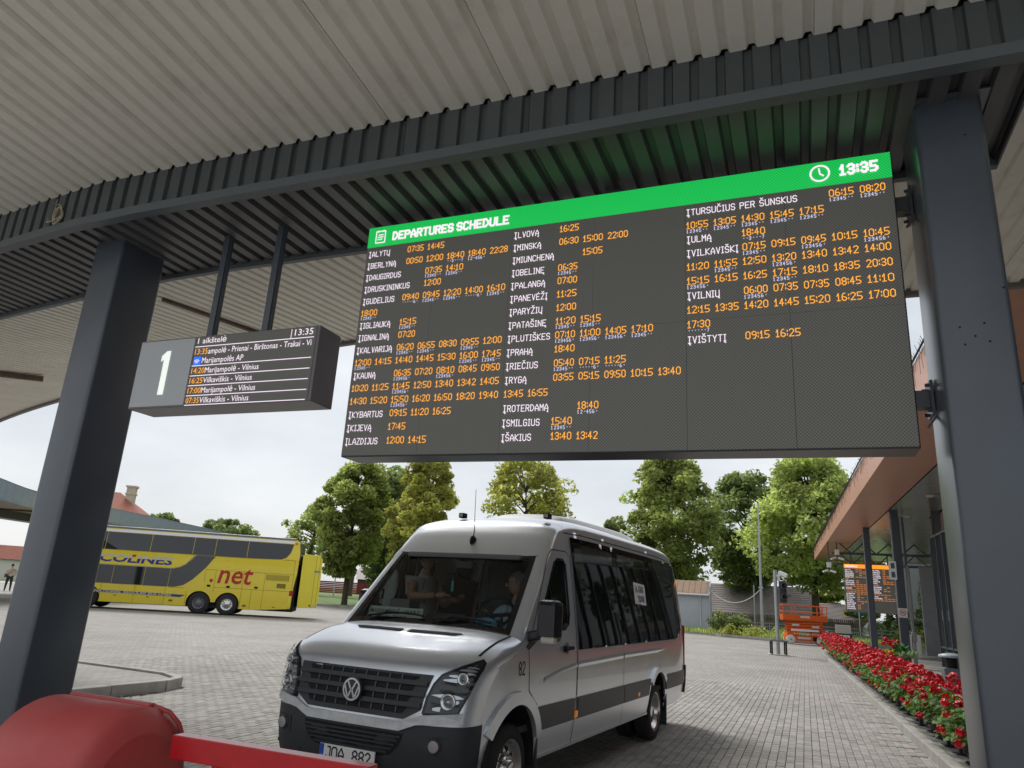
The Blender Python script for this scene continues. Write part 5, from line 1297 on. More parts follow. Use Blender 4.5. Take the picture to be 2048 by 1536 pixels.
for k in range(nsh):                     # fascia sheets, each with its ribs
    b = MB(); s0 = k * LF / nsh; s1 = (k + 1) * LF / nsh - .01; nn = 12; vs = []
    for i in range(nn + 1):
        p, d, nr = along(s0 + (s1 - s0) * i / nn); q = p + nr * (.035 if i % 2 else 0); vs += [(q.x + 40, q.y - 40, ZB), (q.x + 40, q.y - 40, ZT)]
    b.add(vs, [(2 * i, 2 * i + 2, 2 * i + 3, 2 * i + 1) for i in range(nn)]); b.build('fascia_sheet', M_bluegrey, fc)
b = MB(); W_ = 7.2; vs = []
for i in range(41):
    p, d, nr = along(LF * i / 40); q = p + nr * W_; vs += [(p.x + 40, p.y - 40, ZB + .03), (q.x + 40, q.y - 40, ZB + .03), (p.x + 40, p.y - 40, ZT - .02), (q.x + 40, q.y - 40, ZT - .02)]
b.add(vs, [(4 * i, 4 * i + 1, 4 * i + 5, 4 * i + 4) for i in range(40)] + [(4 * i + 2, 4 * i + 6, 4 * i + 7, 4 * i + 3) for i in range(40)]); b.build('canopy_deck', M_soff2, fc)
b = MB(); vs = []
for i in range(41):
    p, d, nr = along(LF * i / 40)
    for k in (2.6, 3.6): q = p + nr * k; vs += [(q.x + 40, q.y - 40, ZB - .38), (q.x + 40, q.y - 40, ZB + .02)]
b.add(vs, [(4 * i, 4 * i + 4, 4 * i + 5, 4 * i + 1) for i in range(40)] + [(4 * i + 2, 4 * i + 3, 4 * i + 7, 4 * i + 6) for i in range(40)] + [(4 * i, 4 * i + 2, 4 * i + 6, 4 * i + 4) for i in range(40)]); b.build('canopy_beam', M_clad, fc)
b = MB()
for k in range(14):
    p, d, nr = along(2 + k * (LF - 4) / 13); a = p + nr * .6; c = p + nr * 2.3; b.bar((a.x + 40, a.y - 40, ZB - .02), (c.x + 40, c.y - 40, ZB - .02), .12, .08)
b.build('soffit_lamp', mat('rusty_trim', (.13, .10, .075)), fc)
for s in (3, 9.5, 16.5, 23.4, 30, 38, 47):
    p, d, nr = along(s); q = p + nr * 3.1; ol = column_outline(.36, .5); b = MB(); n = len(ol)
    b.add([(q.x + 40 + x, q.y - 40 + y, .0) for x, y in ol] + [(q.x + 40 + x, q.y - 40 + y, ZB - .3) for x, y in ol], [(i, (i + 1) % n, n + (i + 1) % n, n + i) for i in range(n)], True); b.build('column', M_dark, fc)
# far platform under it
b = MB(); pp_ = []; 
for i in range(21): p, d, nr = along(LF * i / 20); pp_.append(tuple(p + nr * 1.2))
for i in range(20, -1, -1): p, d, nr = along(LF * i / 20); pp_.append(tuple(p + nr * 22.0 if i > 6 else p + nr * (9 + i * 2)))
b.prism(pp_, -.05, .14); fpl = b.build('far_platform', M_kerb); props(fpl, 'raised platform under the far canopy', None, None, 'structure')

# camera pole and lamps behind the far canopy
M_galv = mat('galvanised_steel', (0.42, 0.45, 0.46), 0.45, metal=0.3, var=0.1)
def at_depth(px, py, dep):    # point that the photograph shows at (px, py), dep metres into the scene
    v = _f * 1446.0 + _r * (px - 1024) + _d * (py - 768); return Vector((0, 0, 1.68)) + v * (dep / 1446.0)
def px_ground(px, dep): v = at_depth(px, 1196 + .0616 * (px - 1024), dep); return v.x, v.y
cp_ = thing('camera_pole', 'thin curved pole with a dome camera above the far canopy', 'camera pole', (-41.4, 26.6, 0))
b = MB(); b.tube([(0, 0, 0), (0, 0, 7.05), (-.08, -.05, 7.45), (-.35, -.22, 7.72), (-.8, -.5, 7.80), (-1.15, -.72, 7.76)], [.06, .05, .04, .035, .03, .03], 8); b.build('pole', M_galv, cp_)
b = MB(); b.lathe([(.001, .16), (.10, .14), (.12, .02), (.12, -.10), (.07, -.20), (.001, -.23)], c=(-1.2, -.75, 7.58), n=14); b.build('camera_dome', M_int, cp_)
# ================================================================== TERMINAL
M_terra = mat('terracotta_panel', (0.52, 0.265, 0.175), 0.38, var=0.06, vscale=0.8)
M_ceil = mat('metal_ceiling', (0.50, 0.51, 0.48), 0.20, metal=0.45)
M_glasswall = mat('facade_glass', (0.035, 0.04, 0.04), 0.02, spec=0.8)
term = thing('terminal', 'bus terminal with terracotta roof edge, dark columns and glass front', 'building', tuple(K0), TROT)   # local y = along e, x = across r
ZS, ZF = 5.70, 6.58
RO, RI = 0.95, 2.30
E0, E1 = -14.0, 48.6
for k in range(21):       # fascia cassettes: outer face and underside
    e0 = E0 + k * (E1 - E0) / 21; e1 = E0 + (k + 1) * (E1 - E0) / 21 - .008
    b = MB(); b.prism([(RO, ZS), (RI, ZS), (RI, ZS + .05), (RO + .05, ZS + .05), (RO + .05, ZF), (RO, ZF)], e0, e1, lambda a, c, h: (a, h, c)); b.build('fascia_panel', M_terra, term)
b = MB(); b.box(((RO + 14) / 2, E1 - .03, (ZS + ZF) / 2), (14 - RO, .05, ZF - ZS)); b.build('end_fascia', M_terra, term)
b = MB(); b.box(((RO + 14) / 2 + .05, (E0 + E1) / 2, ZF - .05), (14 - RO, E1 - E0 - .1, .05)); b.build('roof_deck', mat('roof_felt', (.1, .1, .1)), term)
for k in range(100):      # ceiling planks
    e0 = E0 + k * .625; b = None
    if k == 0:
        b = MB(); b.box((0, 0, 0), (11.6, .615, .03), bev=.006); plk = b.mesh('ceiling_plank', M_ceil)
    if e0 + .6 > E1: break
    link('ceiling_plank', plk, term, (RI + 5.9, e0 + .31, ZS + .055 + rng.uniform(0, .004)))
ph_ = [-5.7 + 5.5 * k for k in range(10)]
b = MB(); b.lathe([(.17, 0), (.17, -.012), (.13, -.015), (.12, .0), (.001, .0)], n=20); dl = b.mesh('downlight', mat('downlight_white', (.75, .75, .72), .4))
for e in ph_: link('downlight', dl, term, (3.2, e, ZS + .038))
for e, r in ((26.0, 2.15), (20.1, 2.52), (8.6, 2.52), (-2.9, 2.52), (46.5, 4.2)):
    ol = column_outline(.26, .34, .012, 2); n = len(ol); b = MB()
    b.add([(r + x, e + y, .10) for x, y in ol] + [(r + x, e + y, ZS + .03) for x, y in ol], [(i, (i + 1) % n, n + (i + 1) % n, n + i) for i in range(n)]); b.build('column', M_dark, term)
b = MB(); b.tube([(2.86, 20.2, 3.7), (2.86, 20.2, .12)], .055, 10); dp = b.build('drain_pipe', mat('grey_pipe', (.45, .46, .46), .5), term)
b = MB(); b.lathe([(.07, 0), (.09, .03), (.09, .30), (.06, .34)], c=(2.86, 20.2, 1.0), n=12); b.build('pipe_collar', mat('grey_pipe', (.45, .46, .46)), dp)
# lattice girder under the roof's far end
b = MB()
for z in (ZS - .55, ZS - 1.15): b.bar((1.2, 34.2, z - .0), (9, 34.2, z), .12, .12)
tr_ = b.build('truss_chord', M_dark, term)
for k in range(6):
    x = 1.6 + k * 1.25; b = MB(); b.bar((x, 34.2, ZS + .03), (x + .62, 34.2, ZS - .55), .07, .07); b.bar((x + .62, 34.2, ZS - .55), (x + 1.25, 34.2, ZS + .03), .07, .07)
    b.bar((x, 34.2, ZS - .55), (x + .62, 34.2, ZS - 1.15), .06, .06); b.bar((x + .62, 34.2, ZS - 1.15), (x + 1.25, 34.2, ZS - .55), .06, .06); b.build('truss_web', M_dark, tr_)
# glass front with mullions
for k in range(7):
    e0 = 17.3 - (k + 1) * 1.9; b = MB()
    for z0, z1 in ((.18, .95), (1.0, 4.44), (4.50, ZS + .03)): b.box((3.24, e0 + .95, (z0 + z1) / 2), (.02, 1.86, z1 - z0))
    b.build('glass_pane', M_glasswall, term)
for k in range(12):
    e = 17.3 - k * .95; b = MB(); b.box((3.20, e, 2.30), (.07, .05, 4.30)); b.build('mullion', M_dark, term)
for z in (.14, .97, 4.47):
    b = MB(); b.box((3.215, 10.6, z), (.06, 13.3, .06)); b.build('transom', M_dark, term)
for e, r in ((21.6, 2.88), (21.6, 3.02), (23.4, 3.3)):
    b = MB(); b.box((r, e, 2.9), (.07, .07, 5.6)); b.build('door_post', M_dark, term)
b = MB(); b.box((8.6, 10, 2.9), (.3, 44, 5.6)); b.build('inner_wall', mat('inner_grey', (.16, .16, .165), .8), term)
b = MB(); b.box((6.4, 33.2, 2.3), (2.2, .25, 4.4)); b.build('grey_pier', mat('concrete_grey', (.30, .31, .32), .8, var=.08), term)
# orange departures board inside
ob = thing('departure_board', 'departures board with orange header hung in the terminal hall', 'display board', tuple(T(34.0, 3.07, 2.04)), TROT)
OW, OH = 2.62, 2.53
b = MB(); b.box((0, .12, OH / 2), (OW, .22, OH)); b.build('housing', M_case, ob)
b = MB(); b.box((0, .0, OH / 2 - .10), (OW - .01, .01, OH - .21)); b.build('screen', M_led, ob)
b = MB(); b.box((0, .0, OH - .11), (OW - .01, .012, .21)); b.build('header_band', emis('led_orange', (1.0, .27, .02), .75), ob)
nb_ = MB(); tb_ = MB(); r2 = random.Random(5); ol_ = lambda a, c, d=.008: (a - OW / 2, -d, OH - c)
for cidx in range(2):
    flat = [r for rows in ROWS for r in rows][cidx * 20:]
    for k in range(22 if cidx == 0 else 17):
        nm, j0, ts, dd = flat[k % len(flat)]; v = .30 + .098 * k; u = .05 + 1.33 * cidx
        if nm: led(nb_, nm.replace('PER ŠUNSKUS', ''), .050, lambda a, c: ol_(a, -c), (u, -v - .025), slim=.6, wt=1.1, width=min(.42, .045 * len(nm[:10])))
        for i, tx in enumerate(ts[:7]):
            j = (j0 if nm else 0) + i
            if j < 7: led(tb_, tx, .038, lambda a, c: ol_(a, -c), (u + .02 + j * .175 + (.16 if nm else 0), -v - .02), width=.125, wt=.9)
nb_.build('destination_lettering', E_white, ob); tb_.build('time_lettering', emis('led_orange2', (1.0, .30, .03), .65), ob)
b = MB(); led(b, 'MARIJAMPOLE', .08, lambda a, c: (a - OW / 2, -.012, OH - .15 + c), (.08, 0), width=.6, wt=1.3); led(b, '13:35', .08, lambda a, c: (a - OW / 2, -.012, OH - .15 + c), (2.3, 0), width=.24, wt=1.3); b.build('header_lettering', E_white, ob)
for x in (-.9, .9): b = MB(); b.box((x, .12, OH + .28), (.06, .06, .58)); b.build('hanger', M_dark, ob)
# signs on the near column
ps = thing('column_sign', 'white double plate sign projecting from the terminal column', 'sign', tuple(T(20.1, 2.5, 3.22)), TROT)
b = MB(); b.box((-.19, -.20, .27), (.26, .05, .66), M=None, rz=-.15); b.build('sign_plate', M_white, ps)
b = MB()
for z in (.44, .12): b.box((-.185, -.232, z), (.12, .01, .20), rz=-.15); led(b, 'A', .14, lambda a, c: (-.185 + a, -.239, c), (-.04, z - .07), wt=1.4)
b.build('sign_symbol', mat('sign_ink', (.10, .12, .16), .5), ps)
ns = thing('no_smoking_sign', 'small white no smoking sign on the terminal column', 'sign', tuple(T(20.1 - .175, 2.53, 1.82)), TROT)
b = MB(); b.box((0, -.004, .17), (.30, .006, .33)); sp_ = b.build('sign_plate', M_white, ns)
b = MB(); f_ = lambda a, c: (a, -.009, c + .18); ring(b, f_, (0, 0), .085, .108, 24); stroke(b, f_, (-.07, .07), (.07, -.07), .02); b.build('sign_ring', mat('sign_red', (.55, .05, .05), .5), sp_)
b = MB(); f_ = lambda a, c: (a, -.0082, c + .18); stroke(b, f_, (-.06, -.02), (.055, .03), .022); b.build('sign_symbol', M_ink, sp_)
# white meter box, ashtray bin, planter, grey barrier housing
b = MB(); b.box((0, 0, .55), (.55, .35, 1.1), bev=.03); mb_ = b.build('meter_box', M_white); mb_.location = T(31.5, 4.55, 0.0); mb_.rotation_euler = (0, 0, TROT); tag(mb_, 'white cabinet standing by the terminal columns', 'cabinet')
ash = thing('litter_bin', 'grey litter bin with a round rain lid behind the red flowers', 'bin', tuple(T(10.3, 2.15, .115)), TROT)
b = MB(); b.box((0, 0, .28), (.42, .42, .56), bev=.02); b.build('bin_body', mat('bin_grey', (.13, .15, .17), .5), ash)
b = MB(); b.cyl((0, 0, .56), (0, 0, .80), .12, n=14); b.build('bin_neck', M_gap, ash)
b = MB(); b.lathe([(.27, .80), (.275, .83), (.26, .86), (.10, .90), (.001, .905)], n=26); b.lathe([(.001, .80), (.27, .80)], n=26); b.build('bin_lid', mat('lid_grey', (.34, .39, .42), .35), ash)
bn2 = thing('litter_bin', 'pale round bin at the far end of the flower row', 'bin', tuple(T(27.6, 1.6, 0.0)), TROT)
b = MB(); b.lathe([(.25, 0), (.28, .05), (.28, .5)], n=20); b.build('bin_body', mat('bin_grey', (.13, .15, .17)), bn2); b = MB(); b.lathe([(.30, .5), (.31, .56), (.22, .62), (.001, .64)], n=20); b.build('bin_lid', M_white, bn2)
bar_ = thing('barrier_gate', 'black barrier machine with a white arrow panel and red-white arm', 'barrier', tuple(T(33.5, 1.15, 0)), TROT + rad(14))
b = MB(); b.box((.1, 0, .72), (1.30, .28, .36), bev=.05); b.box((.45, 0, .3), (.3, .26, .6)); b.build('machine_body', M_bplast, bar_)
b = MB(); b.box((.12, -.155, .72), (1.0, .02, .20)); bp_ = b.build('arrow_panel', M_white, bar_)
for k in range(5): b = MB(); b.prism([(-.04, -.035), (.03, 0), (-.04, .035)], 0, .006, lambda a, c, h, k=k: (-.22 + k * .17 + a, -.168 - h, .72 + c)); b.build('arrow_mark', M_ink, bp_)
b = MB(); b.box((-1.4, 0, .92), (1.9, .05, .10)); am = b.build('barrier_arm', M_white, bar_)
b = MB(); b.box((-.75, -.003, .92), (.35, .05, .104)); b.build('red_stripe', mat('sign_red', (.55, .05, .05)), am)
# string of icicle lights along the roof edge
b = MB(); r3 = random.Random(11)
b.tube([T(E0 + k * 1.0, RO - .03, ZF + .03 + r3.uniform(-.015, .015)) for k in range(63)], .022, 5)
for k in range(520):
    e = E0 + k * .12 + r3.uniform(-.04, .04); l = r3.uniform(.06, .55) * (1 if k % 3 else .5); p = T(e, RO - .025, ZF + .02); q = p + Vector((0, r3.uniform(-.08, .08), -l * .5)); w = p + Vector((0, r3.uniform(-.08, .08), -l)); b.tube([p, q, w], .004, 3, False)
for k in range(420):
    e = E0 + k * .148; p = T(e, RO - .02, ZF + .03); b.tube([p, p + Vector((r3.uniform(-.06, .06), r3.uniform(-.06, .06), r3.uniform(.06, .15)))], .006, 3, False)
il = b.build('icicle_lights', mat('dark_wire', (.03, .035, .03), .7)); tag(il, 'unlit icicle light string hanging along the terracotta roof edge', 'light string')
# cameras under the roof end
for k, (e, r, z, lab) in enumerate(((33.8, 1.45, 4.85, 'upper white camera on a dark drop rod under the roof end'), (33.8, 1.0, 4.15, 'lower white camera pair hung left of the orange board'))):
    c_ = thing('security_camera', lab, 'camera', tuple(T(e, r, z)), TROT, 'cameras under the terminal roof')
    b = MB(); b.box((0, 0, .5 if k == 0 else .85), (.07, .07, .9 if k == 0 else 1.5)); b.build('drop_rod', M_dark, c_)
    b = MB(); b.box((0, 0, .32), (.22, .2, .28)); b.build('junction_box', M_white, c_)
    for s in (-1, 1):
        b = MB(); b.bar((s * .05, 0, .02), (s * .34, -.15, -.08), .10, .10, bev=.02); b.build('camera_body', M_white, c_)

# ================================================================== FLOWERS
M_ger = leafmat('geranium_leaf', (0.085, 0.17, 0.03), .4, .3, .3, 6)
M_petal = mat('red_petal', (0.70, 0.010, 0.026), 0.5, var=.25, vscale=14, tint=.35)
M_pot = mat('dark_pot', (0.03, 0.032, 0.036), .6)
def leaf_disc(mb, p, nrm, r, tv, tl_):
    x = nrm.orthogonal().normalized(); y = nrm.cross(x); a0 = tv.random() * 6.28
    vs = [p + (x * math.cos(a0 + 2 * PI * k / 6) + y * math.sin(a0 + 2 * PI * k / 6)) * r * (1 if k % 2 else .86) + nrm * (r * .22 if k % 2 else 0.0) for k in range(6)]
    mb.add(vs, [(0, 1, 2, 3), (0, 3, 4, 5)]); tl_ += [tv.random()] * 2
def head_mesh(seed):
    tv = random.Random(seed); b = MB(); tl_ = []
    for k in range(26):
        v = Vector((tv.gauss(0, 1), tv.gauss(0, 1), tv.gauss(.25, 1))).normalized(); p = v * .048 * tv.uniform(.7, 1.05); x = v.orthogonal().normalized(); y = v.cross(x); r = tv.uniform(.018, .028)
        b.add([p + x * r, p + y * r + v * .006, p - x * r, p - y * r + v * .006], [(0, 1, 2, 3)]); tl_.append(tv.random())
    return with_tint(b.mesh('flower_head', M_petal), tl_)
HEADS = [head_mesh(s) for s in range(5)]
def bush_mesh(seed):
    tv = random.Random(seed); b = MB(); tl_ = []
    for k in range(230):
        a = tv.uniform(0, 2 * PI); rr = tv.uniform(.1, 1) ** .6; h = tv.uniform(0, 1)
        p = Vector((.36 * rr * math.cos(a), .40 * rr * math.sin(a), .30 + .42 * h * (1 - .45 * rr * rr))); n_ = (Vector((math.cos(a) * rr, math.sin(a) * rr, 1.1)) + Vector((tv.gauss(0, .35), tv.gauss(0, .35), 0))).normalized()
        leaf_disc(b, p, n_, tv.uniform(.028, .052), tv, tl_)
    for k in range(10):
        a = tv.uniform(0, 2 * PI); q = Vector((.25 * math.cos(a), .28 * math.sin(a), .55)); m0 = len(b.f); b.tube([Vector((q.x * .2, q.y * .2, .28)), q], .006, 3, False); tl_ += [.2] * (len(b.f) - m0)
    return with_tint(b.mesh('leaves', M_ger), tl_)
BUSH = [bush_mesh(s) for s in (1, 2, 3)]
pb_ = MB(); pb_.lathe([(.001, .10), (.085, .10), (.12, .34), (.13, .34), (.13, .36), (.10, .345), (.001, .345)], n=14); pb_.cyl((0, 0, 0), (0, 0, .12), .028, n=8); pb_.box((0, 0, .006), (.14, .14, .012)); POT = pb_.mesh('pot', M_pot)
for k in range(42):
    e = -.95 + .665 * k; near = k < 14
    ORD = 'first second third fourth fifth sixth seventh eighth ninth tenth eleventh twelfth thirteenth fourteenth fifteenth sixteenth seventeenth eighteenth nineteenth twentieth twenty-first'.split()
    where = f'{ORD[k]} pot of red geraniums from the right column along the kerb' if k < 21 else f'{ORD[41 - k]} pot of red geraniums counted from the far end of the kerb'
    fl = thing('geranium_pot', where, 'flower pot', tuple(T(e + rng.uniform(-.05, .05), .32 + rng.uniform(-.03, .03), .13)), rng.uniform(0, 6.28), 'pots of red geraniums along the kerb')
    link('pot', POT, fl); link('leaves', BUSH[k % 3], fl, scale=(1.05, 1.0, rng.uniform(.85, 1.1)))['kind'] = 'stuff'
    tv = random.Random(100 + k); nh = 15 if k < 4 else 21 if k < 12 else 30
    for j in range(nh):
        a = tv.uniform(0, 2 * PI); rr = tv.uniform(.15, 1) ** .5
        low = tv.random() < .25
        z = (.60 + .26 * (1 - rr * rr)) + tv.uniform(-.06, .10) if not low else tv.uniform(.28, .5)
        link('flower_head', HEADS[tv.randrange(5)], fl, (.42 * rr * math.cos(a), .44 * rr * math.sin(a), z), (tv.uniform(-.5, .5), tv.uniform(-.5, .5), tv.uniform(0, 6)), (s_ := tv.uniform(.8, 1.2), s_, s_ * .85))
# petals fallen on the paving
b = MB(); tl_ = []
for p0, n_, sp in ((T(6.2, -.95), 14, .10), (T(6.5, -.8), 9, .08), (T(8.4, -1.55), 5, .05), (T(1.0, -.5), 9, .25)):
    for k in range(n_):
        q = p0 + Vector((rng.gauss(0, sp), rng.gauss(0, sp * 1.6), .006 + rng.uniform(0, .02))); a = rng.uniform(0, 6.28); r = rng.uniform(.012, .03)
        b.add([q + Vector((r * math.cos(a), r * math.sin(a), .004)), q + Vector((-r * math.sin(a), r * math.cos(a), 0)), q - Vector((r * math.cos(a), r * math.sin(a), -.004))], [(0, 1, 2)]); tl_.append(rng.random())
me = with_tint(b.mesh('fallen_petals', M_petal), tl_); fpz = link('fallen_petals', me); props(fpz, 'red petals fallen on the paving beside the kerb', 'petals', None, 'stuff')
# large mixed planter by the column
plr = thing('planter', 'round planter with lime and variegated foliage beside the terminal column', 'planter', tuple(T(18.3, 2.0, .115)), 0)
b = MB(); b.lathe([(.22, 0), (.34, .06), (.42, .42), (.46, .44), (.44, .40), (.001, .38)], n=24); b.build('planter_bowl', mat('planter_stone', (.22, .21, .2), .8), plr)
def blades(name, m, cx, cy, z, n, ln, wd, spread, seed, par):
    tv = random.Random(seed); b = MB(); tl_ = []
    for k in range(n):
        a = tv.uniform(0, 2 * PI); el = tv.uniform(.35, 1.25); l = ln * tv.uniform(.6, 1.1); d = Vector((math.cos(a) * math.cos(el), math.sin(a) * math.cos(el), math.sin(el))); s = Vector((-math.sin(a), math.cos(a), 0)) * wd * tv.uniform(.7, 1.1)
        p = Vector((cx + tv.uniform(-spread, spread), cy + tv.uniform(-spread, spread), z)); m1 = p + d * l * .5; e_ = p + d * l * .95 + Vector((0, 0, -.22 * l))
        b.add([p, m1 + s, e_, m1 - s], [(0, 1, 2, 3)]); tl_.append(tv.random())
    o = link(name, with_tint(b.mesh(name, m), tl_), par); o['kind'] = 'stuff'; return o
blades('broad_leaves', leafmat('hosta_leaf', (.07, .19, .06), .4, .2, .3, 3), .1, .1, .45, 46, .62, .10, .12, 1, plr)
blades('lime_leaves', leafmat('lime_leaf', (.42, .50, .03), .3, .15, .3, 3), -.28, -.22, .42, 70, .36, .06, .14, 2, plr)
blades('variegated_leaves', leafmat('pale_leaf', (.30, .38, .22), .6, .2, .3, 3), .28, -.22, .40, 150, .40, .045, .24, 3, plr)
for k in range(9): tv = random.Random(300 + k); link('flower_head', HEADS[k % 5], plr, (-.15 + tv.uniform(-.25, .25), tv.uniform(-.2, .2), .85 + tv.uniform(-.1, .15)), (0, 0, k), (1.5, 1.5, 1.3))
# ================================================================== SCISSOR LIFT
M_org = mat('orange_paint', (0.72, 0.115, 0.008), 0.42, var=0.06, vscale=4)
lift = thing('scissor_lift', 'orange scissor lift with white wheels parked beyond the flower row', 'work platform', (-.12, 50.1, 0), rad(12))
b = MB(); b.box((0, 0, .38), (2.25, .95, .30), bev=.02); b.box((-.72, 0, .62), (.7, 1.0, .18)); b.box((.72, 0, .62), (.7, 1.0, .18)); ch_ = b.build('chassis', M_org, lift)
b = MB(); b.box((.55, -.485, .36), (.28, .02, .24)); b.build('chassis_recess', M_gap, ch_)
for k, z in enumerate((.78, .93, 1.08, 1.22)):
    for y in (-.36, .36):
        b = MB(); b.bar((-1.02, y, z - .05), (1.02, y, z + .07), .06, .11); b.bar((-1.02, y + .07, z + .07), (1.02, y + .07, z - .05), .06, .11); b.build('scissor_arm', M_org, lift)
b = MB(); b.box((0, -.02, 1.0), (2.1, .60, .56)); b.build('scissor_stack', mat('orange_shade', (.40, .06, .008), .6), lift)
b = MB(); b.box((0, 0, 1.40), (2.55, 1.02, .07)); b.box((0, -.52, 1.56), (2.55, .02, .30)); b.box((0, .52, 1.56), (2.55, .02, .30)); b.box((-1.27, 0, 1.56), (.02, 1.02, .30)); b.box((1.27, 0, 1.56), (.02, 1.02, .30)); b.build('deck', M_org, lift)
b = MB()
for y in (-.52, .52):
    for z in (1.88, 2.26): b.tube([(-1.26, y, z), (1.26, y, z)], .028, 6)
    for x in (-1.26, -.55, .95, 1.26): b.tube([(x, y, 1.4), (x, y, 2.26)], .028, 6)
for x in (-1.26, 1.26):
    for z in (1.88, 2.26): b.tube([(x, -.52, z), (x, .52, z)], .028, 6)
b.build('guard_rail', M_org, lift)
for x, y, w, z in ((0, -.533, .55, 1.60), (-.55, -.43, .42, 1.12), (.6, -.43, .42, 1.05), (-.1, -.486, .75, .38)): b = MB(); b.box((x, y, z), (w, .012, .12)); b.build('label_plate', mat('label_grey', (.62, .58, .56), .5), lift)
for k in range(10): b = MB(); b.box((-.65 + k * .15, -.515, .62), (.08, .012, .045)); b.build('hazard_mark', M_white, lift)
for x in (-.88, .88):
    for y in (-.46, .46):
        b = MB(); b.lathe([(.001, -.07), (.10, -.075), (.24, -.08), (.27, -.06), (.27, .06), (.24, .08), (.001, .08)], axis='y', n=22); w = b.build('wheel', mat('white_wheel', (.68, .67, .62), .6), lift, loc=(x, y, .27))
        b = MB(); b.lathe([(.001, -.092), (.05, -.09), (.06, -.075)], axis='y', n=12); b.build('hub', mat('hub_grey', (.3, .3, .3), .5), w)
b = MB(); b.box((0, 0, .55), (.9, .5, 1.1), bev=.02); cab = b.build('utility_cabinet', mat('cabinet_grey', (.52, .54, .50), .6)); cab.location = (2.25, 53.8, .14); tag(cab, 'grey utility cabinet behind the orange lift', 'cabinet')

# ================================================================== SIGNAL POLE, LAMP POST, SHED
sp = thing('signal_pole', 'galvanised pole with traffic signal and white camera inside a black guard frame', 'signal pole', (-1.16, 35.2, 0), rad(8))
b = MB(); b.tube([(0, 0, 0), (0, 0, 3.55)], .075, 12); b.build('pole', M_galv, sp)
b = MB(); b.box((.30, .05, 2.63), (.30, .26, .92), bev=.04); sg = b.build('signal_head', M_bplast, sp)
for z in (2.88, 2.42):
    b = MB(); b.lathe([(.13, 0), (.13, -.20), (.12, -.20), (.12, 0), (.001, .0)], c=(.34, -.08, z), axis='y', n=16); b.box((.50, -.06, z + .06), (.22, .24, .09)); b.build('signal_visor', mat('visor_grey', (.12, .12, .13), .4), sg)
b = MB(); b.bar((.02, -.02, 3.30), (.22, -.05, 3.34), .06, .08); b.bar((.16, .0, 3.46), (.50, -.16, 3.30), .19, .17, bev=.03); b.box((.15, .02, 3.18), (.10, .10, .22)); b.build('camera_body', M_white, sp)
gf = thing('pole_guard', 'black square guard frame around the foot of the signal pole', 'guard frame', (-1.15, 35.18, 0), rad(8))
b = MB()
for x in (-.29, .29):
    for y in (-.29, .29): b.box((x, y, .28), (.07, .07, .56))
b.build('guard_post', M_blackg, gf)
b = MB()
for s in (-1, 1): b.box((0, s * .31, .59), (.76, .11, .06)); b.box((s * .31, 0, .59), (.11, .51, .06))
b.build('guard_top', mat('guard_grey', (.20, .215, .22), .5), gf)
b = MB(); b.box((0, 0, .012), (.85, .85, .024)); b.build('guard_base', mat('pale_concrete', (.50, .48, .43), .9), gf)
lp = thing('mast', 'tall slim galvanised mast standing in the grass behind the kerb', 'mast', (-2.8, 55.6, .14))
b = MB(); b.tube([(0, 0, 0), (0, 0, 3.2), (0, 0, 9.2)], [.12, .095, .05], 10); b.build('pole', M_galv, lp)
b = MB(); b.box((0, -.11, 3.25), (.30, .04, .10)); b.build('cable_clamp', M_galv, lp)
M_shed = mat('shed_sheet', (0.46, 0.50, 0.54), 0.45, var=0.04)
shed = thing('metal_shed', 'pale grey ribbed metal shed with brown roof at the edge of the yard', 'shed', (-6.55, 57.2, 0), rad(3))
SHW, SHD, SHH = 4.6, 2.6, 2.72
b = MB(); b.prism([(-SHW, .18), (0, .12), (0, SHH), (-SHW, SHH)], -.0, .03, lambda a, c, h: (a, h, c)); b.prism([(.03, .18), (SHD, .18), (SHD, SHH), (.03, SHH + .95)][::1], -.03, -.001, lambda a, c, h: (h, a, c)); b.build('wall', M_shed, shed)
b = MB()
for k in range(15): b.box((-.12 - k * .17, -.012, 1.58), (.04, .026, 2.72))
for k in range(3): b.box((-3.6 - k * .3, -.012, 1.58), (.04, .026, 2.72))
for k in range(7): b.box((.012, .25 + k * .38, 1.6), (.026, .04, 2.8))
b.build('sheet_rib', M_shed, shed)
b = MB(); b.box((-2.9, -.02, 1.45), (.95, .03, 2.4)); dr = b.build('door', mat('shed_door', (.42, .46, .51), .45), shed)
for z in (.75, 2.1): b = MB(); b.box((-2.55, -.04, z), (.5, .02, .05)); b.build('hinge', M_int, dr)
b = MB(); b.add([(-SHW - .2, -.25, SHH + .02), (.02, -.25, SHH + .02), (.02, 1.7, SHH + 1.05), (-SHW - .2, 1.7, SHH + 1.05), (-SHW - .2, SHD + .2, SHH + .4), (.02, SHD + .2, SHH + .4)], [(0, 1, 2, 3), (3, 2, 5, 4)])
rf = b.build('roof', mat('brown_roof', (0.24, 0.15, 0.085), .7, var=.15, vscale=3), shed)
b = MB()
for k in range(11):
    x = -.2 - k * .44; b.bar((x, -.25, SHH + .035), (x, 1.7, SHH + 1.065), .04, .03)
b.build('roof_seam', mat('brown_roof', (.24, .15, .085)), rf)
b = MB(); b.tube([(-SHW - .1, -.28, SHH - .02), (.0, -.28, SHH - .02)], .07, 8); b.tube([(-.62, -.26, SHH - .06), (-.62, -.08, SHH - .35), (-.62, -.06, .45), (-.55, -.2, .3)], .045, 8); b.build('gutter', mat('gutter_grey', (.55, .58, .60), .4), shed)
b = MB(); b.prism([(.0, .18), (SHD, .18), (SHD, SHH + .42), (1.75, SHH + 1.10), (-.25, SHH + .08)], .0, .05, lambda a, c, h: (h, a, c)); b.build('gable_wall', M_shed, shed)
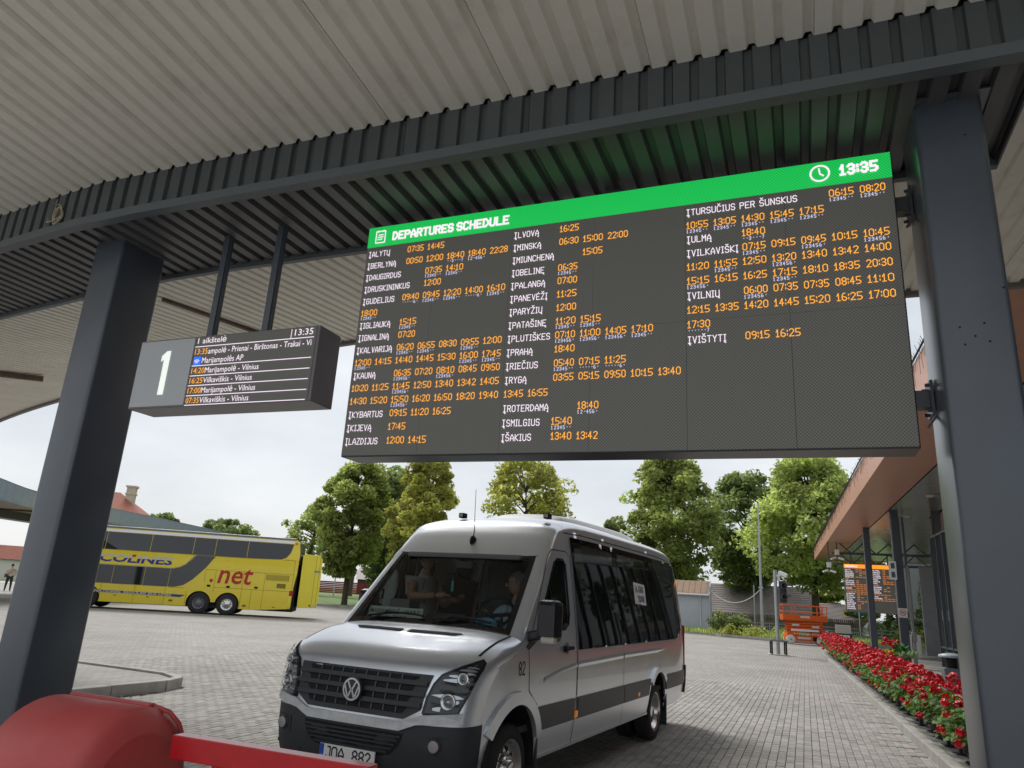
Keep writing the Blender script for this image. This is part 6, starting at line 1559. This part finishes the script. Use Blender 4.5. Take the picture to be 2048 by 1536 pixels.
b = MB(); b.box((-SHW / 2, SHD / 2, .06), (SHW + .1, SHD + .1, .24)); b.build('plinth', M_kerb, shed)
b = MB(); A_, B_ = Vector((-6.5, 57.6, 3.1)), Vector((-2.8, 55.5, 3.30)); b.tube([A_.lerp(B_, t) + Vector((0, 0, -1.15 * 4 * t * (1 - t) * .8)) for t in np.linspace(0, 1, 17)], .028, 6)
cbz = b.build('overhead_cable', mat('white_cable', (.62, .62, .58), .6)); tag(cbz, 'white cable sagging between the grey shed and the lamp post', 'cable')

# ================================================================== BUILDINGS BEHIND
M_tile = mat('weathered_tile', (0.25, 0.215, 0.205), .8, var=.12, vscale=2)
M_fence = mat('brown_fence', (0.125, 0.095, 0.085), .85, var=.2, vscale=2, tint=.3)
def tiled_house(name, label, loc, rz, L_, D_, hw, hr, mw, mroof, wins=()):
    h = thing(name, label, 'house', loc, rz)
    b = MB(); b.prism([(0, 0), (D_, 0), (D_, hw), (D_ / 2, hw + hr), (0, hw)], 0, L_, lambda a, c, hh: (hh, a, c)); w = b.build('wall', mw, h)
    for s in (0, 1):
        n_ = 14
        for k in range(n_):           # courses of tiles
            t0, t1 = k / n_, (k + 1) / n_; b = MB(); y0, z0, y1, z1 = -.35, hw - .35 * hr * 2 / D_, D_ / 2, hw + hr + .05
            f_ = lambda t: ((y0 + (y1 - y0) * t), z0 + (z1 - z0) * t)
            (ya, za), (yb, zb) = f_(t0), f_(t1)
            if s: ya, yb = D_ - ya, D_ - yb
            b.add([(-.3, ya, za + .07), (L_ + .3, ya, za + .07), (L_ + .3, yb, zb + .03), (-.3, yb, zb + .03), (-.3, ya, za + .0), (L_ + .3, ya, za + .0)], [(0, 1, 2, 3), (4, 5, 1, 0)]); b.build('roof_course', mroof, h)
    for x, z, ww, wh in wins:
        b = MB(); b.box((x, -.02, z), (ww, .06, wh)); f = b.build('window', M_white, h); b = MB(); b.box((x, -.055, z), (ww - .14, .02, wh - .14)); b.build('pane', M_coachglass, f)
    return h
tiled_house('house', 'low house with long grey tiled roof behind the brown fence', (-16.5, 80.0, -1.1), rad(-4), 17.0, 9.0, 2.6, 2.9, mat('cream_wall', (.5, .47, .4), .9), M_tile)
tiled_house('house', 'small grey-roofed outbuilding behind the scissor lift', (-1.2, 84.0, -.8), rad(6), 6.4, 6.0, 2.2, 1.6, mat('grey_wall', (.25, .25, .26), .9), M_tile, ((1.2, 1.3, .5, 1.0), (2.6, 1.3, .5, 1.0), (4.2, 1.3, .5, 1.0)))
def picket_fence(label, a, c, h, m, z0, pitch=.16, wd=.12):
    f = thing('picket_fence', label, 'fence', (a[0], a[1], z0), math.atan2(c[1] - a[1], c[0] - a[0])); ln = math.hypot(c[0] - a[0], c[1] - a[1])
    b = MB(); b.box((ln / 2, .04, h * .25), (ln, .04, .09)); b.box((ln / 2, .04, h * .78), (ln, .04, .09)); b.build('fence_rail', m, f)
    pm = []
    for q in range(5):
        b = MB(); b.prism([(-wd / 2, 0), (wd / 2, 0), (wd / 2, h), (0, h + .06), (-wd / 2, h)], 0, .022, lambda x, z, hh: (x, -hh, z)); pm.append(with_tint(b.mesh('picket', m), [rng.random()] * 7))
    for k in range(min(299, int(ln / pitch))): link('picket', pm[rng.randrange(5)], f, (k * pitch + pitch / 2, 0, rng.uniform(-.05, .03)), (0, rng.uniform(-.012, .012), 0))
    return f
picket_fence('weathered brown picket fence in front of the grey-roofed house', (-11.5, 70.0), (9.0, 74.5), 1.30, M_fence, .22, .17, .13)
b = MB()
for z in (.35, .62, .85): b.bar((-12.5, 59.5, z + .12), (30, 60.5, z + .18), .07, .07)
for k in range(18): x = -12.5 + k * 2.5; b.box((x, 59.5 + k * .0588, .55), (.09, .09, .95))
gr_ = b.build('pipe_railing', mat('railing_grey', (.27, .28, .28), .6)); tag(gr_, 'low grey pipe railing along the grass beyond the yard', 'railing')
for x, y, h, lab in ((-8.2, 64.5, 3.9, 'thin grey fence post left of the tree trunk'), (-3.9, 66, 3.7, 'thin grey fence post beside the lamp post'), (4.1, 68, 4.2, 'thin pale post seen left of the terminal column')):
    b = MB(); b.tube([(0, 0, 0), (0, 0, h)], .05, 8); o = b.build('wire_fence_post', M_galv); o.location = (x, y, .2); tag(o, lab, 'post')
b = MB(); b.smooth = True; vs = []
for i in range(9):
    for j in range(13):
        a = PI * j / 12; x = i * .62; r = 1.05 + .05 * math.sin(i * 2.1 + j); sh = 1.0 if 0 < i < 8 else .6; vs.append((x, r * math.cos(a) * sh, r * 1.25 * math.sin(a) * sh))
b.add(vs, [(i * 13 + j, i * 13 + j + 1, (i + 1) * 13 + j + 1, (i + 1) * 13 + j) for i in range(8) for j in range(12)]); b.add(vs[-13:], [tuple(range(13))]); b.add(vs[:13], [tuple(range(13))[::-1]])
pt = b.build('polytunnel', mat('plastic_sheet', (.66, .69, .67), .5, var=.15, vscale=1.2)); pt.location = (4.6, 71.0, .35); pt.rotation_euler = (0, 0, .15); tag(pt, 'white plastic-covered garden tunnel beyond the picket fence', 'polytunnel')
b = MB(); b.box((0, 0, .6), (1.6, 1.2, 1.2), bev=.1); b.box((0, 0, 1.25), (1.7, 1.3, .12), bev=.05); tk = b.build('water_tank', mat('tank_green', (.03, .22, .16), .5)); tk.location = (5.2, 78.5, 2.0); tag(tk, 'green water tank showing above the picket fence', 'tank')
gb = thing('grey_building', 'plain dark grey building behind the conifers beyond the terminal', 'building', (13.2, 74, .4), rad(-4))
b = MB(); b.box((0, 0, 3.1), (11, 8, 6.2)); b.build('wall', mat('slate_wall', (.19, .20, .21), .8, var=.08, vscale=1), gb)
b = MB(); b.box((0, 0, 6.25), (11.4, 8.4, .16)); b.build('roof', mat('pale_trim', (.5, .5, .5), .6), gb)
for x in (-3.2, -.6): b = MB(); b.box((x, -4.02, 3.9), (1.5, .06, 1.6)); w_ = b.build('window', M_int, gb); b = MB(); b.box((x, -4.06, 3.9), (1.3, .03, 1.4)); b.build('pane', M_coachglass, w_)

# left: pale houses and a red board fence behind the trees
tiled_house('house', 'pale house with wide gable behind the left trees', (-64, 106, 1.1), rad(28), 13, 10, 4.2, 4.8, mat('pale_render', (.55, .49, .40), .9), mat('grey_tile', (.30, .28, .27), .8, var=.1), ((3, 2.4, 1.2, 1.3), (8, 2.4, 1.2, 1.3)))
bh = tiled_house('house', 'long low building with pale metal roof behind the red fence', (-62, 96, .8), rad(27), 18, 7, 2.3, 1.6, mat('dark_shopfront', (.10, .07, .065), .8), mat('pale_sheet', (.42, .38, .37), .6))
rf_ = thing('board_fence', 'red horizontal board fence behind the tree trunks on the left', 'fence', (-72.5, 88.0, .75), rad(27))
for k in range(9):
    for q in range(7):
        b = MB(); b.box((k * 2.5 + 1.25, 0, .14 + q * .24), (2.44, .03, .20)); b.build('fence_board', mat('red_board', (.26, .025, .03), .7, var=.1), rf_)
for k in range(10): b = MB(); b.box((k * 2.5, .05, .9), (.10, .10, 1.85)); b.build('fence_post', mat('red_board', (.26, .025, .03)), rf_)
for x, y, h, lab in ((-55.6, 84, 5.2, 'pale pole standing in front of the red fence'), (-66, 90, 5.4, 'pale pole behind the leftmost trunks')):
    b = MB(); b.tube([(0, 0, 0), (0, 0, h)], .09, 8); o = b.build('utility_pole', mat('pale_concrete', (.50, .48, .43))); o.location = (x, y, .7); tag(o, lab, 'pole')
# red roofed house with chimney above the far canopy
hs = thing('house', 'house with red tiled hip roof and pale chimney above the far canopy', 'house', (*px_ground(188, 66), 0), rad(35))
b = MB(); b.box((0, 0, 3.3), (7.2, 7, 6.6)); b.build('wall', mat('pale_render', (.55, .49, .40)), hs)
b = MB(); b.add([(-4.1, -4, 6.6), (4.1, -4, 6.6), (4.1, 4, 6.6), (-4.1, 4, 6.6), (-.8, 0, 9.0), (.8, 0, 9.0)], [(0, 1, 5, 4), (1, 2, 5), (2, 3, 4, 5), (3, 0, 4)]); rr_ = b.build('roof', mat('red_tile', (.28, .085, .05), .8, var=.15, vscale=3), hs)
b = MB(); b.box((1.9, -.6, 8.6), (.75, .75, 2.0)); b.box((1.9, -.6, 9.55), (.95, .95, .16)); b.box((1.9, -.6, 8.85), (.9, .9, .12)); b.build('chimney', mat('chimney_render', (.52, .47, .36), .9, var=.1), rr_)
# pale gabled house and poles seen under the far canopy
h2 = tiled_house('house', 'small white gabled house seen under the far canopy', (*px_ground(-20, 88), .1), rad(50), 6, 6, 2.6, 1.5, mat('white_render', (.66, .65, .62), .9), mat('red_tile', (.28, .085, .05)))
b = MB(); b.tube([(0, 0, 0), (0, 0, 9.5)], .11, 8); o = b.build('utility_pole', mat('pale_concrete', (.50, .48, .43))); o.location = (-52.5, 38.8, .1); tag(o, 'tall grey pole behind the person under the far canopy', 'pole')
sl = thing('street_lamp', 'thin street lamp with a bent arm above the coach roof', 'street lamp', (-50.5, 73.5, .5))
b = MB(); b.tube([(0, 0, 0), (0, 0, 8.1), (-.2, 0, 8.4), (-1.9, -.3, 8.75)], [.08, .05, .045, .04], 8); b.build('pole', M_galv, sl); b = MB(); b.box((-2.2, -.35, 8.78), (.7, .2, .1)); b.build('lamp_head', M_galv, sl)

# ================================================================== TREES
M_bark = mat('bark', (0.085, 0.062, 0.045), .95, var=.35, vscale=5, bump=.5, bscale=18)
LEAF = {'mid': leafmat('leaf_mid', (.27, .31, .11), .5, .28, .58), 'yellow': leafmat('leaf_yellow', (.35, .36, .11), .45, .28, .58), 'dark': leafmat('leaf_dark', (.20, .245, .10), .5, .28, .55), 'lime': leafmat('leaf_lime', (.33, .38, .14), .45, .28, .58), 'ever': leafmat('leaf_evergreen', (.075, .125, .035), .5, .3, .3)}
def foliage(cl_, leafs, size, nprng, droop=.25, flat=.55):
    """leaf-sized faces around clump centres (x, y, z, r, tint)"""
    P = []; Tn = []
    for (x, y, z, r, t, k) in cl_:
        n = int(leafs * k); d = nprng.normal(size=(n, 3)); d /= np.linalg.norm(d, axis=1)[:, None]; rr = nprng.uniform(.35, 1, n) ** .6
        p = d * rr[:, None] * r * np.array([1, 1, .72]) + np.array([x, y, z]); p[:, 2] -= droop * r * rr * np.hypot(d[:, 0], d[:, 1])
        P.append(p); Tn.append(np.clip(t + nprng.normal(0, .16, n), 0, 1))
    P = np.concatenate(P); Tn = np.concatenate(Tn); n = len(P)
    nr = nprng.normal(size=(n, 3)) * flat + np.array([0, 0, 1.0]) * .6; nr /= np.linalg.norm(nr, axis=1)[:, None]
    a = np.cross(nr, nprng.normal(size=(n, 3))); a /= np.linalg.norm(a, axis=1)[:, None]; b_ = np.cross(nr, a); s = nprng.uniform(.6, 1.25, n)[:, None] * size
    V = np.empty((n, 4, 3)); V[:, 0] = P + a * s; V[:, 1] = P + b_ * s * .55; V[:, 2] = P - a * s * .9 - nr * s * .25; V[:, 3] = P - b_ * s * .55
    return V.reshape(-1, 3), Tn
def leaf_mesh(name, V, Tn, m):
    n = len(Tn); me = bpy.data.meshes.new(name); me.vertices.add(4 * n); me.vertices.foreach_set('co', V.astype(np.float32).ravel()); me.loops.add(4 * n); me.loops.foreach_set('vertex_index', np.arange(4 * n, dtype=np.int32))
    me.polygons.add(n); me.polygons.foreach_set('loop_start', np.arange(0, 4 * n, 4, dtype=np.int32)); me.update(calc_edges=True); me.materials.append(m); return with_tint(me, Tn)
def tree(label, x, y, z0, h, rad_, base, kind, seed, nb=70, leafs=100, size=.22, tr=.26, lean=(0, 0), gap=.0, group='broadleaf trees behind the yard', name='tree', shape=1.0):
    nr = np.random.default_rng(seed); tv = random.Random(seed)
    t = thing(name, label, 'tree', (x, y, z0), 0, group)
    top = Vector((lean[0], lean[1], h * .80)); fork = Vector((lean[0] * .4, lean[1] * .4, base + (h - base) * .18))
    b = MB(); b.tube([(0, 0, -.2), (0, 0, .25), fork * .5, fork, fork.lerp(top, .5) + Vector((tv.uniform(-.3, .3), tv.uniform(-.3, .3), 0)), top], [tr * 1.35, tr * 1.08, tr * .95, tr * .8, tr * .45, .04], 9)
    cl_ = []; cz = (h + base) / 2; hz = (h - base) / 2
    lobes = [(tv.uniform(0, 6.28), tv.uniform(-.6, .9), tv.uniform(.12, .38)) for _ in range(9)]
    for k in range(nb):
        u = tv.uniform(-1, 1); th = tv.uniform(0, 2 * PI); rr = tv.uniform(.30, 1.0) ** .55
        prof_ = math.sqrt(max(0, 1 - u * u)) ** (.62 * shape) * (1.0 - .18 * max(0, u))
        bulge = 1 + sum(w_ * math.exp(-((math.atan2(math.sin(th - a), math.cos(th - a)) / .7) ** 2 + ((u - b0) / .4) ** 2)) for a, b0, w_ in lobes) - .22
        p = Vector((lean[0] * (u + 1) / 2 + rad_ * prof_ * rr * bulge * math.cos(th), lean[1] * (u + 1) / 2 + rad_ * prof_ * rr * bulge * math.sin(th), cz + hz * u * (.93 + .07 * rr)))
        cr_ = tv.uniform(.55, 1.05) * rad_ * .30
        cl_.append((p.x, p.y, p.z, cr_, tv.uniform(.15, .85), tv.uniform(.5, 1.2)))
        if k % 3 == 0:
            st_ = fork.lerp(top, max(0, min(.95, (p.z - fork.z) / max(.1, top.z - fork.z) * .75))); m_ = st_.lerp(p, .5) + Vector((0, 0, .12 * rad_)); b.tube([st_, m_, p], [tr * .32, tr * .2, .02], 5, False)
    b.build('trunk', M_bark, t)
    V, Tn = foliage(cl_, leafs, size, nr); o = link('crown', leaf_mesh('crown', V, Tn, LEAF[kind]), t); o['kind'] = 'stuff'
    return t
def ptree(label, px, dep, top, bot, left, right, kind, seed, trunk=None, **kw):
    """a tree standing dep metres off whose crown spans these pixels of the photograph"""
    x, y = px_ground((left + right) / 2, dep); hz = 1196 + .0616 * ((left + right) / 2 - 1024); m = dep / 1446.0
    z0 = max(.1, land_z(x, y)); h = (hz - top) * m + 1.68 - z0; base = (hz - bot) * m + 1.68 - z0; r = (right - left) / 2 * m
    return tree(label, x, y, z0, h, r, base, kind, seed, **kw)
ptree('dense green chestnut tree nearest the coach tail', 0, 66, 925, 1150, 614, 770, 'mid', 21, nb=170, leafs=170, size=.24)
ptree('dark green tree standing behind the leftmost chestnut', 0, 74, 935, 1160, 690, 850, 'dark', 22, nb=130, leafs=150, size=.27)
ptree('yellow-green tree with a tall narrow crown left of the minibus roof', 0, 62, 918, 1178, 765, 915, 'yellow', 23, nb=160, leafs=165, size=.22, shape=.8)
ptree('thin tree with browning leaves above the minibus roof', 0, 72, 918, 1130, 940, 1140, 'yellow', 24, nb=120, leafs=120, size=.24)
ptree('tall green tree right of the minibus roof', 0, 66, 912, 1175, 1236, 1440, 'mid', 25, nb=190, leafs=170, size=.24)
ptree('darker tree between the two tall right-hand trees', 0, 76, 950, 1175, 1410, 1580, 'dark', 26, nb=140, leafs=150, size=.27)
ptree('broad tree with drooping yellow-green leaves behind the orange lift', 0, 64, 912, 1172, 1520, 1745, 'lime', 27, nb=210, leafs=175, size=.24, tr=.32)
for i, (px, dep, top, bot, l, r_, kd, lab) in enumerate(((0, 95, 1030, 1090, 262, 345, 'dark', 'round tree top showing over the far canopy left of the other'), (0, 96, 1043, 1110, 392, 490, 'dark', 'wide tree top showing over the far canopy near the street lamp'), (0, 60, 1046, 1130, 1196, 1240, 'dark', 'small dark tree peeping over the minibus roof'), (0, 78, 1170, 1235, 1640, 1700, 'lime', 'bright green shrub tree left of the orange departures board'), (0, 74, 1185, 1262, 1690, 1745, 'lime', 'bright green shrub below the orange departures board'), (0, 90, 1090, 1230, 1700, 1800, 'mid', 'tree behind the orange departures board'), (0, 84, 1120, 1240, 1800, 1900, 'lime', 'light green tree seen between the terminal columns'))):
    ptree(lab, px, dep, top, bot, l, r_, kd, 40 + i, nb=60, leafs=120, size=.26, tr=.14)
for x, y, lab in ((-65.6, 88.0, 'leftmost dark trunk beside the coach tail'), (-57.0, 86.5, 'leaning dark trunk before the red fence')):
    tree(lab, x, y, .8, 12.5, 3.6, 5.0, 'mid', int(-x), nb=50, leafs=80, size=.28, tr=.38, lean=(1.0, .3))
# bare drooping birch at the left edge
bt = thing('tree', 'bare drooping birch twigs at the left edge over the far canopy', 'tree', (-60.5, 33.0, 0), 0)
b = MB(); tv = random.Random(9); b.tube([(0, 0, 0), (.2, 0, 8), (.1, .1, 15)], [.28, .2, .05], 8)
for k in range(46):
    z = tv.uniform(7, 15); a = tv.uniform(0, 6.28); l = tv.uniform(1.6, 3.6); d = Vector((math.cos(a), math.sin(a), 0)); p = Vector((.15, .05, z)); m_ = p + d * l * .6 + Vector((0, 0, l * .35)); e_ = p + d * l + Vector((0, 0, -l * .1)); b.tube([p, m_, e_, e_ + d * .2 + Vector((0, 0, -l * .7))], [.05, .03, .02, .008], 4, False)
    for q in range(4): s_ = m_.lerp(e_, tv.random()); b.tube([s_, s_ + Vector((tv.uniform(-.5, .5), tv.uniform(-.5, .5), tv.uniform(-.2, .3))), s_ + Vector((tv.uniform(-.7, .7), tv.uniform(-.7, .7), -tv.uniform(.6, 1.8)))], [.016, .012, .006], 3, False)
b.build('branches', M_bark, bt)
# clipped conifers, bush and tall weeds
for x, y, h, lab in ((8.0, 60.2, 4.6, 'right clipped thuja cone beyond the terminal'), (6.2, 61.5, 4.4, 'left clipped thuja cone half hidden by the terminal posts')):
    t = thing('conifer', lab, 'conifer', (x, y, .12), 0, 'thuja cones beyond the terminal'); nr = np.random.default_rng(int(x * 7)); tv = random.Random(int(x))
    cl_ = [(0.95 * (1 - z / h) ** .8 * math.cos(a), .95 * (1 - z / h) ** .8 * math.sin(a), z, .26, tv.uniform(.2, .8), 1) for z in np.linspace(.1, h, 24) for a in [tv.uniform(0, 6.28) for _ in range(6)]]
    V, Tn = foliage(cl_, 30, .10, nr, 0, 1.2); b = MB(); b.tube([(0, 0, 0), (0, 0, h * .9)], [.12, .02], 6); b.build('trunk', M_bark, t); o = link('crown', leaf_mesh('crown', V, Tn, LEAF['ever']), t); o['kind'] = 'stuff'
def shrub(label, x, y, z, r, hh, kind, seed, n=26, size=.12, cat='bush', name='bush'):
    tv = random.Random(seed); cl_ = [(tv.uniform(-r, r), tv.uniform(-r * .6, r * .6), tv.uniform(.1, hh), r * .32, tv.uniform(.2, .8), 1) for _ in range(n)]
    V, Tn = foliage(cl_, 46, size, np.random.default_rng(seed)); o = link(name, leaf_mesh(name, V, Tn, LEAF[kind])); o.location = (x, y, z); tag(o, label, cat); return o
shrub('dark green bush by the grass kerb right of the grey shed', -4.9, 54.4, .15, 1.25, 1.35, 'dark', 3, 34, .13)
shrub('low leafy weeds around the foot of the tree', -2.6, 54.0, .15, 1.5, .45, 'lime', 4, 30, .09)
shrub('yellow-green weeds between the bush and the lamp post', -3.9, 53.4, .15, 1.3, .5, 'yellow', 5, 26, .09)
shrub('bushes in front of the white garden tunnel', 6.6, 68.8, .3, 1.6, 1.3, 'dark', 6, 30, .14)
shrub('green hedge plants below the terminal window', 7.0, 56.5, .12, 1.4, .9, 'mid', 8, 28, .16)
nr = np.random.default_rng(77); n = 9000     # longer grass on the verge
gx_ = nr.uniform(-14, 14, n); gy_ = np.interp(gx_, [-14, -9.6, -5.2, -1.5, 4, 14], [55.4, 55.4, 53.0, 51.8, 53.7, 54.3]) + nr.uniform(0, 3.2, n) ** 1.3
P = np.stack([gx_, gy_, np.full(n, .15)], 1); a = nr.uniform(0, 6.28, n); hgt = nr.uniform(.10, .34, n); V = np.empty((n, 4, 3)); dx = np.stack([np.cos(a), np.sin(a), 0 * a], 1) * .03
V[:, 0] = P - dx; V[:, 1] = P + dx; V[:, 2] = P + dx * .4 + np.stack([nr.normal(0, .05, n), nr.normal(0, .05, n), hgt], 1); V[:, 3] = V[:, 2] - dx * .8
gl = link('tall_grass', leaf_mesh('tall_grass', V.reshape(-1, 3), nr.uniform(0, 1, n), LEAF['lime'])); props(gl, 'tufts of tall grass on the verge', 'grass', None, 'stuff')
# what the minibus windows mirror on the far side of the terminal
for x, y, h, r, i, lb in ((24, 12, 12, 4.5, 0, 'middle'), (26, 24, 13, 5, 1, 'farthest'), (20, 3, 11, 4, 2, 'nearest')): tree(f'{lb} of three broadleaf trees to the right beyond the terminal', x, y, 0, h, r, 3.0, 'mid', 60 + i, nb=40, leafs=70, size=.34)
